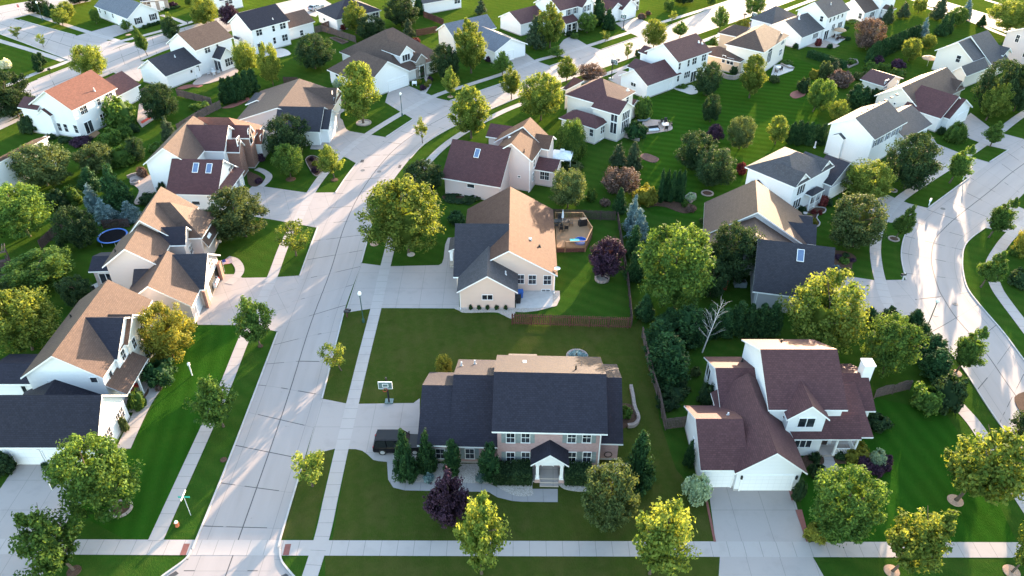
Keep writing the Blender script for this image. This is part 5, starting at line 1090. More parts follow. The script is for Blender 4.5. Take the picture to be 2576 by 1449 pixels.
T('youngmaple', '10', 1955, 975, 680, 185, 'small street tree in a mulch ring right of the wide driveway', lean=(0, .05)); T('streetmaple', '10', 2480, 755, 510, 205, 'dull green street tree below the blue roofed garage')
T('youngmaple', '20', -5, 1000, 665, 215, 'sunlit street tree on verge opposite the tall oval maple')
T('ovaltree', '10', 2165, 1390, 870, 385, 'large sunlit oval tree between the street and its far pavement'); T('sapling', '10', 1675, 1440, 1180, 155, 'slender young tree on the verge inside the street bend')
T('darkmaple', '11', 330, 120, -290, 470, 'dark round tree in front of the parapet house garage', cu=355); T('maple', '11', 350, 330, 5, 330, 'round green tree on the curved lawn with a mulch ring'); T('youngmaple', '11', 790, 345, 0, 245, 'bright young street tree beside the flower bed', cu=770)
T('oak', '11', -100, 930, 440, 590, 'grey green oak between the taupe house and its neighbour driveway', cu=-160)
T('sapling', '11', 405, 1125, 755, 340, 'bright young tree leaning over the left pavement'); T('locust', '11', 1540, 1090, 345, 860, 'huge spreading light green tree beside the tan house', cu=1500)
T('darkmaple', '11', 1690, 490, 160, 430, 'dark round tree behind the huge spreading tree'); T('thujaball', '11', 2010, 790, 665, 190, 'dark shrub against the tan house north wall'); T('shrub', '11', 2050, 545, 490, 330, 'low planting along the rose house garage wall'); T('shrub', '11', 2200, 560, 510, 130, 'low dark planting near the rose house corner')
T('oak', '01', 480, 420, -10, 530, 'large two toned tree below the left edge house', cu=510); T('oak', '01', 990, 290, -10, 360, 'dark tree with olive gold crown left of the fire pit'); T('maple', '01', 300, 930, 385, 640, 'broad yellow green tree at the left edge', cu=250)
T('shrub', '01', 600, 640, 450, 260, 'dark shrub mass between the two broad left trees'); T('greenshrub', '01', 760, 600, 420, 200, 'mixed green bush beside the slate blue spruce'); T('cedar', '01', 940, 470, 235, 270, 'bright green feathery evergreen left of the large conifer'); T('cedar', '01', 1200, 640, 225, 345, 'large dark conifer left of the round patio')
T('spruce', '01', 960, 670, 395, 190, 'slate blue spruce behind its two brighter neighbours'); T('spruce', '01', 1075, 770, 545, 235, 'bright blue spruce, left one above the trampoline'); T('spruce', '01', 1330, 770, 565, 225, 'bright blue spruce, right one above the trampoline')
T('darkmaple', '01', 830, 1030, 625, 430, 'dark tree left of the blue trampoline'); T('maple', '01', 480, 1420, 1045, 720, 'broad yellow crowned tree left of the taupe house', cu=440); T('coppershrub', '01', 1440, 330, 228, 125, 'orange leaved shrub by the round patio')
T('shrub', '01', 1650, 520, 385, 110, 'upright dark shrub at the skylight house corner'); T('shrub', '01', 1510, 590, 480, 210, 'low dark shrub below the round patio'); T('greenshrub', '01', 1240, 210, 20, 260, 'bright green bush right of the olive gold tree'); T('darkmaple', '01', 1390, 170, -70, 210, 'dark leafy tree behind the round patio'); T('greenshrub', '01', 1570, 60, -20, 170, 'grey green bush beside the skylight house gable')
T('greenshrub', '00', 1120, 1440, 1290, 240, 'leafy bush below the russet house rear steps'); T('greenshrub', '00', 1255, 1370, 1255, 180, 'green bush beside the raised stone terrace'); T('fir', '00', 1720, 1440, 1180, 175, 'small light green conifer left of the skylight house ridge'); T('shrub', '00', 310, 1330, 1150, 190, 'dark bush at the russet house left corner')
T('shrub', '00', 650, 1430, 1370, 130, 'low green bush under the russet house side wall'); T('shrub', '00', 520, 1400, 1340, 100, 'small bush at the russet house side wall'); T('purpleshrub', '00', 820, 1440, 1365, 240, 'dark purple hedge by the russet house steps'); T('shrub', '00', 1360, 1330, 1240, 110, 'dark bush by the colourful patio wall')
T('greenshrub', '00', 2020, 1090, 1010, 200, 'vegetable patch greenery inside the fence corner'); T('limemaple', '01', 330, 1900, 1430, 0.1, 'hidden') if False else None
T('limemaple', '02', 330, 620, 20, 690, 'big bright yellow green tree behind the corner house', cu=350); T('goldtree', '02', 1740, 690, 165, 550, 'golden leaved tree by the corner house front'); T('thujaball', '02', 1620, 930, 705, 325, 'clipped round dark green shrub beside the front walk'); T('shrub', '02', 1500, 290, 190, 200, 'dark shrub under the taupe garage gable')
T('greenshrub', '02', 1400, 1200, 1010, 190, 'leafy flowering bush by the red chairs'); T('coppershrub', '02', 1600, 1030, 975, 70, 'small pink flowering pot plant by the walk'); T('oliveshrub', '02', 1270, 1440, 1290, 90, 'grassy strip planting beside the garage wall')
T('darkmaple', '02', 60, 200, -60, 260, 'dark tree at the left edge above the big yellow tree'); T('darkmaple', '02', 800, 150, -130, 330, 'dark tree behind the taupe house patio'); T('maple', '02', -40, 330, -90, 230, 'yellow tipped tree cut by the left edge')
T('streetmaple', '02', 2250, 1395, 870, 470, 'loose young tree on the left verge beside the kerb', cu=2215); T('streetmaple', '12', 45, 590, 60, 390, 'young street tree below the taupe house driveway', cu=30); T('sapling', '12', 860, 830, 545, 255, 'small sapling at the kerb beside the empty lawn', cu=790); T('goldtree', '12', 1900, 865, 672, 180, 'small golden tree behind the brick house garage')
T('maple', '03', 1220, 800, 5, 780, 'large round maple in front of the white corner house garage', cu=1080); T('streetmaple', '03', 745, 1390, 720, 660, 'young maple in a mulch ring at bottom left', cu=600); T('shrub', '03', 60, 390, 195, 260, 'dark round shrub at the left edge beside the garage'); T('thujaball', '03', 455, 352, 298, 70, 'small potted shrub between the garage doors')
T('sapling', '13', 570, 545, 155, 410, 'bright yellow young tree on the verge below the brick driveway', cu=540)
T('cedar', '13', 1515, 470, -20, 260, 'feathery cedar at the brick house corner, leftmost of four'); T('cedar', '13', 1730, 400, -10, 220, 'dense cedar before the brick garage window, second from left'); T('arborvitae', '13', 1985, 420, 78, 185, 'narrow evergreen between the brick garage windows'); T('arborvitae', '13', 2355, 460, 100, 235, 'evergreen left of the brick house shuttered windows')
T('plum', '13', 1960, 900, 360, 440, 'deep purple plum tree in front of the brick house'); T('youngmaple', '13', 2270, 1425, 625, 560, 'young maple with yellow top beside the bottom pavement', cu=2290); T('blueshrub', '13', 1740, 490, 400, 130, 'low blue juniper left of the purple tree'); T('blueshrub', '13', 2265, 495, 405, 115, 'low blue juniper right of the purple tree')
T('oak', '23', 985, 950, 300, 540, 'dark tree with golden crown before the brick house', cu=955); T('cedar', '23', 1250, 560, 0, 340, 'feathery evergreen at the brick house right corner'); T('youngmaple', '23', 1385, 1425, 670, 640, 'bright yellow young maple beside the bottom pavement', cu=1470); T('paleshrub', '23', 1840, 675, 400, 270, 'grey green round shrub at the white garage corner'); T('cedar', '23', 1770, 335, 85, 130, 'slim dark shrub against the white garage wall')
T('maple', '33', 690, 1060, 345, 720, 'large round green tree right of the white house driveway', cu=665); T('limeshrub', '33', 460, 1075, 900, 230, 'olive yellow shrub at foot of the large round tree'); T('youngmaple', '33', 1890, 690, -60, 780, 'large sunlit maple in a mulch ring at right', cu=2090); T('youngmaple', '33', 1250, 1405, 760, 620, 'sunlit young maple near the bottom right pavement', cu=1440); T('youngmaple', '33', 2450, 1415, 770, 440, 'sunlit maple cut by the bottom right edge', cu=2570)
T('limeshrub', '33', 920, 190, 90, 170, 'yellow green shrub beside the porch, upper of three'); T('limeshrub', '33', 830, 290, 170, 145, 'yellow green shrub beside the porch, left of three'); T('limeshrub', '33', 935, 275, 165, 150, 'yellow green shrub beside the porch, lower right of three'); T('paleshrub', '33', 1085, 320, 165, 180, 'pale variegated grass clump beside the porch shrubs')
for i, (x, y) in enumerate(((940, 330), (1000, 390), (1085, 425), (1160, 380), (1185, 310))): T('purpleshrub', '33', x, y, y - 95, 130, 'dark purple barberry in the curved row by the porch', group='barberries by the porch')
T('shrub', '33', 720, 265, 190, 110, 'small dark shrub below the porch railing'); T('shrub', '33', 470, 285, 195, 130, 'leafy plant left of the porch walk'); T('shrub', '33', 480, 430, 305, 170, 'dark low shrub right of the white garage gable'); T('shrub', '33', 290, 680, 470, 140, 'dark shrub along the white garage right wall')
T('darkmaple', '33', 2580, 150, -330, 420, 'dark tree on the verge at the right edge'); T('limemaple', '32', 440, 560, -150, 780, 'large light green tree behind the white house roof', cu=500); T('maple', '32', 1150, 850, 280, 570, 'round sunlit tree right of the large light green tree')
T('cedar', '32', 1010, 330, 190, 240, 'dark cedar at the driveway end, leftmost of the row'); T('cedar', '32', 1210, 340, 180, 220, 'dark cedar at the driveway end, second in row'); T('cedar', '32', 1440, 440, 215, 270, 'dark cedar nearest the right street lamp'); T('cedar', '32', 1500, 600, 355, 310, 'dark cedar behind the round sunlit tree'); T('arborvitae', '32', 1620, 740, 470, 300, 'dense evergreen above the street corner hedge'); T('arborvitae', '32', 1650, 890, 600, 310, 'big rounded evergreen beside the mulch ringed street tree')
T('shrub', '32', 1770, 1190, 850, 370, 'dark rounded hedge shrub at the right street corner'); T('greenshrub', '32', 1570, 1200, 950, 340, 'bright green mounded shrub on the lawn by the wavy fence'); T('pear', '32', 1890, 850, 385, 300, 'street tree in a round mulch ring by the right street', cu=1950); T('shrub', '32', 1090, 1400, 1250, 270, 'dark round shrub at the white house right corner')
T('arborvitae', '22', 1720, 560, 175, 350, 'dark evergreen behind the other fence corner evergreens'); T('arborvitae', '22', 1480, 640, 310, 340, 'dark evergreen at the long fence, upper one'); T('arborvitae', '22', 1530, 820, 440, 370, 'dark evergreen at the long fence, middle one'); T('arborvitae', '22', 1580, 940, 500, 400, 'dark evergreen at the long fence, lowest one')
for i, (x, y, t) in enumerate(((2130, 480, 200), (2250, 480, 135), (2370, 490, 165), (2480, 490, 160), (2590, 490, 150))): T('arborvitae', '22', x, y, t, 200, 'tall dark evergreen in the screen behind the grey house garage', group='evergreen screen behind the grey garage')
T('shrub', '22', 1940, 1170, 945, 190, 'dark shrub with white blossoms against the white wall'); T('oliveshrub', '22', 1840, 880, 785, 110, 'small yellowish shrub in the shaded back yard'); T('greenshrub', '22', 1140, 1290, 1180, 140, 'leafy shrub in the bed right of the brick house'); T('blueshrub', '22', 660, 690, 640, 190, 'low plants in the round bed behind the brick house')
T('maple', '22', 1640, 200, -650, 790, 'great sunlit round tree in the middle beside the tall fence', cu=1590); T('darkmaple', '21', 2170, 1380, 785, 520, 'round dark tree with green gold rim beside the grey house'); T('purpletree', '21', 905, 1340, 930, 375, 'dark red leaved tree on a stone ring in the fenced yard', cu=945)
T('spruce', '21', 1215, 860, 520, 210, 'tall blue spruce outside the fence, rear one'); T('spruce', '21', 1265, 960, 640, 230, 'blue spruce outside the fence, front one'); T('cedar', '21', 1220, 1130, 825, 230, 'dense evergreen below the blue spruces'); T('cedar', '21', 1240, 1360, 1010, 220, 'dark evergreen left of the great sunlit tree'); T('cedar', '21', 1080, 690, 445, 155, 'dark cone evergreen above the fence corner')
T('limeshrub', '21', 1330, 600, 405, 270, 'bright yellow green bush right of the cone evergreen')
for i, x in enumerate((1490, 1545, 1600, 1650, 1695)): T('arborvitae', '21', x, 590 - (i % 2) * 12, 262 + 8 * (i % 3), 82, 'tall slim arborvitae in the tight clump on mulch', group='tight clump of arborvitae')
T('coppertree', '21', 1090, 480, 232, 400, 'bushy copper leaved tree on the back lawn'); T('oak', '21', 560, 640, 240, 385, 'sunlit grey green tree right of the rose house sun porch'); T('fir', '21', 1070, 225, -10, 190, 'dark fir on the back lawn, left of two'); T('fir', '21', 1215, 250, -10, 200, 'dark fir on the back lawn, right of two'); T('willow', '21', 590, 130, -260, 370, 'drooping grey green bush between rose house and hip house')
T('darkmaple', '21', 2010, 420, 25, 410, 'dark tree with lit rim on the back lawn, nearer one'); T('darkmaple', '21', 1830, 250, -125, 400, 'dark tree on the back lawn, behind the nearer one'); T('redshrub', '21', 2300, 300, 185, 120, 'bright red shrub at the front porch house corner'); T('oliveshrub', '21', 620, 250, 165, 200, 'grey green bush beside the white canopy'); T('greenshrub', '21', 795, 570, 450, 115, 'low green shrub on the lawn right of the grey green tree')
T('paleshrub', '21', 1800, 560, 490, 110, 'pale plant in the stone edged bed'); T('greenshrub', '21', 1735, 630, 560, 70, 'round shrub below the arborvitae clump'); T('coppershrub', '21', 1795, 675, 610, 110, 'brownish shrub at the tip of the mulch bed'); T('coppershrub', '21', 930, 620, 540, 110, 'reddish shrub left of the cone evergreen'); T('oliveshrub', '21', 1930, 800, 730, 110, 'grey shrub against the grey house wall')
T('ovaltree', '20', 380, 480, 40, 280, 'tall sunlit tree left of the long porch'); T('fir', '20', 245, 480, 160, 240, 'dark conifer left of the tall sunlit tree'); T('streetmaple', '20', 450, 580, 450, 155, 'small dull street tree below the porch house'); T('maple', '20', 755, 330, 125, 205, 'round tree at the right end of the long porch'); T('arborvitae', '20', 865, 260, -30, 145, 'tall dark narrow evergreen between porch house and twin gables'); T('cedar', '20', 970, 295, 90, 150, 'dark conical evergreen by the twin gable driveway')
T('sapling', '20', 937, 425, 298, 110, 'small tree on the verge before the porch house'); T('youngmaple', '20', 550, 830, 560, 215, 'yellow green street tree right of the bend'); T('coppertree', '20', 795, 800, 640, 285, 'copper pink tree behind the maroon hip roof'); T('locust', '20', 290, 1210, 730, 470, 'large light green tree left of the hip roofed house')
T('limemaple', '20', 1420, 490, 200, 240, 'sunlit tree left of the white gable house roof'); T('streetmaple', '20', 1690, 375, 215, 175, 'small green street tree above the white gable house'); T('sapling', '20', 1162, 595, 425, 115, 'thin street sapling near the black mailbox'); T('oliveshrub', '20', 1275, 560, 490, 90, 'pale shrub by the hoop at the street')
T('streetmaple', '20', 2085, 310, 50, 185, 'street tree on the small triangle of grass'); T('maple', '20', 2435, 155, -40, 225, 'street tree near the top right corner of the long street'); T('streetmaple', '20', 2020, 480, 368, 115, 'small umbrella shaped tree by the peach house'); T('limeshrub', '20', 2315, 275, 185, 145, 'clipped yellow green ball by the street'); T('maple', '20', 1570, 115, -5, 115, 'small tree behind the twin gable house'); T('darkmaple', '20', 1730, 40, -110, 220, 'dark tree right of the twin gable house at top'); T('sapling', '20', 1605, 230, 105, 95, 'thin tree on the far verge'); T('maple', '20', 2000, 60, -60, 110, 'street tree cut by the top edge of the photo')
T('shrub', '20', 600, 360, 310, 150, 'low dark hedge under the long porch'); T('greenshrub', '20', 630, 385, 330, 90, 'low bush at the porch driveway corner'); T('coppershrub', '20', 1300, 190, 130, 90, 'rusty shrub before the twin gable entry'); T('coppershrub', '20', 1370, 150, 105, 60, 'orange shrub beside the twin gable entry')
T('darkmaple', '20', 1950, 960, 620, 285, 'dark oval tree right of the white gable house'); T('ovaltree', '20', 2385, 985, 552, 270, 'sunlit tree before the peach house'); T('darkmaple', '20', 1990, 1225, 955, 205, 'small dark tree on the lawn with golden tip'); T('oak', '20', 2285, 1500, 1170, 265, 'tree with pale frosted crown on the back lawn'); T('purpletree', '20', 2030, 1440, 1240, 175, 'copper purple tree behind the dark pair')
T('thujaball', '20', 1240, 1385, 1210, 205, 'large clipped ball shrub at the hip house patio'); T('greenshrub', '20', 1310, 1190, 970, 180, 'tall green bush right of the hip house'); T('shrub', '20', 2085, 690, 590, 115, 'dark shrub on the peach house terrace, left'); T('shrub', '20', 2235, 740, 655, 95, 'dark shrub on the peach house terrace, right'); T('greenshrub', '20', 1700, 880, 840, 130, 'low planting by the white gable house steps')
T('coppertree', '30', 985, 500, 180, 295, 'round coppery green tree at the end of the long hedge')
for i in range(17):
    f = i / 16; T('arborvitae', '30', 1010 + 470 * f, 650 - 255 * f, 440 - 190 * f, 92, 'arborvitae in the long tall hedge on the upper right lawn', group='long tall hedge of arborvitae')
T('fir', '30', 1195, 235, 60, 125, 'conifer at the upper right lawn, left of two'); T('fir', '30', 1350, 180, 20, 135, 'conifer at the upper right lawn, right of two'); T('limemaple', '30', 1510, 130, -40, 150, 'pale tree near the photo top right of centre'); T('spruce', '30', 1545, 375, 175, 115, 'blue spruce right of the long tall hedge'); T('fir', '30', 1705, 190, -30, 180, 'tall fir near the upper right street'); T('cedar', '30', 1735, 360, 140, 135, 'dark cedar above the dormer house, left'); T('cedar', '30', 1805, 340, 130, 95, 'slim cedar above the dormer house, middle'); T('maple', '30', 1880, 260, 70, 190, 'soft green tree behind the dormer house cedars'); T('spruce', '30', 1970, 200, -10, 140, 'blue spruce by the upper right street')
T('locust', '30', 2400, 330, 10, 430, 'big hazy yellow green tree at the upper right'); T('cedar', '30', 2140, 265, 150, 95, 'small dark evergreen on the upper right lawn'); T('darkmaple', '30', 2400, 560, 400, 180, 'dark green bush between dormer house and right edge house')
T('limemaple', '30', 1410, 615, 390, 200, 'yellow leaved tree below the long tall hedge'); T('olivet' if False else 'oliveshrub', '30', 560, 780, 610, 150, 'sunlit olive bush in the middle shrub group'); T('fir', '30', 655, 745, 600, 130, 'small conifer in the middle shrub group'); T('limeshrub', '30', 450, 790, 690, 100, 'small yellow bush in the middle shrub group'); T('coppershrub', '30', 720, 860, 700, 270, 'broad coppery shrub right of the bright round tree', name='tree', cat='tree'); T('shrub', '30', 350, 925, 780, 150, 'dark shrub on the pink mulch mound')
T('maple', '30', 450, 1125, 780, 290, 'bright round tree with glowing rim on the back lawn', cu=510)
for i, (x, y, t, w) in enumerate(((860, 1090, 845, 190), (950, 1070, 870, 130), (1040, 1050, 890, 130), (1120, 1030, 905, 130), (1180, 1015, 950, 70))): T('arborvitae', '30', x, y, t, w, 'arborvitae in the screen behind the ridge vent house', group='arborvitae screen behind the ridge vent house')
T('limemaple', '30', 690, 1215, 1010, 200, 'yellow tree at the ridge vent house rear corner'); T('purpleshrub', '30', 1075, 640, 545, 170, 'purple bush at the near end of the long hedge'); T('purpleshrub', '30', 1300, 690, 590, 150, 'purple bush right of the hedge end'); T('greenshrub', '30', 1020, 710, 610, 150, 'dark green bush under the hedge end purple bush'); T('greenshrub', '30', 1165, 700, 625, 140, 'green bush between the two purple bushes'); T('greenshrub', '30', 1300, 770, 680, 180, 'green bush below the right purple bush'); T('oliveshrub', '30', 900, 800, 715, 110, 'grey green bush right of the copper shrub'); T('oliveshrub', '30', 1000, 790, 710, 120, 'pale bush near the sun porch roof'); T('limemaple', '30', 1595, 495, 350, 150, 'small sunlit tree right of the yellow hedge tree')
T('greenshrub', '30', 840, 640, 590, 110, 'leafy vegetables in the square raised bed')
T('darkmaple', '30', 2230, 1130, 615, 430, 'big dark tree before the dormer house, left one'); T('darkmaple', '30', 2470, 1120, 640, 360, 'big dark tree before the dormer house, right one'); T('ovaltree', '30', 2190, 1210, 830, 270, 'light birch like tree in front of the big dark trees', cu=2240); T('willow', '30', 1870, 1420, 1225, 230, 'weeping clipped shrub beside the sun porch house garage'); T('shrub', '30', 1735, 1350, 1270, 85, 'small dark shrub at the garage corner'); T('pear', '30', 2235, 1475, 1225, 190, 'conical street tree on the small verge')
for i, (x, t) in enumerate(((225, 1235), (285, 1215), (345, 1235), (405, 1240), (465, 1255), (530, 1250))): T('arborvitae', '30', x, 1445 + (i % 2) * 15, t, 115, 'arborvitae in the screen left of the ridge vent house', group='arborvitae screen left of the ridge vent house')
T('ovaltree', '30', 70, 1450, 1165, 210, 'sunlit tree left of the arborvitae screen'); T('thujaball', '30', 275, 490, 430, 65, 'clipped ball shrub at the patio house corner'); T('redshrub', '30', 500, 465, 385, 70, 'dark red shrub by the patio'); T('thujaball', '30', 620, 490, 435, 55, 'clipped shrub on the patio edge'); T('thujaball', '30', 800, 405, 365, 60, 'low shrub at the far patio corner'); T('purpleshrub', '30', 1100, 190, 145, 100, 'dark purple shrubs below the far brown roofed house'); T('greenshrub', '30', 870, 240, 195, 150, 'low hedge by the far brown roofed house'); T('thujaball', '30', 780, 290, 260, 70, 'square clipped shrub behind the patio house')
T('greenshrub', '30', 190, 640, 600, 130, 'low bush on the peach house terrace edge'); T('oliveshrub', '30', 60, 830, 750, 110, 'grey plants by the peach house patio')
T('darkmaple', '31', 1370, 440, -95, 520, 'very dark large tree in front of the ridge vent house'); T('limemaple', '31', 1530, 30, -130, 170, 'yellow tipped tree behind the very dark tree'); T('limemaple', '31', 960, 560, 175, 490, 'leafy light green tree right of the front porch house'); T('oak', '31', 850, 1030, 515, 570, 'large dense blue green tree by the right street pavement', cu=835)
T('pear', '31', 1825, 392, 0, 235, 'pointed street tree on the long right verge', cu=1890); T('pear', '31', 1275, 965, 620, 195, 'dark pointed street tree in a white stone ring', cu=1325); T('pear', '31', 2220, 940, 530, 245, 'pointed street tree across the right street, upper', cu=2295); T('pear', '31', 2140, 1440, 1080, 255, 'pointed street tree across the right street, lower', cu=2195); T('goldtree', '31', 2560, 1130, 840, 260, 'sunlit round tree at the right edge'); T('shrub', '31', 2520, 1420, 1240, 240, 'dark shrubs in the bed at the right edge'); T('greenshrub', '31', 2470, 1110, 1010, 130, 'dark bush below the right edge tree')
for i, (x, y, w, k, l) in enumerate(((240, 690, 90, 'greenshrub', 'green ball shrub left of the front porch'), (335, 700, 95, 'shrub', 'dark ball shrub under the front porch railing'), (320, 760, 90, 'shrub', 'dark ball shrub in the front porch bed'), (405, 775, 90, 'limeshrub', 'yellow ball shrub in the front porch bed, upper'), (455, 815, 80, 'limeshrub', 'yellow ball shrub in the front porch bed, lower'), (455, 700, 55, 'redshrub', 'small red shrub below the porch, left'), (520, 710, 55, 'redshrub', 'small red shrub below the porch, right'), (545, 620, 120, 'redshrub', 'dark red shrub right of the front porch'), (600, 620, 90, 'shrub', 'dark shrub right of the front porch'), (320, 970, 95, 'redshrub', 'rosy shrub at the grey house gable'))):
    T(k, '31', x, y, y - w * .85, w, l)
for i, (x, y, w, k, l) in enumerate(((700, 1150, 90, 'purpleshrub', 'brown leaved plant in the mulch island, upper left'), (780, 1130, 80, 'shrub', 'dark plant in the mulch island, top'), (760, 1190, 110, 'greenshrub', 'green plant in the mulch island, middle'), (850, 1180, 70, 'purpleshrub', 'brown leaved plant in the mulch island, right'), (790, 1300, 120, 'greenshrub', 'green plant in the mulch island, lower right'), (680, 1270, 110, 'blueshrub', 'blue green plant in the mulch island, lower left'))):
    T(k, '31', x, y, y - w * .5, w, l)
for i, (x, y, w, k, l) in enumerate(((560, 165, 60, 'purpleshrub', 'purple plant in the bed by the young street tree, upper'), (600, 215, 70, 'limeshrub', 'yellow grasses in the bed by the young street tree'), (590, 285, 80, 'purpleshrub', 'purple plant in the bed by the young street tree, lower'), (640, 240, 60, 'redshrub', 'red plant in the bed by the young street tree'), (45, 170, 110, 'purpleshrub', 'dark purple shrub beside the arched brick entry'), (10, 60, 80, 'shrub', 'dark shrub under the tall bay window'), (30, 390, 80, 'purpleshrub', 'dark shrub inside the curved walk'))):
    T(k, '11', x, y, y - w * .7, w, l)
for i, (x, y, w, k, l) in enumerate(((830, 880, 110, 'paleshrub', 'flowering shrub left of the tall light maple'), (1650, 780, 90, 'arborvitae', 'slim evergreen beside the stone entry'), (1640, 840, 60, 'limeshrub', 'small yellow shrub before the stone entry'), (1680, 905, 70, 'purpleshrub', 'purple shrub in the row along the stone walk, lowest'), (1715, 880, 60, 'limeshrub', 'yellow shrub in the row along the stone walk'), (1740, 845, 60, 'limeshrub', 'yellow shrub in the row along the stone walk, upper'), (1755, 810, 60, 'purpleshrub', 'purple shrub in the row along the stone walk, topmost'), (2340, 620, 70, 'purpleshrub', 'purple shrub by the blue roofed garage'))):
    T(k, '10', x, y, y - (w * .8 if k != 'arborvitae' else 170), w, l)
for i, x in enumerate((2160, 2243, 2330, 2420, 2512)): T('thujaball', '12', x, 215, 165, 42, 'small clipped ball shrub in the row under the tan gable', group='five small ball shrubs under the tan gable')
T('cedar', '22', 1570, 430, 200, 330, 'dark evergreen right of the great sunlit tree foot'); T('cedar', '22', 1830, 540, 210, 300, 'dark evergreen left of the bare dead birch'); T('shrub', '22', 1640, 1040, 900, 330, 'dark low shrub mass below the fence corner evergreens'); T('cedar', '22', 1960, 470, 170, 260, 'dark evergreen behind the bare dead birch'); T('darkmaple', '21', 1990, 1530, 1180, 330, 'dark shaded tree between the great sunlit tree and the round dark tree')
T('shrub', '22', 1560, 1180, 1060, 260, 'low dark shrub at the short grey fence'); T('cedar', '22', 1330, 300, 60, 220, 'dark evergreen squeezed between fence and great sunlit tree')
# dead birch
p = K('22', 1912, 650); o = empty('dead_tree', p, label='bare white dead birch leaning in the shaded back yard', cat='tree', group='trees in the yards and verges'); mb = MB(); rng = random.Random(4)
top = Vector((1.6, .9, 7.2)); mb.tube([(0, 0, -.1), top * .35, top * .7, top], [.10, .075, .045, .015], 6)
mb.build('trunk', BIRCHB, o); mb = MB()
for k in range(26):
    s = .25 + .7 * k / 26; b = top * s; a = rng.uniform(0, math.tau); L = rng.uniform(.8, 2.0) * (1.15 - s * .6); e = b + Vector((math.cos(a) * L, math.sin(a) * L, L * .9)); mb.tube([b, b.lerp(e, .5) + Vector((0, 0, -.1)), e], [.016, .011, .005], 4)
    for j in range(3):
        a2 = a + rng.uniform(-1, 1); e2 = b.lerp(e, .4 + .2 * j) + Vector((math.cos(a2) * L * .4, math.sin(a2) * L * .4, L * .35)); mb.tube([b.lerp(e, .4 + .2 * j), e2], [.008, .004], 4)
mb.build('branches', BIRCHB, o)
# clipped box hedges
def hedge(pts, w, hgt, label, mat='thuja', sheet=None, seed=1):
    """one clipped hedge along a line of ground points"""
    rng = np.random.default_rng(seed); P = [K(sheet, *p) for p in pts]; L = sum((b - a).length for a, b in zip(P, P[1:])); n = int(L * w * 90 + L * hgt * 160); V, T_ = [], []
    mb = MB()
    for a, b in zip(P, P[1:]):
        d = (b - a).normalized(); nn = Vector((-d.y, d.x, 0)); c = (a + b) / 2; mb.obox((c.x, c.y, hgt * .46), d * ((b - a).length / 2), nn * (w * .44), (0, 0, hgt * .46))
    me = mb.mesh('hedge', LEAFM[mat]); q = []
    for _ in range(n):
        i = rng.integers(len(P) - 1); a, b = P[i], P[i + 1]; d = (b - a).normalized(); nn = Vector((-d.y, d.x, 0)); f = rng.random(); s = rng.random()
        off = rng.uniform(-.5, .5) * w; z = hgt * rng.uniform(.97, 1.06)
        if s > w / (w + 2 * hgt): off = w * .5 * (1 if rng.random() < .5 else -1) * rng.uniform(.92, 1.06); z = hgt * rng.random()
        p = a.lerp(b, f) + nn * off; r = rng.normal(size=3); r /= np.linalg.norm(r); u = np.cross(r, rng.normal(size=3)); u /= np.linalg.norm(u); v = np.cross(r, u); c = np.array([p.x, p.y, z])
        q.append([c - u * .11, c - v * .07, c + u * .11, c + v * .07])
    bm = bmesh.new(); bm.from_mesh(me); lay = bm.faces.layers.float.new('tint')
    for f in bm.faces: f[lay] = .15
    for c in q:
        f = bm.faces.new([bm.verts.new(x) for x in c]); f[lay] = float(min(1, max(0, rng.normal(.45, .22))))
    bm.to_mesh(me); bm.free(); o = bpy.data.objects.new('hedge', me); COL.objects.link(o); return tag(o, label, 'hedge', 'clipped hedges')
hedge([(8, 470), (200, 470)], 1.9, 1.7, 'dark clipped box hedge left of the brick portico', 'dark', '23', 1); hedge([(-190, 470), (8, 472)], 1.8, 1.6, 'dark clipped hedge under the left shuttered windows', 'dark', '23', 5); hedge([(525, 475), (800, 480)], 1.8, 1.6, 'dark clipped box hedge right of the brick portico', 'dark', '23', 2)
hedge([(405, 570), (770, 690)], 1.5, 1.5, 'long low clipped hedge on the upper right lawn', 'thuja', '30', 3)
# the street goes on past the right edge: its trees shade the curve
for i, (x, y, r, h) in enumerate(((92, 96, 4, 10), (101, 108, 4.5, 11), (112, 120, 4, 9), (86, 84, 3.5, 8), (128, 130, 5, 12), (118, 104, 4, 10), (140, 146, 5, 11), (150, 168, 4.5, 10), (132, 160, 4, 9), (104, 90, 4.5, 10), (165, 185, 5, 11))):
    S_ = SPEC['darkmaple' if i % 2 else 'maple']; o = empty('tree', (x, y, 0), label='tree standing beyond the right edge of the photo, casting shade on the curved street', cat='tree', group='trees beyond the right edge')
    for nm, me in (('trunk', S_['t'][i % 3]), ('crown', S_['m'][i % 3])): q = bpy.data.objects.new(nm, me); COL.objects.link(q); q.parent = o
    o.scale = (r / S_['R'], r / S_['R'], h / S_['H']); o.rotation_euler = (0, 0, i)
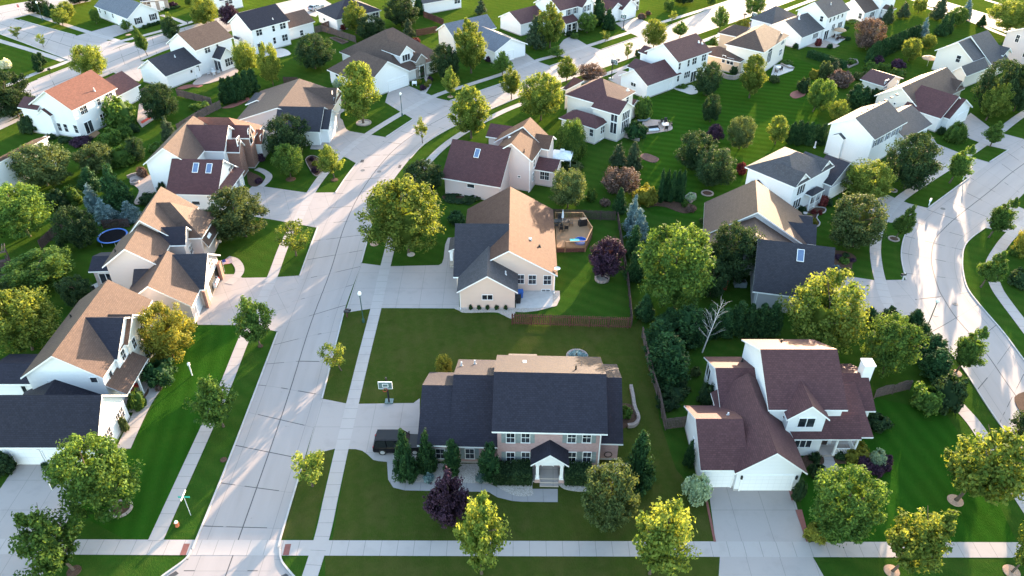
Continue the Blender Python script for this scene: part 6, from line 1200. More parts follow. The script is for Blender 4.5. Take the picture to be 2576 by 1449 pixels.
# ---------------------------------------------------------------- fences, lamps, cars, yard things
WOODR = m_plain('red_brown_wood', (.095, .043, .036), .85, .2, .3, 5); WOODG = m_plain('weathered_grey_wood', (.115, .085, .080), .9, .2, .3, 5); WOODD = m_plain('dark_stained_wood', (.060, .042, .042), .9, .2, .3, 5); DECKW = m_plain('deck_boards', (.26, .155, .085), .8, .2, .2, 4)
BLACK = m_plain('black_metal', (.015, .015, .017), .45, .4); DGREEN = m_plain('dark_green_metal', (.02, .07, .06), .5, .4); LAMPG = m_plain('frosted_globe', (.85, .84, .80), .3, .5, .02); RED = m_plain('red_paint', (.45, .03, .025), .5); BLUE = m_plain('blue_plastic', (.03, .12, .42), .4, .5); TEAL = m_plain('teal_plastic', (.02, .42, .40), .4, .5); CANVAS = m_plain('white_canvas', (.66, .70, .74), .8); TANC = m_plain('tan_canvas', (.38, .26, .17), .85); STONEW = m_stone('garden_wall_stone', (.30, .25, .23)); BROWNM = m_plain('rusty_paver', (.19, .075, .065), .85, .2, .12, 4); CLEAR = m_plain('clear_backboard', (.10, .14, .14), .2, .5)
def fence(sheet, pts, h, mat, label, gap=.03, wave=0.0, bw=.14):
    o = empty('fence', K(sheet, *pts[0]), label=label, cat='fence', group='back yard fences'); P = [K(sheet, *p) - o.location for p in pts]
    b = MB(); posts = MB(); s = 0
    for a, c in zip(P, P[1:]):
        L = (c - a).length; d = (c - a) / L; n = Vector((-d.y, d.x, 0)); k = 0
        while k < L - bw / 2:
            hh = h * (1 + .02 * math.sin(k * 7.1)) + wave * math.sin(math.pi * ((s + k) % 2.4) / 2.4); q = a + d * (k + bw / 2)
            b.obox((q.x, q.y, .05 + hh / 2), d * (bw / 2 - .004), n * .012, (0, 0, hh / 2)); k += bw + gap
        for z in (.3, h - .25): m = (a + c) / 2; b.obox(Vector((m.x, m.y, z)) - n * .035, d * (L / 2), n * .02, (0, 0, .045))
        k = 0
        while k < L + .1: q = a + d * min(k, L - .06) - n * .07; pm = MB(); pm.box(q.x - .05, q.x + .05, q.y - .05, q.y + .05, 0, h + .06); pm.build('post', mat, o); k += 2.4
        s += L
    b.build('boards', mat, o); return o
fence('22', [(0, 365), (1195, 405)], 1.65, WOODR, 'red brown picket fence closing the tan house yard', .10); fence('21', [(1062, 775), (1110, 1080), (1165, 1420), (1205, 1840)], 1.5, WOODD, 'dark fence along the right side of the tan house yard'); fence('21', [(412, 748), (1040, 772)], 1.6, WOODD, 'dark slatted fence behind the wooden deck', .05)
fence('22', [(1312, 500), (1350, 690), (1415, 950), (1478, 1150), (1535, 1425)], 1.6, WOODG, 'long grey wood fence right of the brick house lawn'); fence('22', [(1540, 1425), (1752, 1400)], 1.6, WOODG, 'short grey fence ending at the white garage'); fence('32', [(1062, 1108), (1420, 1022)], 1.3, WOODG, 'grey scalloped fence right of the white house', .03, .25)
fence('10', [(598, 335), (665, 318), (760, 345), (1010, 432)], 1.6, WOODG, 'grey fence running behind the stone entry house'); fence('10', [(668, 300), (750, 268)], 1.5, WOODR, 'short red fence beside the navy hip house'); fence('10', [(1690, 175), (1890, 258)], 1.6, WOODR, 'red wood fence beside the striped lawn at top'); fence('10', [(1612, 368), (1828, 328)], 1.6, WOODR, 'red wood fence left of the blue roofed house')
fence('00', [(1790, 968), (2140, 1058)], 1.5, WOODG, 'brown fence below the sunroom house lawn'); fence('00', [(1790, 1335), (2005, 1200), (2230, 1088)], 1.6, WOODG, 'grey fence behind the skylight house'); fence('10', [(285, 845), (425, 848)], 1.5, WOODD, 'dark fence behind the bright green spire topped tree'); fence('01', [(415, 1065), (640, 850)], 1.5, WOODD, 'dark fence left of the trampoline yard'); fence('01', [(1050, 855), (1315, 838)], 1.5, WOODD, 'dark fence behind the blue trampoline'); fence('00', [(1425, 960), (1495, 920)], 1.2, WOODG, 'small grey lattice fence by the russet house garage'); fence('30', [(690, 390), (780, 392)], .5, WOODD, 'low dark edging fence at patio house terrace')

def lamp(sheet, u, v, label, h=4.6):
    o = empty('street_lamp', K(sheet, u, v), label=label, cat='street lamp', group='street lamps with frosted globes'); m = MB()
    m.lathe([(.16, 0), (.16, .5), (.09, .6), (.06, .75), (.055, h - .55), (.10, h - .5), (.10, h - .42)], n=10); m.build('pole', DGREEN, o, True)
    g = MB(); g.lathe([(.09, h - .42), (.20, h - .3), (.24, h - .1), (.17, h + .1), (.05, h + .18), (0, h + .26)], n=12); g.build('globe', LAMPG, o, True)
lamp('12', 1083, 345, 'street lamp on the verge left of the tan house driveway corner'); lamp('10', 1472, 1168, 'street lamp on the verge by the stone entry house'); lamp('32', 1590, 420, 'street lamp beside the right curved street'); lamp('00', 430, 205, 'street lamp at the far upper left corner')
o = empty('lamp_post', K('02', 1935, 880), label='short white lamp post on the corner house lawn', cat='lamp post'); m = MB(); m.lathe([(.07, 0), (.07, 1.5), (.10, 1.55)], n=8); m.build('pole', TRIM, o); m = MB(); m.box(-.11, .11, -.11, .11, 1.55, 1.85); m.lathe([(.17, 1.85), (0, 2.02)], n=8); m.build('lantern', LAMPG, o)

def hoop(sheet, u, v, yaw, label, pole=BLACK, h=3.0):
    o = empty('basketball_hoop', K(sheet, u, v), yaw, label=label, cat='basketball hoop', group='driveway basketball hoops'); m = MB(); m.box(-.45, .45, -.2, .5, 0, .18); m.build('base', CLEAR, o)
    m = MB(); m.tube([(0, 0, .1), (0, 0, h + .75)], .10, 8); m.tube([(0, 0, h + .3), (0, -.75, h + .3)], .06, 6); m.tube([(0, 0, h - .4), (0, -.75, h + .1)], .05, 6); m.build('pole', pole, o)
    b = MB(); b.box(-.72, .72, -.82, -.78, h - .1, h + .85); bo = b.build('backboard', CLEAR, o); f = MB()
    for x0, x1, z0, z1 in ((-.75, .75, h - .13, h - .09), (-.75, .75, h + .84, h + .88), (-.75, -.71, h - .09, h + .84), (.71, .75, h - .09, h + .84), (-.32, .32, h + .12, h + .17), (-.32, .32, h + .55, h + .6), (-.32, -.27, h + .17, h + .55), (.27, .32, h + .17, h + .55)): f.box(x0, x1, -.85, -.76, z0, z1)
    f.build('frame', TRIM, bo); r = MB(); R_ = .23
    for k in range(16): a, c = math.tau * k / 16, math.tau * (k + 1) / 16; r.tube([(R_ * math.cos(a), -1.15 + R_ * math.sin(a), h), (R_ * math.cos(c), -1.15 + R_ * math.sin(c), h)], .025, 5, cap=False)
    r.build('rim', RED, o)
hoop('12', 1340, 1155, 0, 'basketball hoop on black pole at the brick house driveway'); hoop('03', 760, 745, -1.9, 'basketball hoop on dark green pole beside the round maple', DGREEN); hoop('20', 1120, 297, -.4, 'basketball hoop by the twin gable house driveway'); hoop('20', 1000, 790, 2.6, 'basketball hoop at the street behind the hip house'); hoop('20', 2392, 292, 2.2, 'dark basketball hoop seen from behind near the peach house')

def mailbox(sheet, u, v, yaw, label, post=WOODR, box=BLACK, twin=False):
    o = empty('mailbox', K(sheet, u, v), yaw, label=label, cat='mailbox', group='kerbside mailboxes'); m = MB(); m.box(-.07, .07, -.07, .07, 0, 1.25); m.box(-.05, .05, -.45, .3, .8, .9); m.build('post', post, o)
    for dx in ((-.2, .2) if twin else (0,)):
        b = MB(); pr = [(-.14, 0), (.14, 0), (.14, .16), (.09, .27), (-.09, .27), (-.14, .16)]
        for (x0, z0), (x1, z1) in zip(pr, pr[1:] + pr[:1]): b.face([(dx + x0, -.5, .92 + z0), (dx + x1, -.5, .92 + z1), (dx + x1, .2, .92 + z1), (dx + x0, .2, .92 + z0)])
        for y in (-.5, .2): b.face([(dx + x, y, .92 + z) for x, z in pr])
        b.build('box', box, o)
mailbox('12', 918, 292, 1.3, 'black mailbox pair on a reddish post at the kerb', WOODR, BLACK, True); mailbox('31', 1618, 618, -.6, 'white mailbox on a white post by the right street', TRIM, TRIM); mailbox('31', 1962, 362, -.6, 'dark mailbox on a white post by the pointed street tree', TRIM, BLACK); mailbox('31', 1352, 1375, -1.4, 'dark mailbox on grey post at the right curve', PIPE, BLACK); mailbox('20', 1058, 645, .5, 'black mailbox pair on the verge above the hip house', BLACK, BLACK, True); mailbox('20', 2335, 183, .5, 'black mailbox pair near the clipped yellow ball', BLACK, BLACK, True); mailbox('00', 508, 738, .5, 'black mailbox pair on the upper left verge', BLACK, BLACK, True); mailbox('00', 1895, 258, .5, 'dark mailbox on the verge right of the brown roofed house', BLACK, BLACK)

o = empty('street_sign', K('03', 1920, 838), label='street name sign with green blade and white cross blade at bottom left', cat='street sign'); m = MB(); m.tube([(0, 0, 0), (0, 0, 2.9)], .035, 6); m.build('pole', PIPE, o); m = MB(); m.box(-.55, .55, -.012, .012, 2.55, 2.75); m.build('sign_blade', m_plain('green_sign', (.02, .30, .24), .5), o); m = MB(); m.box(-.012, .012, -.6, .6, 2.78, 2.98); m.build('sign_blade', LAMPG, o)
o = empty('stop_sign', K('00', 212, 150), R(-20), label='red stop sign at the far upper left corner', cat='stop sign'); m = MB(); m.tube([(0, .03, 0), (0, .03, 2.5)], .04, 6); m.build('pole', PIPE, o); m = MB(); pr = [(.42 * math.cos(R(22.5 + 45 * k)), .42 * math.sin(R(22.5 + 45 * k))) for k in range(8)]; m.face([(x, -.01, 2.3 + z) for x, z in pr]); m.face([(x, .02, 2.3 + z) for x, z in reversed(pr)]); fo = m.build('sign_face', RED, o)
tc = bpy.data.curves.new('lettering', 'FONT'); tc.body = 'STOP'; tc.size = .27; tc.align_x = 'CENTER'; tc.align_y = 'CENTER'; tc.extrude = .004; tc.materials.append(TRIM); tm = bpy.data.objects.new('lettering_source', tc); to = bpy.data.objects.new('lettering', bpy.data.meshes.new_from_object(tm)); bpy.data.objects.remove(tm); COL.objects.link(to); to.parent = fo; to.location = (0, -.02, 2.3); to.rotation_euler = (math.pi / 2, 0, 0)
o = empty('fire_hydrant', K('03', 1785, 945), label='small hydrant with white top beside the left pavement', cat='hydrant'); m = MB(); m.lathe([(.2, 0), (.2, .06), (.13, .08), (.13, .5)], n=10); m.tube([(-.24, 0, .38), (.24, 0, .38)], .07, 8); m.build('barrel', m_plain('orange_paint', (.5, .14, .06), .5), o); m = MB(); m.lathe([(.16, .5), (.16, .56), (.12, .68), (0, .76)], n=10); m.build('cap', TRIM, o)

# ground plates: drains, covers, tactile pads
def plate(name, sheet, pts, mat, label, cat): p = [K(sheet, *q) for q in pts]; o = slab(name, [(q.x, q.y, 0) for q in p], .030, mat, kind=None); tag(o, label, cat); return o
GRATE = m_concrete('iron_grate', (.06, .06, .065), .1, .1, .05, .9); IRON = m_plain('cast_iron', (.10, .10, .105), .6)
plate('tactile_paving', '03', [(1850, 1125), (1912, 1125), (1870, 1240), (1810, 1240)], BROWNM, 'dark red tactile pad at the left kerb ramp', 'tactile pad'); plate('tactile_paving', '13', [(295, 1130), (355, 1127), (330, 1240), (270, 1240)], BROWNM, 'dark red tactile pad at the right kerb ramp', 'tactile pad')
plate('drain_grate', '11', [(1060, 160), (1092, 160), (1082, 186), (1046, 186)], GRATE, 'dark storm drain grate at the left kerb of the bend', 'drain grate'); plate('drain_grate', '11', [(1440, 212), (1466, 212), (1455, 242), (1428, 242)], GRATE, 'grey storm drain grate at the right kerb of the bend', 'drain grate'); plate('drain_grate', '03', [(1690, 1449), (1770, 1400), (1800, 1425), (1745, 1460)], GRATE, 'storm drain at the bottom left kerb corner', 'drain grate'); plate('drain_grate', '13', [(250, 1449), (300, 1425), (330, 1445), (300, 1465)], GRATE, 'storm drain at the bottom right kerb corner', 'drain grate')
for sh, u, v, l in (('11', 1075, 265, 'round manhole cover left of the centre joint in the bend'), ('11', 1240, 278, 'round manhole cover right of the centre joint in the bend'), ('31', 1760, 652, 'round manhole cover in the right street'), ('32', 1885, 165, 'pale manhole cover near the right lamp, upper'), ('32', 1685, 272, 'pale manhole cover near the right lamp, lower')):
    c = K(sh, u, v); m = MB(); m.lathe([(.36, .012), (.36, .032), (0, .032)], (c.x, c.y, 0), 18); tag(m.build('manhole_cover', IRON), l, 'manhole cover', 'manhole covers')

# mulch rings, planters, beds
def ring(sheet, u, v, w, label, mat=MULCH, rim=None, h=.06):
    c = K(sheet, u, v); r = w / 4 * px_m(c) / 2; m = MB(); m.lathe([(r, 0), (r * .96, h), (0, h + .05)], n=22)
    o = tag(m.build('tree_ring', mat), label, 'tree ring', 'mulch rings round the trees'); o.location = c
    if rim:
        q = MB(); n = max(14, int(r * 9))
        for k in range(n): a = math.tau * k / n; q.obox((math.cos(a) * r, math.sin(a) * r, rim / 2 + .02), Vector((-math.sin(a), math.cos(a), 0)) * (math.pi * r / n * .94), Vector((math.cos(a), math.sin(a), 0)) * .11, (0, 0, rim / 2))
        q.build('edging', STONEW, o)
LMULCH = m_plain('light_mulch', (.34, .23, .17), .95, .1, .25, 9)
ring('33', 1885, 690, 155, 'light mulch ring under the large sunlit maple', LMULCH); ring('33', 1245, 1400, 155, 'light mulch ring under the bottom right maple', LMULCH); ring('33', 2450, 1405, 165, 'light mulch ring cut by the bottom right corner', LMULCH); ring('32', 1890, 858, 115, 'light mulch ring beside the right street', LMULCH); ring('33', 2420, 130, 110, 'light mulch ring on the right verge', LMULCH); ring('03', 745, 1400, 140, 'dark mulch ring under the bottom left maple', MULCH); ring('03', 1220, 775, 200, 'stone edged mulch ring under the large round maple', MULCH, .18); ring('02', 2250, 1730, 70, 'small mulch ring on the left verge, lower') ; ring('12', 45, 585, 55, 'small mulch ring on the left verge, upper'); ring('10', 1955, 975, 62, 'pale mulch ring by the wide driveway', LMULCH); ring('11', 350, 355, 100, 'faint mulch ring on the curved lawn'); ring('11', 790, 362, 75, 'mulch ring by the bend', MULCH); ring('11', 1192, 1005, 90, 'round patch of wood chips left by a removed tree', LMULCH); ring('10', 1085, 1240, 140, 'scalloped stone ring under the tall oval maple', ROCK, .15); ring('00', 1292, 352, 55, 'mulch ring in front of the shuttered ranch house', LMULCH); ring('21', 905, 1365, 130, 'raised stone planter ring under the dark red leaved tree', ROCK, .4); ring('21', 1965, 500, 110, 'stone edged ring under the back lawn tree', MULCH, .15); ring('31', 1265, 958, 95, 'white stone ring under the dark pointed street tree', MULCH, .12); ring('31', 1255, 470, 75, 'stone ring on the lawn near the very dark tree', MULCH, .12); ring('22', 655, 690, 200, 'round rock bed behind the brick house', ROCK, .12); ring('11', 1560, 1112, 80, 'pale stone patch under the huge spreading tree', ROCK)
def bed(sheet, pts, label, mat=MULCH, edge=None, sm=True, h=.05):
    P = [K(sheet, *p) for p in pts]; q = smooth_loop([(p.x, p.y) for p in P], 4) if sm else [(p.x, p.y) for p in P]
    ar = sum(q[i - 1][0] * q[i][1] - q[i][0] * q[i - 1][1] for i in range(len(q)))
    if ar < 0: q.reverse()
    BZ[0] += .0015; m = MB(); m.prism(q, .0, BZ[0]); o = tag(m.build('garden_bed', mat), label, 'garden bed', 'garden beds')
    if edge:
        e = MB(); mm, w, hh = edge
        for i in range(len(q)):
            a, b = Vector((*q[i - 1], 0)), Vector((*q[i], 0)); d = b - a; L = d.length
            if L < .02: continue
            d /= L; n = Vector((-d.y, d.x, 0)); c = (a + b) / 2; e.obox((c.x, c.y, hh / 2 + .03), d * (L / 2 + .01), n * (w / 2), (0, 0, hh / 2 + .03))
        e.build('edging', mm, o)
    return o
BZ = [.040]
bed('13', [(1425, 300), (1425, 395), (1485, 478), (1600, 505), (2350, 520), (2430, 555), (2600, 640), (2780, 640), (2780, 560), (2780, 330), (2576, 320), (1900, 320)], 'river rock bed between the brick house and its walk', ROCK); bed('23', [(500, 560), (620, 595), (760, 600), (1100, 590), (1250, 560), (1300, 480), (1250, 330), (900, 330), (500, 480)], 'river rock and shrub bed right of the brick portico', ROCK)
bed('12', [(2030, 195), (2050, 230), (2110, 250), (2400, 245), (2480, 270), (2576, 310), (2610, 240), (2576, 200)], 'white rock bed under the tan gable', ROCK); bed('22', [(410, 30), (480, 30), (482, 110), (450, 180), (260, 230), (120, 245), (40, 240), (10, 200), (250, 205), (400, 185)], 'rock strip curving round the tan house side patio', ROCK, sm=False)
bed('22', [(1085, 1180), (1215, 1180), (1225, 1230), (1250, 1300), (1235, 1360), (1165, 1395), (1085, 1400)], 'dark bed with low stone wall right of the brick house', MULCH); bed('21', [(1360, 640), (1450, 625), (1560, 640), (1660, 680), (1750, 698), (1850, 670), (1840, 620), (1700, 590), (1500, 570), (1380, 590)], 'curved mulch bed below the arborvitae clump', MULCH); bed('21', [(1740, 540), (1800, 595), (1850, 545), (1845, 510), (1790, 500)], 'angular stone edged bed beside the mulch bed', MULCH, (STONEW, .16, .2), False); bed('21', [(1290, 120), (1330, 160), (1430, 190), (1480, 150), (1400, 110), (1330, 95)], 'bare mulch patch right of the two firs', m_plain('bare_mulch', (.10, .06, .055), .95, .1, .3, 7))
bed('31', [(650, 1090), (720, 1075), (820, 1095), (890, 1150), (850, 1210), (830, 1330), (700, 1310), (640, 1280)], 'mulch island right of the grey house garage', MULCH); bed('31', [(280, 790), (400, 820), (490, 835), (520, 800), (490, 750), (510, 710), (570, 690), (570, 650), (460, 640), (290, 680)], 'curved stone edged bed before the front porch', MULCH, (KERB, .14, .12)); bed('11', [(500, 160), (540, 250), (570, 300), (610, 325), (650, 300), (720, 230), (640, 150), (560, 120)], 'planted bed between curved lawn and pavement', MULCH, (STONEW, .1, .1)); bed('01', [(2490, 280), (2560, 300), (2620, 330), (2650, 370), (2620, 410), (2560, 430), (2500, 400)], 'oval bed inside the curved walk', MULCH)
bed('30', [(220, 960), (260, 990), (310, 985), (370, 960), (380, 920), (330, 905), (250, 925)], 'pinkish mulch mound on the back lawn', BROWNM); bed('30', [(780, 660), (810, 685), (905, 645), (890, 610), (820, 600)], 'square raised vegetable bed at the clipped hedge end', MULCH, (STONEW, .15, .3), False); bed('33', [(345, 260), (520, 210), (560, 320), (420, 330), (340, 420)], 'mulch bed left of the porch walk', MULCH); bed('33', [(640, 215), (780, 200), (900, 330), (1040, 430), (1180, 390), (1190, 280), (980, 200), (900, 320), (680, 320)], 'curved mulch bed below the porch', MULCH, sm=False); bed('33', [(235, 690), (300, 680), (330, 580), (205, 575)], 'red paver strip beside the white garage', BROWNM, sm=False); bed('33', [(275, 785), (385, 1105), (420, 1100), (375, 920), (340, 785)], 'dark red edging bed along the right side of the driveway', BROWNM, sm=False); bed('23', [(1940, 660), (2030, 1105), (2052, 1103), (1962, 655)], 'dark red edging strip along the left side of the driveway', BROWNM, sm=False)
bed('00', [(1780, 890), (1860, 860), (1950, 850), (2040, 860), (2000, 880), (1930, 878), (1850, 900)], 'narrow edged bed below the sunroom house patio', BROWNM); bed('00', [(2235, 1090), (2350, 1080), (2500, 1010), (2480, 985), (2300, 1060)], 'thin edged bed under the arborvitae screen', BROWNM); bed('12', [(2270, -950), (2400, -935), (2480, -885), (2300, -870)], 'x', MULCH) if False else None
bed('11', [(1900, 560), (2000, 580), (2150, 575), (2260, 560), (2250, 535), (1900, 520)], 'planting strip along the rose house garage', MULCH); bed('02', [(1300, 1170), (1330, 1240), (1480, 1080), (1490, 1010), (1400, 1000)], 'flower bed along the corner house walk', MULCH); bed('33', [(2480, -350), (2576, -150), (2700, -100), (2700, -400)], 'mulch bed cut by the right edge', MULCH); bed('10', [(745, 385), (870, 445), (930, 425), (800, 380)], 'raised garden box by the grey fence', MULCH, (WOODG, .1, .2), False); bed('10', [(860, 1080), (900, 1040), (920, 1000), (800, 1020)], 'brown bed beside the tall oval maple lawn', BROWNM)

# patios
def patio(sheet, pts, label, mat=PAVER, sm=True, h=.10):
    o = bed(sheet, pts, label, mat, None, sm); o.name = 'patio'; o['category'] = 'patio'; o['group'] = 'back patios'; return o
PATC = m_plain('patio_concrete', (.44, .42, .41), .85, .2, .08, 2)
patio('22', [(30, 38), (410, 38), (408, 190), (250, 205), (40, 205)], 'concrete side patio below the tan house windows', PATC, False); patio('20', [(1320, 1215), (1450, 1208), (1560, 1225), (1612, 1275), (1600, 1310), (1500, 1330), (1400, 1345), (1330, 1340)], 'curved patio behind the hip house with seats', PAVER); patio('00', [(1990, 790), (2080, 690), (2300, 660), (2390, 680), (2370, 750), (2160, 825), (2040, 850), (1940, 850)], 'paved patio behind the sunroom house', PAVER); patio('01', [(1310, 340), (1430, 310), (1530, 330), (1560, 480), (1430, 580), (1390, 610), (1350, 590), (1400, 470), (1330, 400)], 'round paver patio with fire pit', PAVER); patio('30', [(30, 760), (60, 660), (200, 640), (262, 680), (250, 710), (100, 765)], 'patio behind the peach house', PATC, False); patio('30', [(540, 395), (650, 335), (785, 390), (690, 448)], 'upper concrete terrace behind the patio house', PATC, False); patio('30', [(380, 465), (540, 400), (720, 460), (670, 485), (450, 475)], 'lower terrace behind the patio house', PAVER, False); patio('20', [(1610, 885), (1700, 880), (1810, 860), (1870, 930), (1800, 950), (1730, 930)], 'small curved patio of the white gable house', PATC); patio('02', [(920, -20), (1000, -60), (1140, -60), (1140, 30), (1070, 75), (950, 60)], 'octagonal stone patio behind the taupe house', PATC, False); patio('00', [(1400, 1050), (1480, 1030), (1570, 1190), (1430, 1285), (1380, 1220)], 'raised terrace between the russet house and the dark round tree', PAVER, False); patio('10', [(30, 560), (250, 490), (350, 540), (280, 570), (90, 600)], 'concrete patio of the double gable house', PATC)
patio('00', [(890, 1370), (960, 1310), (1010, 1340), (950, 1390)], 'wooden step landing at the russet house patio door', DECKW, False)
o = bed('00', [(1415, 1230), (1530, 1165), (1545, 1180), (1430, 1250)], 'long red flower box on the terrace wall', m_plain('red_flowers', (.5, .05, .03), .8, .2, .4, 12), None, False); o.name = 'flower_box'; o['category'] = 'flower box'
def wall_line(sheet, pts, h, w, label, mat=STONEW):
    P = catmull([K(sheet, *p) for p in pts], 4); m = MB()
    for a, b in zip(P, P[1:]):
        d = b - a; L = d.length; d /= L; n = Vector((-d.y, d.x, 0)); c = (a + b) / 2; m.obox((c.x, c.y, h / 2), d * (L / 2 + .02), n * (w / 2), (0, 0, h / 2))
    tag(m.build('garden_wall', mat), label, 'garden wall', 'low stone garden walls')
wall_line('22', [(1195, 1000), (1215, 1100), (1232, 1210), (1265, 1295), (1268, 1345), (1230, 1390), (1165, 1402)], .45, .35, 'low stone wall curving beside the brick house'); wall_line('01', [(1285, 345), (1360, 318), (1450, 322)], .5, .3, 'curved stone seat wall of the round patio'); wall_line('30', [(20, 740), (100, 770), (190, 790)], .6, .3, 'x') if False else None; wall_line('20', [(2070, 745), (2150, 790), (2240, 800), (2310, 770)], .9, .3, 'curved stone retaining wall under the peach house'); wall_line('20', [(1130, 1380), (1200, 1400), (1280, 1420)], .5, .3, 'stepped stone wall under the hip house ball shrub'); wall_line('30', [(130, 650), (210, 690), (258, 690)], .4, .3, 'stone planter wall at the peach house patio')
c = K('01', 1360, 392); m = MB(); m.lathe([(.55, 0), (.55, .4), (.75, .4), (.75, 0)], n=18); m.lathe([(0, .15), (.55, .15)], n=18); o = tag(m.build('fire_pit', STONEW), 'round stone fire pit on the round patio', 'fire pit'); o.location = c

# furniture
def chair(p, yaw, label, mat=BLACK, group='patio chairs'):
    o = empty('patio_chair', p, yaw, label=label, cat='chair', group=group); m = MB(); m.box(-.28, .28, -.28, .28, .38, .46); m.build('seat', mat, o); m = MB(); m.obox((0, .28, .72), (.28, 0, 0), (0, .03, 0), (0, .06, .30)); m.build('backrest', mat, o); m = MB()
    for x in (-.25, .25):
        for y in (-.25, .25): m.box(x - .03, x + .03, y - .03, y + .03, 0, .38)
        m.box(x - .04, x + .04, -.28, .28, .6, .66)
    m.build('frame', mat, o); return o
def table(p, r, label, mat=BLACK, h=.74, yaw=0, sq=None, leg=None):
    o = empty('patio_table', p, yaw, label=label, cat='table', group='patio tables'); m = MB()
    if sq: m.box(-sq[0], sq[0], -sq[1], sq[1], h - .06, h)
    else: m.lathe([(0, h - .06), (r, h - .06), (r, h), (0, h)], n=20)
    m.build('tabletop', mat, o); m = MB(); m.lathe([(.3, 0), (.3, .05), (.07, .1), (.07, h - .06)], n=10); m.build('leg', leg or mat, o); return o
def parasol(p, r, h, mat, label, n=8, tilt=0, closed=False):
    o = empty('parasol', p, .3, label=label, cat='parasol', group='patio parasols'); m = MB(); m.tube([(0, 0, 0), (0, 0, h)], .03, 6); m.build('pole', PIPE, o); m = MB()
    if closed: m.lathe([(.06, h * .45), (.17, h * .5), (.13, h * .8), (0, h + .15)], n=8)
    else:
        m.lathe([(r, h - .45), (r * .5, h - .12), (0, h + .05)], n=n); m.lathe([(r, h - .45), (r, h - .6)], n=n)
    m.build('canopy', mat, o); return o
dz = .85; dk = [K('21', *p, dz) for p in ((432, 745), (710, 745), (805, 895), (740, 1035), (450, 1040))]; o = empty('deck', (dk[0].x, dk[0].y, 0), label='raised wooden deck with railing behind the tan house', cat='deck'); D_ = [p - Vector((dk[0].x, dk[0].y, 0)) for p in dk]
m = MB(); m.prism([(p.x, p.y) for p in reversed(D_)], dz - .2, dz); m.build('deck_floor', m_concrete('deck_planks', (.27, .16, .09), .14, 50, .012, .5), o); m = MB(); sk = MB()
for i in range(4):
    a, b = D_[i], D_[i + 1]; L = (b - a).length; d = (b - a) / L; n = Vector((-d.y, d.x, 0)); c = (a + b) / 2; sk.obox((c.x, c.y, dz / 2 - .1), d * (L / 2), n * .02, (0, 0, dz / 2 - .1))
    if i == 3:
        c = a.lerp(b, .36); L2 = L * .72
    else: L2 = L
    m.obox((c.x, c.y, dz + .95), d * (L2 / 2), n * .07, (0, 0, .03)); m.obox((c.x, c.y, dz + .12), d * (L2 / 2), n * .03, (0, 0, .03)); k = -L2 / 2
    while k < L2 / 2: q = c + d * k; m.box(q.x - .02, q.x + .02, q.y - .02, q.y + .02, dz + .1, dz + .93); k += .14
    for e in (-1, 1): q = c + d * (e * (L2 / 2 - .05)); m.box(q.x - .06, q.x + .06, q.y - .06, q.y + .06, 0, dz + 1.02)
m.build('railing', DECKW, o); sk.build('skirt', WOODR, o)
p = K('21', 500, 815, dz); table(p, 0, 'long dark dining table on the deck', sq=(1.15, .5)); up = p + Vector((.1, .05, 0)); parasol(up, .3, 2.5, CANVAS, 'folded pale parasol standing in the deck table', closed=True)
for i, (u, v, y, l) in enumerate(((495, 875, 3.1, 'deck chair before the dark table, left'), (545, 868, 3.1, 'deck chair before the dark table, right'), (595, 820, 1.5, 'deck chair at the right end of the dark table'), (445, 840, -1.5, 'deck chair at the left end of the dark table'), (480, 770, 0, 'deck chair behind the dark table'))): chair(K('21', u, v, dz), y, l)
o = empty('grill', K('21', 715, 815, dz), .3, label='covered black grill in the deck corner', cat='grill'); m = MB(); m.box(-.7, .7, -.35, .35, 0, .85); m.build('cover', BLACK, o); m = MB(); m.lathe([(.35, -.55), (.35, .55)], n=8); m.box(-.5, .5, -.3, .3, .85, 1.12); m.build('lid', BLACK, o)
o = empty('paddling_pool', K('21', 690, 985, dz), label='round blue and teal plastic paddling pool on the deck', cat='paddling pool'); m = MB(); m.lathe([(0, .03), (.85, .03), (.85, .3), (.92, .3), (.95, 0)], n=22); m.build('pool', BLUE, o); m = MB(); m.box(-1.55, -.2, -.55, .25, .32, .37); m.build('cover', TEAL, o)
o = empty('side_deck', K('21', 2070, 1430), label='small red wooden deck at the grey house', cat='deck'); m = MB(); m.box(-.9, .9, -.9, .9, .5, .62); m.build('deck_floor', WOODR, o); m = MB()
for k in range(13): m.box(-.9 + k * .15 - .03, -.9 + k * .15 + .03, -.93, -.88, 0, 1.4)
m.box(-.95, .95, -.95, -.87, 1.4, 1.47); m.build('railing', RED, o)
for u, v, l in (((2260), 1430, 'grey air conditioner unit by grey house, left'), (2320, 1435, 'grey air conditioner unit by grey house, right')):
    o = empty('air_conditioner', K('21', u, v), label=l, cat='air conditioner'); m = MB(); m.box(-.4, .4, -.4, .4, .05, .85); m.build('cabinet', m_plain('ac_grey', (.16, .19, .20), .5), o); m = MB(); m.lathe([(.33, .86), (.3, .9), (0, .88)], n=14); m.build('fan_grille', BLACK, o)
c = K('20', 1540, 1275); table(c, .55, 'fire table between the hip house patio chairs', PIPE, .55, sq=(.6, .6))
for u, v, y, l in ((1492, 1250, -1.2, 'dark patio armchair left of the fire table'), (1545, 1240, 0, 'dark patio armchair behind the fire table'), (1595, 1265, 1.4, 'dark patio armchair right of the fire table'), (1550, 1310, 3.1, 'dark patio armchair in front of the fire table')): chair(K('20', u, v), y, l)
o = empty('bench', K('20', 1420, 1320), .25, label='long dark outdoor bench on the hip house patio', cat='bench'); m = MB(); m.box(-1.1, 1.1, -.35, .35, .2, .45); m.build('seat', CANVAS, o); m = MB(); m.box(-1.1, 1.1, .3, .4, .2, .95); m.box(-1.15, -1.05, -.35, .35, 0, .65); m.box(1.05, 1.15, -.35, .35, 0, .65); m.build('frame', BLACK, o)
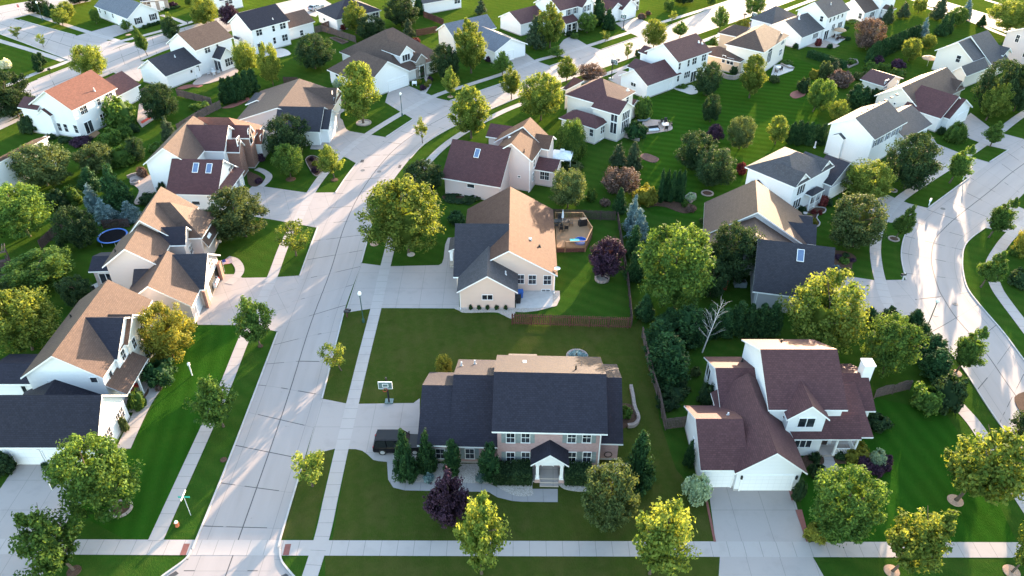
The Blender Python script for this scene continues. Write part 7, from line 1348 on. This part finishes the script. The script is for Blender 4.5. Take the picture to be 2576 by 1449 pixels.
c = K('20', 1310, 1225); m = MB(); m.box(-.9, .9, -.3, .3, .25, .35); m.obox((1.1, 0, .55), (.3, 0, .2), (0, .3, 0), (-.03, 0, .04)); o = tag(m.build('sun_lounger', m_plain('lounger_grey', (.2, .24, .26), .7)), 'grey sun lounger beside the hip house', 'sun lounger'); o.location = c
c = K('00', 2155, 750); table(c, .6, 'round table on the sunroom house patio', PIPE)
for k in range(4): a = k * math.pi / 2 + .4; chair(c + Vector((math.cos(a) * 1.05, math.sin(a) * 1.05, 0)), a - math.pi / 2, 'grey chair around the sunroom house patio table', PIPE, 'chairs round the sunroom house patio table')
o = empty('grill', K('00', 1955, 790), .4, label='stainless grill by the sunroom house garage', cat='grill'); m = MB(); m.box(-.6, .6, -.3, .3, .1, .85); m.build('cart', BLACK, o); m = MB(); m.box(-.4, .4, -.28, .28, .85, 1.15); m.build('lid', PIPE, o)
c = K('00', 2320, 690); chair(c, .5, 'white garden seat in front of the gabled sunroom', TRIM); parasol(K('10', 208, 1015), 1.55, 2.5, CANVAS, 'white octagonal parasol behind the parapet house'); c = K('30', 705, 385); table(c, .6, 'round table under the tan parasol', BLACK); parasol(c, 1.5, 2.5, TANC, 'dark tan parasol on the upper right terrace'); parasol(K('30', 1600, 665), 1.6, 2.3, TANC, 'light tan parasol beside the dormer house')
for u, v, y, l in ((650, 385, -1.4, 'brown terrace chair left of the parasol table'), (740, 395, 1.4, 'brown terrace chair right of the parasol table'), (690, 412, 3.1, 'brown terrace chair before the parasol table')): chair(K('30', u, v), y, l, SHUT['brown'])
for u, v, y, l in ((80, 735, 1.0, 'dark chair on the peach house patio, left'), (125, 715, -1.0, 'dark chair on the peach house patio, right')): chair(K('30', u, v), y, l)
table(K('30', 100, 705), .6, 'white table on the peach house patio', TRIM); table(K('02', 1105, 40), .75, 'white table on the octagonal patio', TRIM); chair(K('02', 960, 55), .9, 'dark lounge chair on the octagonal patio', BLACK); table(K('02', 1040, 45), .6, 'dark low table on the octagonal patio', BLACK, .5, sq=(.9, .5))
for u, v, y, l in ((1375, 1020, 1.2, 'red porch chair, upper of two'), (1335, 1080, 1.2, 'red porch chair, lower of two')): chair(K('02', u, v), y, l, RED)
o = empty('canopy_tent', K('21', 500, 225), R(-12), label='white square canopy tent beside the rose house sun porch', cat='canopy tent'); m = MB(); s = 1.7
for x in (-s, s):
    for y in (-s, s): pm = MB(); pm.tube([(x * .97, y * .97, 0), (x * .97, y * .97, 2.2)], .04, 6); pm.build('leg', PIPE, o)
for a, b in (((-s, -s), (s, -s)), ((s, -s), (s, s)), ((s, s), (-s, s)), ((-s, s), (-s, -s))): m.face([(*a, 2.2), (*b, 2.2), (0, 0, 3.0)]); m.face([(*a, 1.95), (*b, 1.95), (*b, 2.2), (*a, 2.2)])
m.box(-.35, .35, -.35, .35, 2.95, 3.1); m.build('canopy', CANVAS, o)
o = empty('trampoline', K('01', 1150, 975), label='round trampoline with blue rim in the taupe house yard', cat='trampoline'); r = 145 / 4 * px_m(K('01', 1150, 975)); m = MB(); m.lathe([(0, .85), (r * .88, .85)], n=28); m.build('mat', m_plain('black_net', (.008, .008, .010), .95, .02), o); m = MB(); m.lathe([(r * .87, .87), (r * .89, .93), (r * .98, .93), (r, .86), (r * .84, .84)], n=28); m.build('rim_pad', BLUE, o)
for k in range(6): a = math.tau * k / 6; lm = MB(); lm.tube([(r * .93 * math.cos(a), r * .93 * math.sin(a), 0), (r * .93 * math.cos(a), r * .93 * math.sin(a), .85)], .03, 6); lm.build('leg', PIPE, o)
o = empty('playset', K('01', 50, 1290), .5, label='wooden play tower with blue slide at the left edge', cat='playset'); m = MB()
for x in (-1, 1):
    for y in (-1, 1): m.box(x - .07, x + .07, y - .07, y + .07, 0, 3.0)
m.box(-1.1, 1.1, -1.1, 1.1, 1.3, 1.4); m.box(-1, 1, -1.05, -.98, 1.4, 2.2); m.box(-.98 + 1.95, 1.05, -1, 1, 1.4, 2.2)
for k in range(6): m.box(-.5, .5, -1.1 - k * .28, -.95 - k * .28, 1.25 - k * .2, 1.33 - k * .2)
m.build('tower', WOODD, o); m = MB()
for k in range(7): m.box(-1.0 + k * .3, -.92 + k * .3, 1.0, 3.2, 2.6, 2.68)
m.box(-1.1, 1.1, 1.0, 1.1, 2.4, 2.6); m.box(-1.1, 1.1, 3.1, 3.2, 0, 2.6, skip='') if False else None
m.build('monkey_bars', WOODG, o); m = MB(); m.obox((-2.2, .2, .75), (1.25, 0, -.65), (0, .3, 0), (.03, 0, .05)); m.build('slide', BLUE, o)
for u, v, mt, l in ((85, 95, BLUE, 'blue wheeled bin beside the tan garage'), (62, 150, BLACK, 'black wheeled bin beside the blue bin')):
    o = empty('wheeled_bin', K('22', u, v), .1, label=l, cat='wheeled bin'); m = MB(); a, b = .26, .33; m.face([(-a, -a, .05), (-a, a, .05), (a, a, .05), (a, -a, .05)])
    for p, q in (((-1, -1), (1, -1)), ((1, -1), (1, 1)), ((1, 1), (-1, 1)), ((-1, 1), (-1, -1))): m.face([(p[0] * a, p[1] * a, .05), (q[0] * a, q[1] * a, .05), (q[0] * b, q[1] * b, 1.0), (p[0] * b, p[1] * b, 1.0)])
    m.build('body', mt, o); m = MB(); m.obox((0, 0, 1.04), (.36, 0, 0), (0, .38, .02), (0, 0, .04)); m.build('lid', mt, o); m = MB(); [m.tube([(x, .3, .1), (x + .06, .3, .1)], .1, 10) for x in (-.3, .24)]; m.build('wheel', BLACK, o)
c = K('31', 365, 745); m = MB(); m.lathe([(.2, 0), (.09, .1), (.08, .7), (.35, .78), (.4, .9), (.3, .84), (0, .82)], n=14); o = tag(m.build('bird_bath', KERB), 'pale stone bird bath in the front porch bed', 'bird bath'); o.location = c
c = K('10', 1595, 860); m = MB(); m.box(-.5, .5, -.2, .2, .4, .48); m.box(-.45, -.35, -.2, .2, 0, .4); m.box(.35, .45, -.2, .2, 0, .4); m.box(-.5, .5, .15, .22, .48, .9); o = tag(m.build('garden_bench', TRIM), 'small white bench before the stone entry house', 'bench'); o.location = c
# flag by the open garage
o = empty('flag', K('01', 2262, 1290), .5, label='small striped flag on a short pole by the garage', cat='flag'); m = MB(); m.tube([(0, 0, 0), (0, 0, 2.0)], .02, 6); m.build('pole', PIPE, o)
FLR, FLW, FLB = m_plain('flag_red', (.5, .03, .04), .8), m_plain('flag_white', (.8, .8, .8), .8), m_plain('flag_blue', (.03, .05, .25), .8); m = MB(); L_ = 1.3
for k in range(13):
    z0, z1 = 1.95 - k * .06, 1.95 - (k + 1) * .06
    for j in range(8):
        x0, x1 = L_ * j / 8, L_ * (j + 1) / 8; y0, y1 = .08 * math.sin(j * .9), .08 * math.sin((j + 1) * .9); m.face([(x0, y0, z1), (x1, y1, z1), (x1, y1, z0), (x0, y0, z0)], m=2 if (k < 7 and j < 3) else k % 2)
m.build('cloth', [FLR, FLW, FLB], o)
# cars
TYRE = m_plain('tyre_rubber', (.02, .02, .02), .9); CARG = m_plain('car_glass', (.012, .014, .018), .05, .6); CHROME = m_plain('alloy_wheel', (.55, .56, .58), .3, .5, .05, 3, .7); TAIL = m_plain('tail_light', (.35, .01, .01), .3, .5); HEAD = m_plain('head_light', (.7, .72, .75), .1, .6)
def car(name, p, yaw, paint, label, L=4.9, Wd=1.95, H=1.85, suv=True):
    o = empty(name, p, yaw, label=label, cat='car'); w = Wd / 2; hl = L / 2; r = .38
    # profile stations along x: (x, z low, z belt, roof z, roof half width)
    side = [(-hl, .42, .95), (-hl + .06, .34, 1.02), (-hl * .35, .30, 1.06), (hl * .4, .30, 1.05), (hl - .25, .32, .98), (hl, .40, .80)]
    m = MB(); rings = [[(x, -w * (1 if abs(x) < hl - .1 else .93), zl), (x, -w * (1 if abs(x) < hl - .1 else .93), zb - .12), (x, -w * .95, zb), (x, w * .95, zb), (x, w * (1 if abs(x) < hl - .1 else .93), zb - .12), (x, w * (1 if abs(x) < hl - .1 else .93), zl)] for x, zl, zb in side]
    for A, B in zip(rings, rings[1:]):
        for k in range(6): m.face([A[k], A[(k + 1) % 6], B[(k + 1) % 6], B[k]])
    m.face(list(reversed(rings[0]))); m.face(rings[-1]); m.build('body', paint, o)
    x0, x1 = -hl + .08, hl * (.42 if suv else .3); t0, t1 = -hl + (.38 if suv else .8), hl * (.12 if suv else 0.0); wt = w * .76; g = MB(); b0 = [(x0, -w * .93, 1.0), (x1, -w * .93, 1.0), (x1, w * .93, 1.0), (x0, w * .93, 1.0)]; tp = [(t0, -wt, H - .07), (t1, -wt, H - .07), (t1, wt, H - .07), (t0, wt, H - .07)]
    for k in range(4): g.face([b0[k], b0[(k + 1) % 4], tp[(k + 1) % 4], tp[k]])
    g.build('window', CARG, o); q = MB(); q.prism([(t0 - .05, -wt - .02), (t1 + .04, -wt - .02), (t1 + .04, wt + .02), (t0 - .05, wt + .02)], H - .09, H - .02)
    q.prism([(t0 + .1, -wt + .1), (t1 - .1, -wt + .1), (t1 - .1, wt - .1), (t0 + .1, wt - .1)], H - .02, H)
    for sg in (-1, 1):
        for f, ff in ((0, 0), (.38, .38), (.72, .72), (1, 1)):
            a = Vector((x0 + (x1 - x0) * f, sg * w * .935, .98)); b = Vector((t0 + (t1 - t0) * ff, sg * wt * 1.005, H - .06)); q.tube([a, b], .045, 4)
    q.build('roof', paint, o)
    for x in (-hl + .95, hl - .95):
        for sg in (-1, 1):
            t = MB(); t.tube([(x, sg * (w - .22), r), (x, sg * (w + .02), r)], r, 16); to = t.build('wheel', TYRE, o); t = MB(); t.lathe([(0, 0), (.24, .01), (.25, -.02)], (0, 0, 0), 10); h_ = t.build('rim', CHROME, to); h_.location = (x, sg * (w + .025), r); h_.rotation_euler = (-sg * math.pi / 2, 0, 0)
    for sg in (-1, 1):
        t = MB(); t.box(-hl - .02, -hl + .08, sg * w * .8 - .1, sg * w * .8 + .1, .75, 1.05); t.build('tail_light', TAIL, o); t = MB(); t.box(hl - .12, hl + .02, sg * w * .72 - .18, sg * w * .72 + .18, .62, .78); t.build('headlight', HEAD, o); t = MB(); t.box(hl * .32, hl * .32 + .12, sg * (w + .1) - .1, sg * (w + .1) + .1, 1.02, 1.2); t.build('wing_mirror', paint, o)
    t = MB(); t.box(hl - .05, hl + .05, -w * .85, w * .85, .34, .52); t.build('bumper', BLACK, o); t = MB(); t.box(-hl - .05, -hl + .05, -w * .85, w * .85, .36, .56); t.build('bumper', BLACK, o)
    return o
def paint(n, c): t = NT(n, .3, .2); t.bsdf.inputs['Coat Weight'].default_value = .12; return t.col(c)
car('parked_suv', K('13', 1450, 158), 0.0, paint('black_car_paint', (.003, .003, .005)), 'black sport utility car half hidden by cedars on the brick driveway', 5.2, 2.0, 1.9)
gs = GARAGE_SPOT; car('parked_car', gs + Vector((math.cos(GARAGE_YAW) * -2.2, math.sin(GARAGE_YAW) * -2.2, .03)), GARAGE_YAW + math.pi, paint('white_car_paint', (.7, .7, .71)), 'white car with red tail light inside the open garage', 4.6, 1.8, 1.5, False)
car('parked_car', K('10', 610, 95), R(60), paint('silver_car_paint', (.32, .36, .42)), 'silver blue car parked left of the navy hip house', 4.7, 1.85, 1.5, False)
